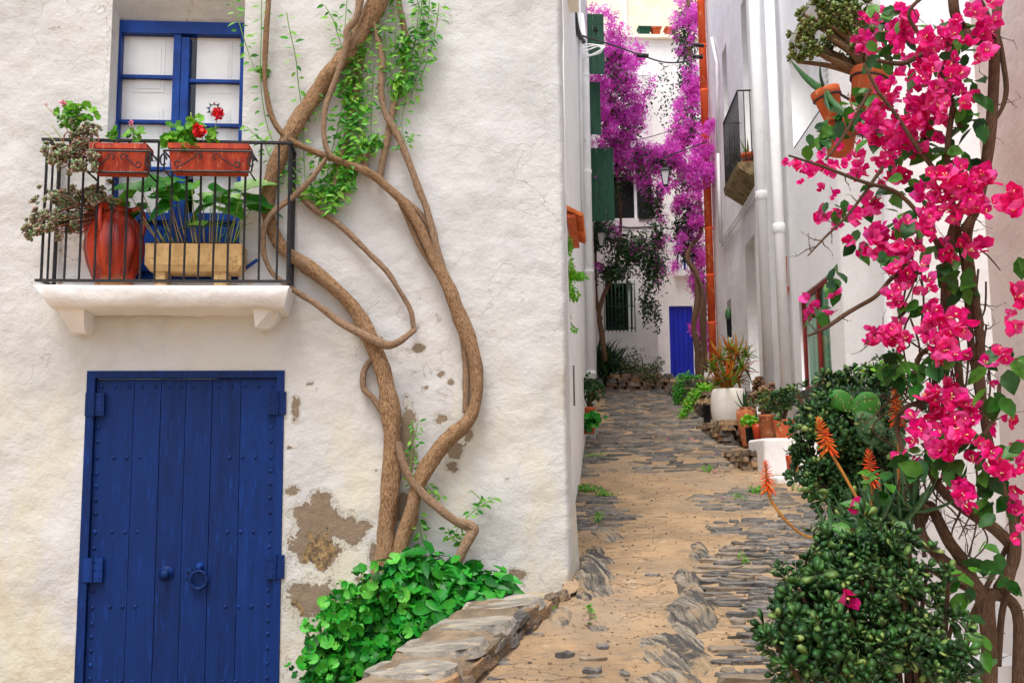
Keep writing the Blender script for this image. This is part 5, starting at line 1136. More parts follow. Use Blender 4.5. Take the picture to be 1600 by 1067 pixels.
# ------------------------------------------------------------------ magenta bougainvilleas of the upper alley
M_mag = leafm('magenta_bract', [srgb(242, 76, 222), srgb(254, 120, 238), srgb(214, 40, 190), srgb(255, 172, 248)], .6, .45, .2)
M_dkleaf = leafm('dark_bougainvillea_leaf', [srgb(22, 48, 24), srgb(40, 72, 32), srgb(62, 100, 44)], .45, .2)
TF = T_([(0, 0, 0), (.5, .3, .2), (1, 0, .3), (.5, -.3, .2), (-.25, .45, .2), (-.5, .87, .3), (-.5, .1, .2), (-.5, -.1, .2), (-.5, -.87, .3), (-.25, -.45, .2)], [(0, 3, 2, 1), (0, 4, 5, 6), (0, 7, 8, 9)])
def bougain(name, label, base, lst_f, lst_l, trunks, fs=(.034, .056), ls=(.06, .11), dY=0):
    t = thing(name, label, 'bougainvillea', base)
    sh = lambda l: [(b[0] - 3, b[1], b[2] + dY, *b[3:]) if dY and not (b[0] > 1084 and 185 < b[1] < 300) else b for b in l]
    lst_f, lst_l, trunks = sh(lst_f), sh(lst_l), [(p, y + dY * .5) for p, y in trunks]
    for pts, Y_ in trunks:
        m_ = MB(); m_.tube([at(p[0], p[1], Y_ + (p[3] if len(p) > 3 else 0)) for p in pts], [p[2] * .72 * Y_ / FPX for p in pts], 8, .25, 5); m_.build('trunk', M_barkdark, t, True)
    P, N = blobs(lst_l, 1, .25); N = N + np.array((0, -.5, .5)); scatter('leaves', TS, P, orient(N, .6), RNG.uniform(ls[0], ls[1], len(P)), M_dkleaf, t)
    # flowers gather in sprays
    for k, b in enumerate(lst_f):
        n = max(3, int(b[6] * 2.9 * (2.2 if dY and b[1] > 330 else 1)) // 34); C, D = blob(*b[:6], n, .4); P = np.repeat(C, 34, 0) + RNG.normal(0, .058, (n * 34, 3)) * np.array((1, 1, 1.1)); N = np.repeat(D, 34, 0) * .6 + np.array((0, -.7, .4))
        scatter('flower_spray', TF, P, orient(N, .6), RNG.uniform(fs[0], fs[1], len(P)), M_mag, t)
    return t
bougain('bougainvillea', 'big magenta bougainvillea over the left green shutters, bare trunk below', at(941, 560, 21.2),
    [(955, 70, 18, 28, 30, .5, 330), (935, 150, 18, 12, 60, .4, 260), (965, 120, 18.2, 30, 40, .6, 520), (985, 95, 18.4, 22, 22, .4, 240), (955, 185, 18.6, 32, 45, .6, 620), (985, 170, 18.8, 26, 30, .5, 380), (945, 245, 18.8, 22, 40, .5, 360), (975, 240, 19, 30, 32, .6, 520), (1005, 245, 19.3, 26, 18, .5, 340), (1040, 245, 19.6, 32, 14, .4, 340), (1010, 270, 19.6, 20, 16, .4, 160), (930, 285, 18.4, 10, 28, .3, 130), (1000, 200, 19.4, 12, 16, .3, 70), (1010, 140, 19, 18, 14, .3, 40), (1025, 300, 20, 16, 26, .3, 60), (1030, 330, 20, 10, 16, .3, 40), (960, 360, 21, 30, 18, .3, 60), (1000, 400, 21, 34, 26, .3, 90), (1028, 430, 21.2, 10, 40, .3, 90), (955, 420, 21, 30, 22, .3, 40), (1025, 380, 21.2, 14, 16, .3, 40), (940, 22, 17.6, 20, 18, .3, 80)],
    [(955, 110, 18.2, 34, 60, .5, 500), (965, 190, 18.8, 42, 50, .5, 800), (975, 250, 19.2, 50, 32, .5, 900), (1030, 255, 19.8, 40, 22, .4, 500), (950, 300, 19.4, 30, 24, .5, 500), (1020, 315, 20, 20, 36, .4, 380), (940, 365, 20.8, 26, 30, .4, 800), (985, 390, 21, 44, 32, .4, 1500), (1020, 410, 21.1, 26, 50, .35, 1100), (960, 425, 21, 34, 20, .3, 700), (1010, 470, 21.3, 14, 40, .3, 380), (1026, 490, 21.4, 8, 30, .2, 120), (1030, 360, 21, 14, 30, .3, 260), (1010, 150, 19, 26, 30, .4, 50), (935, 330, 20, 16, 30, .3, 300)],
    [([(946, 565, 6), (940, 520, 6), (936, 490, 5), (942, 465, 5), (958, 430, 4), (965, 400, 4), (970, 340, 3), (962, 250, 3, -2), (955, 150, 3, -3)], 21.2), ([(940, 500, 4), (932, 470, 4), (930, 400, 4), (936, 330, 3), (940, 260, 3, -2)], 21.2)])
bougain('bougainvillea', 'tall magenta bougainvillea column against the orange clay pipe', at(1092, 585, 20.8),
    [(1075, 20, 20.2, 22, 36, .5, 300), (1085, 40, 20.0, 14, 30, .4, 160), (1062, 45, 20.3, 14, 12, .4, 60), (1068, 85, 20.3, 12, 12, .3, 50), (1085, 130, 20, 16, 26, .4, 260), (1075, 160, 20.1, 22, 26, .5, 300), (1090, 160, 19.9, 16, 24, .4, 200), (1080, 205, 20.0, 30, 28, .5, 520), (1062, 225, 20.2, 20, 22, .4, 240), (1095, 235, 19.8, 18, 26, .4, 260), (1060, 265, 20.0, 24, 22, .4, 300), (1088, 275, 19.8, 22, 24, .4, 320), (1045, 290, 20, 16, 14, .3, 140), (1085, 310, 20, 18, 22, .4, 200), (1065, 320, 20.1, 16, 12, .3, 110), (1090, 350, 20, 14, 22, .3, 110), (1098, 400, 20.2, 10, 22, .3, 110), (1092, 440, 20.4, 12, 20, .3, 110), (1100, 470, 20.4, 8, 18, .25, 80), (1098, 510, 20.5, 9, 22, .25, 90), (1106, 545, 20.5, 6, 16, .2, 40), (1065, 380, 20.3, 12, 26, .3, 60), (1110, 195, 19.5, 8, 10, .2, 60), (1060, 420, 20.3, 6, 10, .2, 20), (1086, 515, 20.5, 4, 6, .2, 12), (1108, 275, 19.6, 6, 18, .2, 60)],
    [(1075, 60, 20.3, 22, 60, .5, 900), (1078, 120, 20.2, 20, 30, .4, 500), (1080, 200, 20.2, 34, 40, .5, 700), (1078, 280, 20.1, 36, 36, .5, 700), (1080, 340, 20.2, 24, 34, .4, 700), (1078, 390, 20.4, 22, 30, .4, 500), (1098, 440, 20.5, 12, 40, .3, 260), (1102, 510, 20.6, 8, 40, .25, 220), (1045, 160, 20.4, 20, 40, .4, 90), (1058, 360, 20.4, 12, 20, .3, 120), (1104, 570, 20.6, 8, 12, .2, 90), (1040, 120, 20.4, 14, 30, .3, 40)],
    [([(1092, 590, 8), (1090, 545, 8), (1084, 510, 6), (1090, 470, 7), (1088, 430, 6), (1074, 405, 6), (1080, 385, 5), (1096, 360, 5), (1092, 300, 4), (1082, 200, 4), (1078, 100, 4), (1075, 0, 4)], 20.8), ([(1094, 590, 7), (1100, 545, 6), (1096, 500, 5), (1098, 460, 4), (1090, 430, 4)], 20.7), ([(1104, 580, 3), (1102, 500, 3), (1104, 440, 2)], 20.6)], dY=1.5)

# ------------------------------------------------------------------ street lanterns and cables
def lantern(px, py, Y, h_, label, mat, glow, arm):
    c = at(px, py, Y); t = thing('street_lantern', label, 'lantern', c); m_ = MB(); s_ = h_
    m_.lathe(c, [(.03 * s_, .78 * s_), (.05 * s_, .80 * s_), (.10 * s_, .84 * s_), (.12 * s_, .95 * s_), (.05 * s_, 1.02 * s_), (.03 * s_, 1.10 * s_), (.01 * s_, 1.12 * s_)], 12)
    m_.build('cap', mat, t)
    m_ = MB(); m_.lathe(c, [(.10 * s_, -.03 * s_), (.13 * s_, .0), (.12 * s_, .03 * s_)], 4); m_.build('base_ring', mat, t)
    m_ = MB(); m_.lathe(c, [(.29 * s_, .62 * s_), (.30 * s_, .66 * s_), (.17 * s_, .78 * s_), (.08 * s_, .82 * s_)], 4, None, Rz3(.6)); m_.build('roof', mat, t)
    m_ = MB(); m_.lathe(c, [(.12 * s_, .03 * s_), (.25 * s_, .62 * s_)], 4, None, Rz3(.6)); m_.build('glass', glow, t)
    for k in range(4):
        a = .6 + k * math.pi / 2; dv = Vector((math.cos(a), math.sin(a), 0)); m_ = MB(); m_.tube([c + dv * .125 * s_ + Vector((0, 0, .03 * s_)), c + dv * .26 * s_ + Vector((0, 0, .63 * s_))], .018 * s_, 5); m_.build('corner_bar', mat, t)
    m_ = MB(); m_.tube([c + Vector((0, 0, 1.1 * s_)), c + Vector((0, 0, 1.25 * s_)), arm + Vector((0, -.02, .1))], .014, 6, 0, 4); m_.build('arm', mat, t)
M_frost = basic('frosted_glass', srgb(226, 226, 230), srgb(210, 210, 216), .3, 3, (1, 1, 1), (), .5)
lantern(1040, 290, 18.3, .42, 'black street lantern with frosted panes under magenta bougainvillea', M_iron, M_frost, at(1105, 230, 18.8))
lantern(940, 385, 20.3, .42, 'dark green wall lantern half hidden in left bougainvillea', M_green, M_frost, at(926, 372, 20.6))
def cable(pts, r, label, mat=M_iron):
    m_ = MB(); m_.tube([at(*p) for p in pts], r, 5, 0, 6); return tag(m_.build('overhead_cable', mat, None, True), label, 'cable', 'overhead cables')
sag = cable([(905, 55, 13.5), (960, 72, 15), (1005, 88, 16.5), (1040, 98, 17.5), (1075, 96, 18.4), (1098, 85, 19.5)], .014, 'sagging black overhead cable with splices crossing the alley top')
cable([(945, 222, 18), (1000, 218, 18.5), (1062, 200, 19.5)], .008, 'thin black wire crossing above the alley lantern')
for p in ((1004, 88, 16.5), (1090, 90, 19.3), (1092, 72, 19.4)): m_ = MB(); m_.tube([at(*p) + Vector((-.1, 0, .02)), at(*p) + Vector((.1, 0, 0))], .04, 8); m_.build('splice_sleeve', M_iron, sag)
cable([(893, -10, 12), (897, 20, 12), (903, 50, 12.6), (912, 66, 13.4)], .035, 'twisted black cable drop at the top of left house')
# climbing jasmine on the left house
cj = thing('climbing_jasmine', 'bright green jasmine climbing left alley wall under tiled canopy', 'climber', at(890, 560, 9.2))
M_jas = leafm('bright_jasmine_leaf', [srgb(96, 190, 30), srgb(140, 214, 50), srgb(70, 160, 28), srgb(200, 200, 60)], .5, .4, pos=[0, .4, .85, 1])
def jast(pts, Y_): m_ = MB(); m_.tube([at(x, y, Y_) for x, y in pts], .006, 5, 0, 4); m_.build('stem', M_shoot, cj, True)
jast([(893, 600), (890, 520), (886, 450), (884, 380)], 9.0); jast([(886, 450), (898, 430), (912, 425)], 9.0); jast([(888, 480), (892, 505), (902, 515)], 9.0)
P, N = blobs([(886, 385, 8.9, 9, 14, .15, 200), (890, 425, 8.9, 10, 18, .18, 260), (905, 430, 8.8, 12, 6, .1, 120), (890, 455, 8.9, 10, 14, .15, 200), (900, 462, 8.9, 8, 6, .1, 26), (886, 490, 9, 6, 14, .12, 36), (898, 512, 8.9, 6, 5, .08, 14), (884, 375, 9, 10, 8, .1, 26)]); N = N + np.array((.3, -.6, .4))
scatter('leaves', TS, P, orient(N, .5, (0, 0, -1)), RNG.uniform(.03, .055, len(P)), M_jas, cj)

# ------------------------------------------------------------------ bed with wild plants under the barred window
bedw = thing('dry_stone_bed', 'low dry stone bed wall under the barred window', 'bed wall', at(985, 598, 21.2))
z0_ = hbase(21.2); m_ = MB(); m_.box(((1.93 + 3.3) / 2, 21.6, z0_ + .08), (1.32, .75, .42)); m_.build('soil', M_soil, bedw)
for row in range(4):
    x = 1.88 + .05 * row
    while x < 3.2:
        L = random.uniform(.14, .34); inst('rubble_stone', random.choice(SB if random.random() < .7 else SG), Matrix.Translation((x + L / 2, 21.2 + .03 * random.random(), z0_ + .02 + row * .085)) @ Matrix.Diagonal((L * .97, .16, .085, 1)), bedw); x += L
def bush(name, label, base, lst, tpl, mat, size, cat='plant', stems=14, up=None, smat=M_barkdark, r0=.008):
    t = thing(name, label, cat, base); P, N = blobs(lst, 1, .25); N = N * .7 + np.array((0, -.4, .6)); scatter('foliage', tpl, P, orient(N, .5, up), RNG.uniform(size[0], size[1], len(P)), mat, t)
    stems_to(t, base, P, stems, r0, smat, 'stem'); return t
TB = T_([(0, -.035, 0), (0, .035, 0), (.6, .03, .12), (.6, -.03, .12), (1, 0, .05)], [(0, 3, 2, 1), (3, 4, 2)])
M_wild = leafm('wild_grey_green_leaf', [srgb(60, 84, 44), srgb(92, 116, 60), srgb(124, 132, 76), srgb(110, 90, 60)], .6, .2)
bush('strappy_plant', 'dark strap leaved clump at the left of the far bed', at(950, 588, 21.4), [(950, 575, 21.4, 18, 22, .2, 260), (940, 570, 21.4, 10, 26, .2, 120)], TB, M_dkleaf, (.3, .6), up=(0, 0, 1))
bush('wild_bush', 'loose grey green wild bush under the barred window', at(985, 592, 21.5), [(975, 575, 21.4, 22, 20, .2, 360), (1000, 580, 21.4, 20, 16, .2, 300), (990, 560, 21.6, 24, 20, .2, 160)], TS, M_wild, (.04, .09))
bush('wild_bush', 'wispy wild bush at the right end of far bed, beside blue door', at(1020, 594, 21.4), [(1020, 578, 21.4, 18, 16, .2, 240), (1030, 568, 21.4, 12, 16, .2, 80), (1015, 590, 21.2, 26, 8, .15, 220)], TS, M_wild, (.04, .09))

# ------------------------------------------------------------------ dry stone planters on the right
def dry_wall(name, label, x0, x1, y0, y1, z0, z1, cat='bed wall', soil=True, mats=(SB, SG), p=.6, rowh=.06):
    t = thing(name, label, cat, ((x0 + x1) / 2, (y0 + y1) / 2, z0)); m_ = MB(); m_.box(((x0 + x1) / 2, (y0 + y1) / 2, (z0 + z1) / 2 - .03), (x1 - x0 - .1, y1 - y0 - .1, z1 - z0 - .04)); m_.build('soil', M_soil, t)
    rows = max(1, int((z1 - z0) / rowh))
    for row in range(rows):
        z = z0 + (row + .5) * (z1 - z0) / rows
        for (ax, ay, bx_, by) in ((x0, y0, x1, y0), (x0, y1, x0, y0)):
            Lw = math.hypot(bx_ - ax, by - ay); s_ = random.uniform(-.1, 0); an = math.atan2(by - ay, bx_ - ax)
            while s_ < Lw:
                L = random.uniform(.1, .3); m = (min(s_ + L, Lw + .04) + s_) / 2
                inst('rubble_stone', random.choice(mats[0] if random.random() < p else mats[1]), Matrix.Translation((ax + math.cos(an) * m, ay + math.sin(an) * m, z)) @ Matrix.Rotation(an + random.uniform(-.06, .06), 4, 'Z') @ Matrix.Diagonal((L * .96, .13 + .04 * random.random(), (z1 - z0) / rows * .95, 1)), t); s_ += L
    return t
zg = hbase
dry_wall('dry_stone_planter', 'far dark dry stone planter draped in greenery before the blue door', 3.12, 3.95, 18.4, 20.6, zg(18.4) - .1, at(1080, 592, 18.4).z, p=.25)
dry_wall('dry_stone_planter', 'middle dry stone planter left of big white pot', 3.05, 3.75, 16.0, 17.9, zg(16) - .12, at(1095, 612, 16.0).z, p=.4)
M_hang = leafm('hanging_green_leaf', [srgb(40, 110, 30), srgb(70, 150, 40), srgb(96, 180, 52)], .5, .3)
bush('hanging_plant', 'green creeper hanging over the far dry stone planter', at(1075, 592, 18.6), [(1070, 590, 18.4, 16, 8, .4, 260), (1062, 608, 18.2, 10, 18, .15, 300), (1056, 622, 18.1, 6, 14, .1, 160), (1090, 592, 18.5, 12, 6, .3, 100)], TS, M_hang, (.04, .07))
bush('hanging_plant', 'light green creeper spilling from the middle dry stone planter', at(1098, 608, 16.4), [(1100, 605, 16.2, 14, 8, .3, 200), (1085, 618, 15.95, 10, 10, .1, 160), (1074, 634, 15.9, 8, 14, .08, 200), (1066, 650, 15.85, 6, 10, .06, 110), (1112, 612, 16.2, 8, 10, .2, 120)], TS, M_jas, (.04, .07))
# retaining rubble under the pots
dry_wall('dry_stone_ledge', 'brown dry stone ledge below big white pot', 2.74, 3.8, 13.2, 15.9, zg(13.2) - .15, zg(14.4) + .12, p=.8)
dry_wall('dry_stone_ledge', 'brown dry stone ledge left of the white masonry plinth', 2.58, 3.72, 11.35, 13.1, zg(11.3) - .15, at(1180, 703, 11.4).z, p=.9)
# ------------------------------------------------------------------ pots along the right side of the alley
def pot(name, label, px, py_top, py_bot, wpx, Y_, mat, style='pot', cat='potted plant', group='pots along the right of the alley', zfix=None):
    c = at(px, py_bot, Y_); zt_ = at(px, py_top, Y_).z; h_ = zt_ - c.z; r = wpx * Y_ / FPX / 2
    t = thing(name, label, cat, c, group)
    pr = {'pot': [(.68, 0), (.72, .02), (.90, .74), (1, .76), (1.03, .98), (.98, 1), (.9, .98), (.86, .86), (.02, .86)],
          'cyl': [(.82, 0), (.85, .02), (.95, .9), (1, .92), (1.0, 1), (.9, 1), (.86, .9), (.02, .9)],
          'round': [(.70, 0), (.76, .01), (.92, .25), (1.0, .52), (.98, .8), (.88, .97), (.84, 1), (.78, .98), (.78, .9), (.02, .9)],
          'jar': [(.45, 0), (.5, .02), (.72, .25), (.96, .55), (1.0, .72), (.88, .88), (.62, .94), (.60, .96), (.72, 1), (.66, 1), (.54, .94), (.02, .9)],
          'bucket': [(.75, 0), (.78, .01), (.96, .95), (1.02, .96), (1.02, 1), (.94, 1), (.9, .9), (.02, .9)]}[style]
    m_ = MB(); m_.lathe(c, [(a * r, b * h_) for a, b in pr], 28); m_.build('pot', mat, t, True)
    m_ = MB(); m_.lathe(c, [(.8 * r * pr[-2][0] / .86 * .98, h_ * .87), (.78 * r * pr[-2][0] / .86, h_ * .9)], 20); m_.build('soil', M_soil, t)
    if style == 'jar':
        for s_ in (-1, 1): m_ = MB(); m_.tube([c + Vector((s_ * r * q, 0, h_ * z)) for q, z in ((.62, .93), (.95, .93), (1.03, .82), (.96, .7))], r * .09, 7, 0, 4); m_.build('handle', mat, t, True)
    return t, c + Vector((0, 0, h_ * .9)), r, h_
def blade_mesh(name, mat, seed, bend=.5, w=.09, thick=.25, teeth=False):
    """succulent blade along +x from the origin, curving up (+z) or down"""
    r_ = random.Random(seed); mb = MB(); n = 9; V, fs = [], []
    for i in range(n + 1):
        t = i / n; ww = w * (1 - t ** 2.2) * (1 if t > .12 else .75 + 2 * t); z = bend * t * t; y0 = .06 * math.sin(t * 3 + seed) * t
        V += [(t, y0 + ww, z + ww * .45), (t, y0, z - ww * thick), (t, y0 - ww, z + ww * .45), (t, y0, z + ww * .08)]
    for i in range(n):
        a = 4 * i
        for k in range(4): k2 = (k + 1) % 4; fs.append((a + k, a + k2, a + 4 + k2, a + 4 + k))
    mb.add(V, fs)
    if teeth:
        for i in range(1, n * 3):
            t = i / (n * 3); ww = w * (1 - t ** 2.2); z = bend * t * t + ww * .45; y0 = .06 * math.sin(t * 3 + seed) * t
            for s_ in (1, -1): mb.add([(t - .012, y0 + s_ * ww, z), (t + .012, y0 + s_ * ww, z), (t + .01, y0 + s_ * (ww + .02), z + .008)], [(0, 1, 2)])
    return mb.mesh(name, mat, True)
def rosette_of(root, c, n, L, mesh_list, el=(.25, 1.3), name='leaf', tilt=None):
    for k in range(n):
        az = k * 2.4 + random.uniform(-.25, .25); e = el[0] + (el[1] - el[0]) * (k / n); s_ = L * random.uniform(.75, 1.1)
        Rm = Matrix.Rotation(az, 3, 'Z') @ Matrix.Rotation(-e, 3, 'Y')
        if tilt is not None: Rm = tilt @ Rm
        inst(name, mesh_list[k % len(mesh_list)], m4(Rm, c, s_), root)
M_aloe = leafm('aloe_leaf', [srgb(62, 104, 62), srgb(84, 126, 74), srgb(50, 88, 58)], .4, .05)
M_aloeor = leafm('sunburnt_aloe_leaf', [srgb(96, 170, 40), srgb(200, 120, 40), srgb(224, 90, 30), srgb(130, 180, 50), srgb(70, 130, 40)], .45, .15)
M_agave = leafm('agave_leaf', [srgb(92, 124, 104), srgb(110, 140, 118)], .5, .05)
M_jade = leafm('jade_leaf', [srgb(26, 58, 24), srgb(42, 84, 34), srgb(66, 112, 46), srgb(150, 172, 92)], .4, .08, .4, pos=[0, .45, .85, 1])
M_jadeol = leafm('olive_jade_leaf', [srgb(70, 96, 34), srgb(104, 126, 48), srgb(136, 146, 70), srgb(96, 84, 40)], .35, .1, .5)
M_whitepot = basic('white_ceramic', srgb(238, 232, 222), srgb(226, 218, 206), .6, 3, (1, 1, 1), ((30, .15, .004),), .3)
M_blackpot = basic('black_plastic', srgb(34, 36, 40), srgb(24, 26, 30), .5, 4, (1, 1, 1), ())
M_redpot = basic('orange_red_glaze', srgb(206, 74, 34), srgb(180, 56, 26), .4, 6, (1, 1, 1), ((40, .15, .002),), .4)
M_oldpot = basic('weathered_terracotta', srgb(198, 118, 76), srgb(164, 92, 58), .85, 9, (1, 1, .6), ((60, .4, .003),), .2, c3=srgb(222, 176, 140))
AB = [blade_mesh('leaf', M_aloeor, k, b, .085) for k, b in enumerate((.5, -.3, .3, -.6, .1))]
AL = [blade_mesh('leaf', M_aloe, k, b, .085, .3) for k, b in enumerate((.45, .3, .55, .2))]
ALT = [blade_mesh('leaf', M_aloe, k + 9, b, .10, .3, True) for k, b in enumerate((.4, .25, .5, .1))]
JR = [rosette_mesh('leaf_rosette', M_jade, k, 9) for k in range(6)]
JO = [rosette_mesh('leaf_rosette', M_jadeol, 20 + k, 9) for k in range(5)]
t, c, r, h_ = pot('potted_aloe', 'big round white pot with orange and green tree aloe', 1140, 608, 671, 56, 14.2, M_whitepot, 'round')
for k, (px, py, L) in enumerate(((1125, 560, .26), (1150, 552, .26), (1142, 575, .26), (1115, 580, .24), (1160, 575, .24), (1135, 590, .26), (1152, 595, .24), (1165, 555, .18), (1122, 600, .2), (1138, 545, .2))):
    e = at(px, py, 14.2 + random.uniform(-.15, .15)); m_ = MB(); m_.tube([c, c.lerp(e, .6) + Vector((0, 0, .02)), e], .018, 6, 0, 3); m_.build('stem', M_aloeor, t)
    rosette_of(t, e, 16, L * 1.1, AB, (-.6, 1.2))
t, c, r, h_ = pot('potted_agave', 'large orange clay jar with small dark agave', 1167, 636, 697, 27, 13.0, M_oldpot, 'jar'); rosette_of(t, c + Vector((0, 0, .02)), 10, .26, AL, (.3, 1.3))
t, c, r, h_ = pot('potted_plant', 'small black pot with lime green leaves', 1172, 668, 694, 14, 12.4, M_blackpot, 'bucket')
P, N = blob(1172, 658, 12.4, 14, 9, .09, 150, .2); scatter('foliage', TR, P, orient(N + np.array((0, -.4, .6)), .4), RNG.uniform(.03, .05, len(P)), M_jas, t)
pot('empty_pot', 'glossy orange red pot standing beside the small black pot', 1185, 661, 691, 17, 12.3, M_redpot, 'jar', 'pot')
t, c, r, h_ = pot('potted_shrub', 'tall plain terracotta pot with olive jade shrub, left of the last pot', 1200, 648, 689, 26, 12.0, M_oldpot, 'cyl')
def jade(root, base, lst, meshes, size, nb, mat=M_barkdark, r0=.012, ns=1):
    P, N = blobs(lst, ns, .3); P += RNG.normal(0, .012, P.shape) * np.where(RNG.random((len(P), 1)) < .15, 3, 1); VV, FF, nv = [], [], 0; npm = [mesh_np(m) for m in meshes]
    for n_, i in enumerate(np.argsort(P[:, 1])):
        Mx = m4(frame(Vector(N[i]) + Vector((0, -.25, .45)) + Vector(RNG.normal(0, .3, 3))), P[i], random.uniform(*size))
        if n_ < 300: inst('leaf_rosette', meshes[i % len(meshes)], Mx, root); continue
        v_, f_ = npm[i % len(meshes)]; A_ = np.array(Mx); VV.append(v_ @ A_[:3, :3].T + A_[:3, 3]); FF.append(f_ + nv); nv += len(v_)
    if VV: link_mesh('inner_foliage', fast_mesh('inner_foliage', np.concatenate(VV), np.concatenate(FF), meshes[0].materials[0], True), root, 'stuff')
    b0 = Vector(base)
    for i in range(0, len(P), max(1, len(P) // nb)):
        m_ = MB(); e = Vector(P[i]); m_.tube([b0 + Vector((random.gauss(0, r0 * .5), random.gauss(0, r0 * .5), 0)), b0.lerp(e, .5) + Vector((random.gauss(0, .02), random.gauss(0, .02), .08 * (e - b0).length)), e], [r0, r0 * .6, r0 * .3], 6, .1, 4); m_.build('branch', mat, root, True)
jade(t, c, [(1198, 630, 12, 16, 16, .12, 60)], JO, (.04, .06), 6)
t, c, r, h_ = pot('potted_jade', 'wide rimmed terracotta pot with dark jade shrub on the white plinth', 1226, 656, 687, 32, 11.3, M_terra, 'pot')
jade(t, c, [(1220, 628, 11.3, 24, 20, .16, 90), (1232, 620, 11.3, 14, 14, .12, 40)], JR, (.035, .055), 8)
t, c, r, h_ = pot('potted_plant', 'black bucket pot with dried pale flowers beside white pot', 1105, 633, 660, 14, 15.2, M_blackpot, 'bucket')
P, N = blob(1102, 628, 15.2, 12, 5, .1, 120, .2); scatter('dried_flowers', TF, P, orient(N + np.array((0, -.3, .8)), .4), .03, basic('dry_cream_petal', srgb(200, 180, 140), srgb(160, 130, 90), .8, 30, (1, 1, 1), ()), t)
# brown leaved succulent behind the jade pots
bs_ = thing('brown_succulent', 'brown leaved succulent standing against the white downpipes', 'succulent', at(1192, 650, 13.2)); BR = [rosette_mesh('leaf_rosette', leafm('brown_leaf', [srgb(140, 96, 70), srgb(176, 140, 110), srgb(110, 74, 54)], .5, .1), 70 + k, 9, 1.3) for k in range(3)]
jade(bs_, at(1192, 660, 13.2), [(1192, 612, 13.2, 14, 20, .12, 26), (1180, 618, 13.2, 8, 10, .1, 8)], BR, (.07, .11), 6, M_reds)
# white plinths, red pots at their foot
def plinth(label, x0, x1, y0, y1, z0, z1):
    m_ = MB(); n = 6; m_.box(((x0 + x1) / 2, (y0 + y1) / 2, (z0 + z1) / 2), (x1 - x0, y1 - y0, z1 - z0)); o = m_.build('masonry_plinth', M_white); b = o.modifiers.new('bevel', 'BEVEL'); b.width = .03; b.segments = 3; tag(o, label, 'plinth', 'white masonry plinths')
a_, b_ = at(1196, 745, 10.95), at(1247, 684, 10.95); plinth('white masonry plinth under the wide rimmed terracotta pot', a_.x, b_.x + .3, 10.95, 11.7, a_.z - .1, b_.z)
a_, b_ = at(1215, 762, 10.5), at(1300, 743, 10.5); plinth('low white masonry step below red pots, at street edge', a_.x, b_.x, 10.5, 10.93, a_.z - .15, b_.z)
pot('flower_pot', 'red flower pot nested behind another, at the white plinth foot', 1236, 711, 745, 14, 10.75, M_redpot, 'pot', 'pot')
t, c, r, h_ = pot('potted_aloe', 'terracotta flower pot with small grey aloe at the white plinth foot', 1242, 713, 746, 15, 10.62, M_oldpot, 'pot'); rosette_of(t, c + Vector((0, 0, .02)), 9, .16, AL, (.3, 1.3))
# niche cactus, balcony pot
t, c, r, h_ = pot('potted_cactus', 'thin black pot with small cactus in the wall niche', 1140, 498, 527, 9, R1.pt(b4[0] + .2, 0, -.1).y, M_blackpot, 'bucket', group='pots on the right house')
m_ = MB(); m_.lathe(c, [(.04, 0), (.06, .06), (.06, .16), (.03, .22), (.005, .23)], 12, lambda r, z, a: r * (1 + .12 * math.cos(8 * a))); m_.build('cactus', M_aloe, t, True)
t, c, r, h_ = pot('potted_succulent', 'orange pot with small spiky plant on the right balcony', 1168, 226, 248, 22, R1.pt(s0 + .35, 0, .2).y, M_terra, 'pot', group='pots on the right house')
ob = t; dz = zs + .01 - t.location.z; t.location.z += dz
rosette_of(t, c, 7, .3, AB, (.5, 1.4)); P, N = blob(1150, 235, R1.pt(s1 - .5, 0, .3).y, 8, 18, .2, 60); scatter('wisps', TS, P, orient(N, .5), .05, M_hang, t)

# left side: potted jade tree and a small leafy pot
t, c, r, h_ = pot('potted_jade', 'round headed jade tree in terracotta pot at the left downpipe foot', 921, 636, 660, 20, 13.3, M_terra, 'pot', group='pots on the left of the alley')
jade(t, c, [(922, 608, 13.3, 20, 18, .16, 110), (915, 598, 13.3, 12, 10, .1, 26)], JR, (.035, .055), 9)
t, c, r, h_ = pot('potted_plant', 'small leafy green plant in low pot at left wall foot', 920, 660, 678, 22, 12.9, M_terra, 'pot', group='pots on the left of the alley')
P, N = blob(921, 658, 12.85, 18, 13, .14, 120, .3); scatter('foliage', TR, P, orient(N + np.array((0, -.5, .6)), .4), RNG.uniform(.05, .08, len(P)), M_pelar, t)
# weeds, fallen petals
M_weed = leafm('weed_leaf', [srgb(70, 140, 30), srgb(104, 170, 44), srgb(52, 112, 28)], .55, .3)
for k, (px, py, rx_, ry_, n, lb) in enumerate(((915, 767, 26, 7, 170, 'bright green weed patch at white wall foot, left of street'), (945, 775, 20, 7, 110, 'small weed patch in dark slate near the left wall'), (935, 812, 12, 4, 40, 'tiny weed tuft low in the left dark slate'), (1185, 770, 26, 6, 110, 'thin weed patch in street before the white step'), (1105, 736, 14, 5, 60, 'small weed tuft in the mid street sand'), (925, 715, 26, 8, 70, 'dry weeds at the left street edge under potted jade'), (920, 968, 8, 7, 26, 'tiny plant with pink flower below the left bedrock'), (858, 950, 8, 8, 30, 'little green sprout on the stone kerb end'), (1155, 780, 14, 4, 36, 'sparse weeds on right slate patch'), (1160, 878, 8, 4, 20, 'tiny weeds among lower right slates'))):
    g = grd(px, py); t = thing('weed_clump', lb, 'weeds', g, 'weeds on the street'); P, N = blob(px, py - ry_ * .4, g.y, rx_, ry_, .18, n, 0); P[:, 2] = [hz(p[0], p[1]) + random.uniform(.005, .05) for p in P]
    scatter('leaves', TS, P, orient(np.tile((0, -.3, 1.0), (len(P), 1)), .5), RNG.uniform(.025, .05, len(P)), M_weed, t, None)
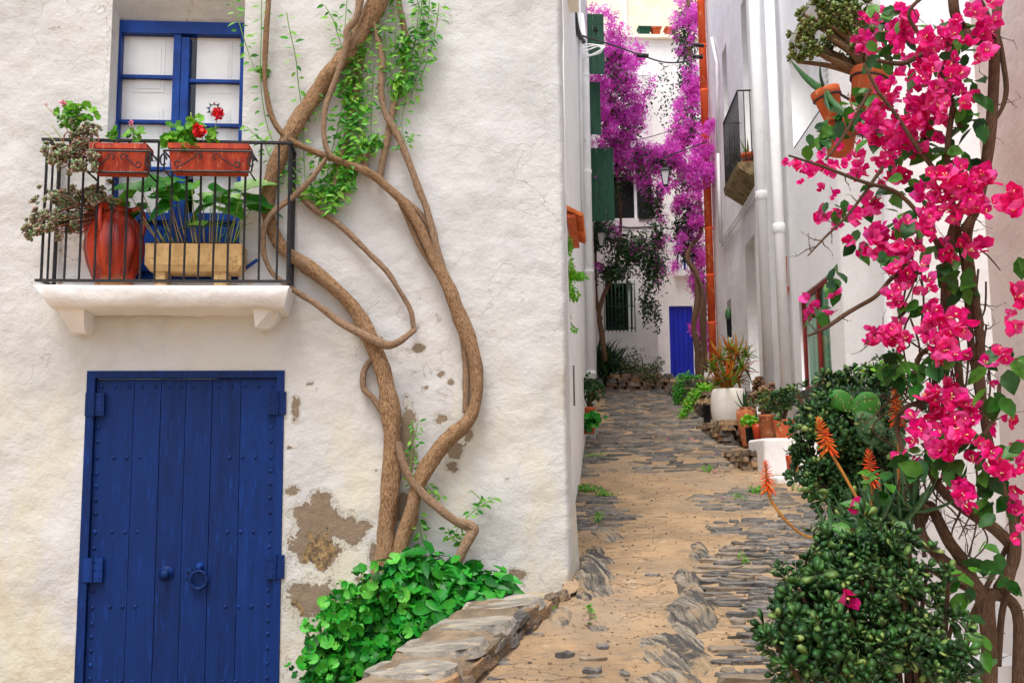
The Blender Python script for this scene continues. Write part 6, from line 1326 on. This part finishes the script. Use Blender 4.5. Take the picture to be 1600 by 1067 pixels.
PTL = fast_mesh('fallen_petal', *T_([(0, 0, 0), (.4, .35, .12), (1, 0, .2), (.4, -.35, .12)], [(0, 3, 2, 1)]), leafm('fallen_magenta_petal', [srgb(220, 40, 150), srgb(200, 50, 200)], .6, .2))
for px, py in ((1118, 740), (1107, 728), (1115, 716), (1078, 690), (1085, 692), (1075, 670), (1045, 690), (1040, 640), (1052, 642), (1125, 783), (893, 793), (900, 816), (922, 975), (970, 698), (912, 690), (1118, 745), (1062, 650), (920, 822), (990, 760), (1125, 712)):
    o = inst('fallen_petal', PTL, Matrix.Translation(grd(px, py) + Vector((0, 0, .03))) @ Matrix.Rotation(random.uniform(0, 6), 4, 'Z') @ Matrix.Scale(.06, 4), None); tag(o, 'small magenta petal fallen on the street', 'petal', 'fallen petals on the street')
# ------------------------------------------------------------------ near right: raised bed hidden by the jade bushes
m_ = MB(); m_.box((1.25, 2.75, .35), (.8, 1.5, .9)); o = m_.build('raised_bed', M_white); tag(o, 'white masonry raised bed under the near jade bush', 'bed wall')
m_ = MB(); m_.box((1.62, 4.1, .55), (.44, .75, 1.3)); o = m_.build('raised_bed', M_white); tag(o, 'white masonry raised bed before the white house corner', 'bed wall')
j1 = thing('jade_bush', 'big glossy jade bush filling the lower right foreground', 'jade plant', (1.0, 2.75, .8), 'jade bushes')
c1 = Vector((1.0, 2.75, .8)); JF = [rosette_mesh('leaf_rosette', M_jade, 40 + k, 7, .88, (.0, .95), 1.2, .36) for k in range(6)]
B1 = [(1340, 862, 2.75, 60, 30, .12, 34), (1290, 905, 2.65, 60, 40, .14, 42), (1265, 960, 2.55, 46, 36, .12, 34), (1365, 925, 2.6, 66, 46, .14, 46), (1228, 1000, 2.5, 34, 28, .1, 24), (1300, 1000, 2.5, 50, 40, .12, 36), (1375, 1010, 2.5, 50, 45, .12, 34), (1440, 1000, 2.6, 40, 40, .12, 26), (1420, 900, 2.75, 50, 34, .12, 30), (1455, 1050, 2.5, 36, 26, .1, 14), (1260, 1048, 2.45, 34, 20, .1, 14), (1330, 1058, 2.45, 40, 18, .1, 16), (1300, 850, 2.8, 30, 20, .1, 14), (1390, 850, 2.8, 40, 20, .1, 16), (1240, 930, 2.6, 24, 20, .08, 10), (1480, 1030, 2.55, 26, 26, .08, 10), (1210, 985, 2.5, 14, 14, .06, 5), (1470, 960, 2.65, 20, 20, .08, 8)]
jade(j1, c1, B1, JF, (.024, .044), 70, M_barkdark, .014, 1.55)
j2 = thing('jade_bush', 'rounded jade bush in mid right behind the prickly pear', 'jade plant', (1.55, 4.1, 1.2), 'jade bushes')
B2 = [(1325, 640, 4.1, 70, 50, .18, 80), (1300, 700, 4.0, 60, 60, .18, 80), (1350, 740, 4.0, 70, 55, .18, 70), (1370, 660, 4.2, 50, 60, .15, 50), (1380, 600, 4.3, 34, 30, .12, 30), (1275, 665, 4.0, 34, 40, .14, 36), (1280, 745, 3.95, 34, 34, .14, 34), (1325, 605, 4.2, 50, 20, .12, 34), (1330, 780, 3.9, 50, 30, .14, 40), (1390, 790, 3.95, 40, 40, .14, 34), (1340, 690, 3.95, 60, 50, .16, 50)]
jade(j2, Vector((1.55, 4.1, 1.2)), B2, JF, (.032, .050), 50, M_barkdark, .02, 1.2)
bush('feathery_plant', 'light green feathery plant above the mid jade bush', at(1375, 600, 4.35), [(1365, 582, 4.35, 36, 12, .1, 160), (1395, 575, 4.35, 26, 14, .1, 110)], TS, M_jas, (.02, .04))
# prickly pear
M_pear = basic('prickly_pear_pad', srgb(86, 130, 84), srgb(62, 106, 70), .55, 12, (1, 1, 1), ((40, .2, .004),), .35)
M_pear2 = basic('young_pear_pad', srgb(70, 142, 44), srgb(50, 118, 36), .5, 12, (1, 1, 1), ((40, .2, .004),), .35); M_spine = basic('pale_spine', srgb(220, 200, 160), None, .7, 5, (1, 1, 1), ())
pp_ = thing('prickly_pear', 'prickly pear cactus of four flat pads by the mid jade bush', 'cactus', at(1420, 790, 3.9))
def pad(px, py, L, Wd, ang, mat, Y_):
    c = at(px, py, Y_); k = Y_ / FPX; a, b = L * k * .44, Wd * k * .44; mb = MB(); n, m = 20, 8; ca, sa = math.cos(math.radians(ang)), math.sin(math.radians(ang)); tw = random.uniform(-.3, .3)
    def f(i, j):
        th = 2 * math.pi * i / n; ph = math.pi * j / m - math.pi / 2; x = math.cos(ph) * math.cos(th); y = math.cos(ph) * math.sin(th)
        x2, y2 = a * x, b * y * (1 + .22 * x); xx, zz_ = x2 * ca - y2 * sa, x2 * sa + y2 * ca; return c + Vector((xx, .016 * math.sin(ph) + tw * xx, zz_))
    mb.grid(n, m, f); o = mb.build('pad', mat, pp_, True); sp = MB()
    for i in range(26):
        r = math.sqrt(random.random()) * .88; th = random.uniform(0, 6.28); x2, y2 = a * r * math.cos(th), b * r * math.sin(th); xx, zz_ = x2 * ca - y2 * sa, x2 * sa + y2 * ca; q = c + Vector((xx, -.015 * math.sqrt(1 - r * r) + tw * xx, zz_))
        for _ in range(3): sp.tube([q, q + Vector((random.gauss(0, .004), -.009, random.gauss(0, .004)))], [.0011, .0003], 3)
    sp.build('spines', M_spine, o, False, 'stuff')
pad(1352, 638, 62, 46, 62, M_pear2, 3.85); pad(1318, 628, 56, 36, 145, M_pear2, 3.9); pad(1358, 668, 66, 48, -58, M_pear, 3.82); pad(1390, 690, 60, 40, 10, M_pear, 3.86); pad(1412, 740, 60, 40, 80, M_pear, 3.9)
# aloes with orange spikes
M_spike = leafm('orange_aloe_flower', [srgb(250, 110, 30), srgb(236, 76, 22), srgb(252, 150, 40)], .5, .25); M_spst = basic('ochre_stalk', srgb(190, 130, 60), srgb(150, 100, 50), .6, 20, (1, 1, 1), ())
al1 = thing('aloe_clump', 'spiny aloe clump with orange flower spikes between the jade bushes', 'aloe', at(1380, 830, 3.2))
for px, py, L, n in ((1375, 815, .17, 13), (1410, 820, .15, 11), (1345, 825, .14, 10), (1300, 830, .10, 7), (1430, 800, .14, 8)): rosette_of(al1, at(px, py, 3.2 + random.uniform(-.1, .1)), n, L, ALT, (.0, 1.25))
TFL = T_([(0, .11, 0), (0, -.11, 0), (1, -.09, .0), (1, .09, .0), (0, 0, .16), (1.05, 0, .1)], [(0, 3, 5, 4), (1, 4, 5, 2), (0, 1, 2, 3)])
def spike(pts, root, Y_, ln):
    P = [at(x, y, Y_) for x, y in pts]; k = Y_ / FPX; m_ = MB(); m_.tube(P, [.0045] * (len(P) - 1) + [.002], 6, 0, 5); st_ = m_.build('flower_stalk', M_spst, root, True)
    a, b = P[-1], P[-2]; d = (a - b).normalized(); n = 54; Pp, Nn, Xx = [], [], []
    Rs = np.zeros((n, 3, 3)); S = np.zeros(n)
    for i in range(n):
        t = i / n; q = a - d * (ln * k * (1 - t)); az = i * 2.4; rad = Vector((math.cos(az), math.sin(az), 0)); x = (rad * (.75 - .3 * t) + Vector((0, 0, -.65 + 1.3 * t))).normalized()
        Rs[i] = np.array(frame(rad.cross(x) if False else Vector((0, 0, 1)) - x * x.z + rad * .01, x)); Pp.append(q); S[i] = ln * k * (.36 - .22 * t)
    scatter('flower_spike', TFL, np.array(Pp), Rs, S, M_spike, root, None)
spike([(1300, 838), (1262, 838), (1235, 820), (1210, 790), (1200, 765), (1196, 722)], al1, 3.1, 42)
spike([(1360, 820), (1340, 780), (1315, 735), (1295, 700), (1278, 655)], al1, 3.15, 50)
spike([(1362, 820), (1362, 790), (1362, 755), (1357, 705)], al1, 3.2, 48); spike([(1404, 800), (1404, 720), (1403, 660), (1398, 612)], al1, 3.3, 46)
# hanging pots on the wall with a jade tree and an agave
def ring_pot(label, px, py_top, py_bot, w, Y_, tilt, mat=M_terra, name='hanging_pot', cat='potted plant'):
    c = at(px, py_bot, Y_); h_ = (py_bot - py_top) * Y_ / FPX; r = w * Y_ / FPX / 2; Rm = Matrix.Rotation(tilt, 3, 'Y'); t = thing(name, label, cat, c, 'hanging pots at the white house corner')
    m_ = MB(); m_.lathe(c, [(a * r, b * h_) for a, b in ((.66, 0), (.70, .02), (.88, .72), (1, .74), (1.03, .98), (.98, 1), (.9, .98), (.86, .88), (.02, .88))], 28, None, Rm); m_.build('pot', mat, t, True)
    m_ = MB(); q = c + Rm @ Vector((0, 0, h_ * .72)); m_.tube([q + Rm @ Vector((r * .95 * math.cos(a), r * .95 * math.sin(a), 0)) for a in np.linspace(0, 2 * math.pi, 22)], .005, 6); m_.tube([q + Rm @ Vector((r * .95, 0, 0)), Vector((R3X + .01, max(q.y + .05, R3Y + .05), q.z + .05))], .006, 6); m_.build('wall_ring', M_iron, t)
    return t, c + Rm @ Vector((0, 0, h_ * .88)), r
t, c, r = ring_pot('tilted terracotta pot holding a small jade tree, highest hanging pot', 1352, 108, 162, 68, 4.25, .28)
jade(t, c, [(1290, 40, 4.3, 46, 34, .16, 70), (1330, 30, 4.3, 36, 30, .14, 40), (1262, 75, 4.25, 28, 14, .1, 22), (1300, 5, 4.3, 40, 20, .12, 26), (1340, 75, 4.2, 16, 20, .1, 12)], JO, (.032, .05), 26, M_bark, .02)
t, c, r = ring_pot('tilted terracotta pot with agave blades, left hanging pot', 1304, 135, 186, 46, 4.2, -.28)
for e, s_ in (((1230, 105), 0), ((1297, 92), 1), ((1262, 250), 2), ((1285, 175), 3)):
    d = at(*e, 4.1 - .05 * s_) - c; inst('leaf', ALT[s_], m4(frame(Vector((.3, -1, .2)) if s_ == 0 else Vector((1, -.6, .3)), d) @ Matrix.Identity(3), c, d.length), t)
t, c, r = ring_pot('terracotta pot low in the pink bougainvillea, under the two tilted pots', 1312, 190, 242, 56, 4.3, .1); 
P, N = blob(1335, 195, 4.25, 34, 24, .1, 160, 0); scatter('dry_twigs', TB, P, orient(N, .6), RNG.uniform(.05, .12, len(P)), M_reds, t)

# ------------------------------------------------------------------ pink bougainvillea on the near right wall
M_pink = leafm('hot_pink_bract', [srgb(236, 12, 124), srgb(244, 40, 148), srgb(208, 4, 98), srgb(250, 96, 178), srgb(224, 40, 116)], .55, .45, .2); M_cream_ = basic('cream_stamen', srgb(250, 230, 170), None, .6, 5, (1, 1, 1), ())
M_bleaf = leafm('bougainvillea_leaf', [srgb(26, 76, 22), srgb(44, 104, 30), srgb(84, 142, 44), srgb(20, 58, 24)], .42, .3)
bg_ = thing('bougainvillea', 'hot pink bougainvillea on bare twisted stems at the right edge', 'bougainvillea', at(1560, 1080, 3.1))
BPTS = []
def bst(pts, Y_=3.15, mat=M_barkdark, name='stem'):
    m_ = MB()
    for a_, b_ in zip(pts[:-1], pts[1:]):
        for t_ in (.2, .5, .8): BPTS.append((at(a_[0] + (b_[0] - a_[0]) * t_, a_[1] + (b_[1] - a_[1]) * t_, Y_), a_[2]))
    m_.tube([at(p[0], p[1], Y_ + (p[3] if len(p) > 3 else 0) + .03 * math.sin(k * 2.1 + p[0])) for k, p in enumerate(pts)], [p[2] * Y_ / FPX for p in pts], 9, .18, 6); return m_.build(name, mat, bg_, True)
for pts in ([(1545, 1090, 12), (1546, 1010, 12), (1540, 940, 12), (1560, 930, 9), (1590, 960, 9), (1592, 1090, 9)], [(1548, 1000, 11), (1530, 925, 11), (1490, 890, 10), (1460, 862, 9), (1442, 838, 8), (1437, 812, 8), (1445, 790, 7)], [(1532, 930, 9), (1500, 870, 9), (1482, 845, 9), (1460, 800, 9), (1450, 790, 8), (1442, 815, 6)],
            [(1575, 905, 9), (1582, 860, 10), (1560, 830, 10), (1530, 810, 9), (1500, 790, 8), (1468, 762, 7), (1455, 735, 6)], [(1560, 920, 9), (1585, 870, 8), (1582, 800, 8), (1560, 740, 8), (1545, 690, 7), (1532, 600, 7), (1530, 520, 7), (1518, 440, 7), (1512, 370, 7), (1525, 320, 7)],
            [(1505, 360, 7), (1528, 320, 8), (1545, 230, 9), (1552, 150, 9), (1555, 60, 8), (1562, -30, 8)], [(1478, 485, 9), (1480, 430, 9), (1487, 370, 8), (1500, 330, 7)], [(1505, 700, 5), (1500, 600, 6), (1488, 520, 8), (1478, 470, 8)], [(1530, 620, 6), (1515, 520, 6), (1510, 430, 6), (1490, 330, 6), (1480, 240, 5), (1490, 160, 5)],
            [(1488, -20, 8), (1492, 20, 8), (1505, 45, 8), (1525, 62, 8), (1545, 62, 8), (1556, 45, 7)], [(1520, -20, 5), (1545, 30, 5), (1560, 60, 4), (1568, 100, 4), (1572, 145, 4), (1560, 180, 3), (1540, 200, 3)], [(1470, 390, 5), (1440, 340, 4), (1400, 300, 3.5), (1350, 285, 3), (1290, 262, 2.5), (1232, 243, 1.5)],
            [(1440, 425, 4), (1400, 430, 3.5), (1370, 462, 3.5), (1340, 480, 3.5), (1320, 492, 3.5), (1290, 512, 3), (1262, 525, 1.5)], [(1490, 300, 4), (1440, 240, 4), (1400, 180, 3), (1370, 140, 3), (1350, 100, 2)], [(1500, 200, 4), (1460, 90, 4), (1410, 100, 4), (1370, 95, 3)], [(1455, 740, 5), (1452, 680, 5), (1460, 600, 5), (1475, 560, 5), (1470, 500, 5)],
            [(1440, 640, 4), (1430, 600, 4), (1435, 560, 4), (1450, 545, 4)], [(1445, 870, 3), (1430, 790, 3), (1415, 720, 3.5), (1402, 670, 4), (1410, 640, 4), (1440, 628, 3.5), (1460, 630, 3)], [(1380, 915, 3), (1360, 860, 3), (1355, 830, 3), (1375, 860, 3), (1440, 885, 3.5), (1480, 905, 4), (1520, 925, 4)], [(1600, 790, 4), (1570, 860, 4), (1540, 920, 4), (1515, 970, 3.5), (1505, 1030, 3.5), (1490, 1090, 3)],
            [(1530, 940, 4), (1515, 990, 4), (1500, 1050, 3.5), (1498, 1090, 3)], [(1600, 560, 2), (1560, 562, 2), (1500, 560, 2.5), (1450, 540, 2)], [(1470, 650, 3), (1478, 590, 3), (1472, 540, 3), (1465, 480, 3)], [(1560, 1040, 5), (1565, 960, 5), (1580, 900, 5)], [(1525, 700, 4), (1555, 650, 4), (1562, 600, 3)],
            [(1430, 470, 3), (1400, 500, 2.5), (1370, 520, 2), (1350, 540, 1)], [(1380, 260, 3), (1330, 330, 2.5), (1290, 370, 2), (1262, 400, 1)], [(1360, 140, 3), (1320, 210, 2.5), (1290, 250, 2)], [(1500, 140, 3), (1440, 60, 3), (1420, 20, 3), (1450, -10, 3)]): bst(pts)
for k in range(34):
    px, py = random.uniform(1400, 1545), random.uniform(330, 760); L = random.uniform(60, 190); bst([(px, py, 1.6), (px + random.gauss(0, 14), py + L * .35, 1.5), (px + random.gauss(-6, 22), py + L * .7, 1.3), (px + random.gauss(-8, 30), py + L, .8)], 3.2 + random.uniform(-.1, .2), M_barkdark, 'runner')
# bare thorny twigs
tw = MB()
for k in range(230):
    p, r_ = random.choice(BPTS); d = Vector((random.gauss(0, 1), random.gauss(-.2, .6), random.gauss(0, 1))).normalized(); L = random.uniform(.03, .13); q = p
    for s_ in range(3):                                   # a zigzag twig with thorns
        d = (d + Vector((random.gauss(0, .35), random.gauss(0, .3), random.gauss(0, .35)))).normalized(); e = q + d * L / 3; tw.tube([q, e], [.0022 - .0006 * s_, .0016 - .0006 * s_], 4)
        tw.tube([e, e + Vector((random.gauss(0, .009), random.gauss(0, .006), random.gauss(0, .009)))], [.0012, .0003], 3); q = e
tw.build('thorny_twigs', M_barkdark, bg_, False, 'stuff')
FM = [flower_mesh('flower', [M_pink, M_cream_], k) for k in range(10)]
FB = [(1355, 60, 3.6, 20, 50, .1, 9), (1370, 40, 3.5, 20, 20, .1, 5), (1410, 40, 3.3, 34, 26, .15, 12), (1440, 95, 3.2, 50, 34, .2, 20), (1480, 70, 3.1, 26, 34, .1, 10), (1532, 35, 3.1, 20, 32, .08, 9), (1385, 150, 3.4, 26, 26, .15, 10), (1420, 175, 3.3, 34, 28, .2, 14), (1465, 125, 3.1, 34, 34, .15, 14), (1500, 130, 3.1, 30, 24, .1, 8), (1450, 190, 3.2, 26, 26, .15, 10), (1395, 60, 3.4, 20, 20, .1, 5),
      (1380, 165, 3.4, 20, 12, .1, 4), (1480, 165, 3.05, 20, 14, .1, 5), (1420, 200, 3.2, 26, 20, .1, 8), (1350, 205, 3.5, 22, 16, .1, 6), (1375, 230, 3.4, 34, 20, .15, 12), (1420, 235, 3.2, 30, 20, .1, 9), (1310, 262, 3.7, 36, 16, .1, 9), (1240, 262, 3.9, 22, 5, .05, 4), (1275, 270, 3.8, 20, 12, .05, 4), (1345, 270, 3.5, 26, 16, .1, 7), (1400, 265, 3.3, 30, 20, .1, 8), (1480, 285, 3.05, 34, 20, .1, 14), (1510, 315, 3.0, 36, 34, .1, 20), (1470, 320, 3.1, 30, 22, .1, 10), (1535, 285, 3.0, 16, 16, .06, 4), (1292, 302, 3.7, 10, 12, .04, 3), (1285, 338, 3.7, 4, 4, .03, 1), (1270, 358, 3.7, 3, 3, .02, 1), (1318, 335, 3.6, 8, 8, .04, 3), (1362, 315, 3.4, 10, 8, .04, 2), (1345, 345, 3.4, 14, 14, .06, 4),
      (1370, 375, 3.3, 26, 22, .1, 11), (1400, 375, 3.25, 26, 20, .1, 9), (1440, 360, 3.1, 26, 30, .1, 9), (1355, 395, 3.3, 10, 10, .05, 2), (1480, 395, 3.1, 14, 12, .06, 4), (1510, 380, 3.05, 12, 20, .05, 4), (1415, 425, 3.15, 26, 14, .08, 8), (1425, 455, 3.1, 22, 16, .08, 7), (1405, 478, 3.1, 12, 12, .05, 3), (1475, 385, 3.2, 10, 8, .04, 2), (1275, 470, 3.6, 10, 6, .03, 2), (1300, 470, 3.6, 8, 10, .03, 2), (1298, 490, 3.6, 6, 4, .03, 1), (1266, 494, 3.6, 2, 3, .02, 1), (1375, 532, 3.15, 22, 14, .08, 7), (1400, 530, 3.1, 22, 16, .08, 7), (1410, 515, 3.1, 8, 8, .04, 2), (1475, 510, 3.0, 30, 26, .1, 15), (1480, 540, 2.98, 22, 14, .08, 7), (1445, 500, 3.05, 10, 10, .05, 2), (1500, 492, 3.0, 8, 8, .04, 2),
      (1475, 628, 3.0, 30, 12, .08, 9), (1515, 635, 2.98, 26, 12, .06, 7), (1455, 650, 3.05, 12, 12, .05, 3), (1532, 660, 2.95, 22, 12, .05, 6), (1440, 678, 3.05, 10, 8, .04, 3), (1490, 670, 2.95, 16, 18, .06, 6), (1475, 700, 2.95, 14, 12, .05, 5), (1510, 690, 2.9, 22, 12, .06, 6), (1552, 700, 2.9, 12, 10, .04, 3), (1570, 735, 2.88, 18, 26, .06, 9), (1500, 760, 2.95, 14, 26, .06, 7), (1522, 722, 2.9, 8, 8, .03, 2), (1408, 722, 3.1, 8, 8, .03, 2), (1590, 310, 2.75, 18, 22, .05, 6), (1600, 330, 2.75, 10, 20, .05, 3), (1592, 470, 2.75, 10, 18, .04, 3), (1596, 500, 2.75, 8, 18, .04, 3), (1572, 556, 2.85, 8, 7, .03, 2), (1550, 585, 2.9, 7, 9, .03, 2), (1590, 825, 2.8, 7, 8, .03, 2), (1576, 775, 2.9, 14, 10, .04, 3), (1510, 780, 2.9, 14, 10, .04, 3), (1335, 916, 2.5, 3, 3, .01, 1), (1338, 812, 3.0, 3, 3, .01, 1)]
P, N = blobs(FB, 1.25, .1); P += RNG.normal(0, .014, P.shape); N = N * .5 + np.array((-.25, -.85, .25)); od = np.argsort(P[:, 1])
FN_ = [mesh_np(m) for m in FM]; VV, FF, MI, nb = [], [], [], 0
for n_, k in enumerate(od):
    Mx = m4(frame(Vector(N[k]) + Vector(RNG.normal(0, .4, 3))), P[k], random.uniform(.048, .084) * (.9 if P[k][1] > 3.45 else 1))
    if n_ < 300: inst('flower', FM[k % 10], Mx, bg_); continue
    v_, f_ = FN_[k % 10]; A_ = np.array(Mx); VV.append(v_ @ A_[:3, :3].T + A_[:3, 3]); FF.append(f_ + nb); nb += len(v_)
link_mesh('flower_mass', fast_mesh('flower_mass', np.concatenate(VV), np.concatenate(FF), M_pink), bg_, 'stuff')
LB = [(1400, 50, 3.4, 50, 40, .15, 16), (1380, 20, 3.5, 30, 20, .1, 8), (1500, 60, 3.2, 40, 40, .12, 14), (1470, 130, 3.2, 60, 40, .15, 16), (1510, 150, 3.1, 30, 30, .1, 10), (1520, 190, 3.1, 24, 20, .08, 8), (1390, 80, 3.4, 30, 20, .1, 7), (1360, 150, 3.5, 20, 30, .1, 8), (1320, 175, 3.7, 24, 30, .1, 10), (1290, 200, 3.8, 24, 20, .1, 9), (1270, 215, 3.8, 26, 14, .08, 8), (1440, 220, 3.25, 40, 40, .12, 14), (1390, 210, 3.4, 30, 20, .1, 8), (1480, 250, 3.2, 50, 24, .12, 12), (1400, 300, 3.3, 50, 24, .12, 12), (1310, 320, 3.6, 34, 30, .08, 8), (1430, 350, 3.2, 40, 34, .12, 14), (1470, 390, 3.15, 34, 18, .1, 10), (1345, 380, 3.4, 20, 24, .08, 5), (1400, 400, 3.2, 40, 24, .1, 10), (1490, 420, 3.1, 30, 20, .1, 9), (1300, 430, 3.6, 24, 24, .06, 6), (1285, 490, 3.6, 12, 10, .04, 5), (1310, 445, 3.6, 8, 12, .04, 3), (1500, 440, 3.1, 20, 16, .08, 6),
      (1430, 470, 3.1, 16, 16, .06, 5), (1385, 560, 3.15, 24, 14, .08, 8), (1400, 580, 3.15, 18, 16, .08, 6), (1470, 570, 3.05, 30, 14, .08, 8), (1440, 585, 3.1, 20, 14, .08, 5), (1500, 670, 3.0, 34, 20, .1, 10), (1540, 690, 3.0, 24, 20, .08, 6), (1460, 690, 3.05, 24, 24, .08, 8), (1440, 720, 3.05, 22, 24, .08, 8), (1490, 730, 3.0, 30, 20, .08, 8), (1540, 740, 2.95, 24, 24, .08, 8), (1555, 780, 2.95, 24, 24, .08, 7), (1380, 760, 3.05, 30, 26, .1, 7), (1340, 800, 3.0, 30, 24, .1, 7), (1330, 830, 2.9, 30, 24, .08, 7), (1400, 830, 3.0, 26, 16, .08, 5), (1560, 560, 2.9, 24, 26, .06, 6), (1590, 560, 2.8, 8, 12, .04, 2), (1555, 610, 2.9, 10, 24, .04, 4), (1600, 690, 2.75, 6, 10, .03, 2), (1510, 900, 2.75, 20, 26, .06, 7), (1540, 870, 2.8, 20, 20, .06, 6), (1500, 990, 2.7, 14, 34, .05, 7), (1540, 1030, 2.7, 14, 30, .05, 5), (1480, 1050, 2.65, 14, 16, .04, 4), (1575, 900, 2.85, 14, 16, .05, 3), (1590, 400, 2.8, 8, 10, .03, 2)]
TW = T_([(0, 0, 0), (.22, .28, .04), (.22, -.28, .04), (.55, .33, .06), (.55, -.33, .06), (.85, .16, .0), (.85, -.16, .0), (1.05, 0, -.1), (.22, 0, -.02), (.55, 0, -.03), (.85, 0, -.05)], [(0, 8, 1), (0, 2, 8), (8, 9, 3, 1), (2, 4, 9, 8), (9, 10, 5, 3), (4, 6, 10, 9), (10, 7, 5), (6, 7, 10)])
P, N = blobs(LB, 1.25, .2); N = N * .5 + np.array((-.2, -.7, .45)); leaf_objects(bg_, TW, P, orient(N, .45, (0, 0, -.7)), RNG.uniform(.04, .075, len(P)), M_bleaf, 'leaf', 300)
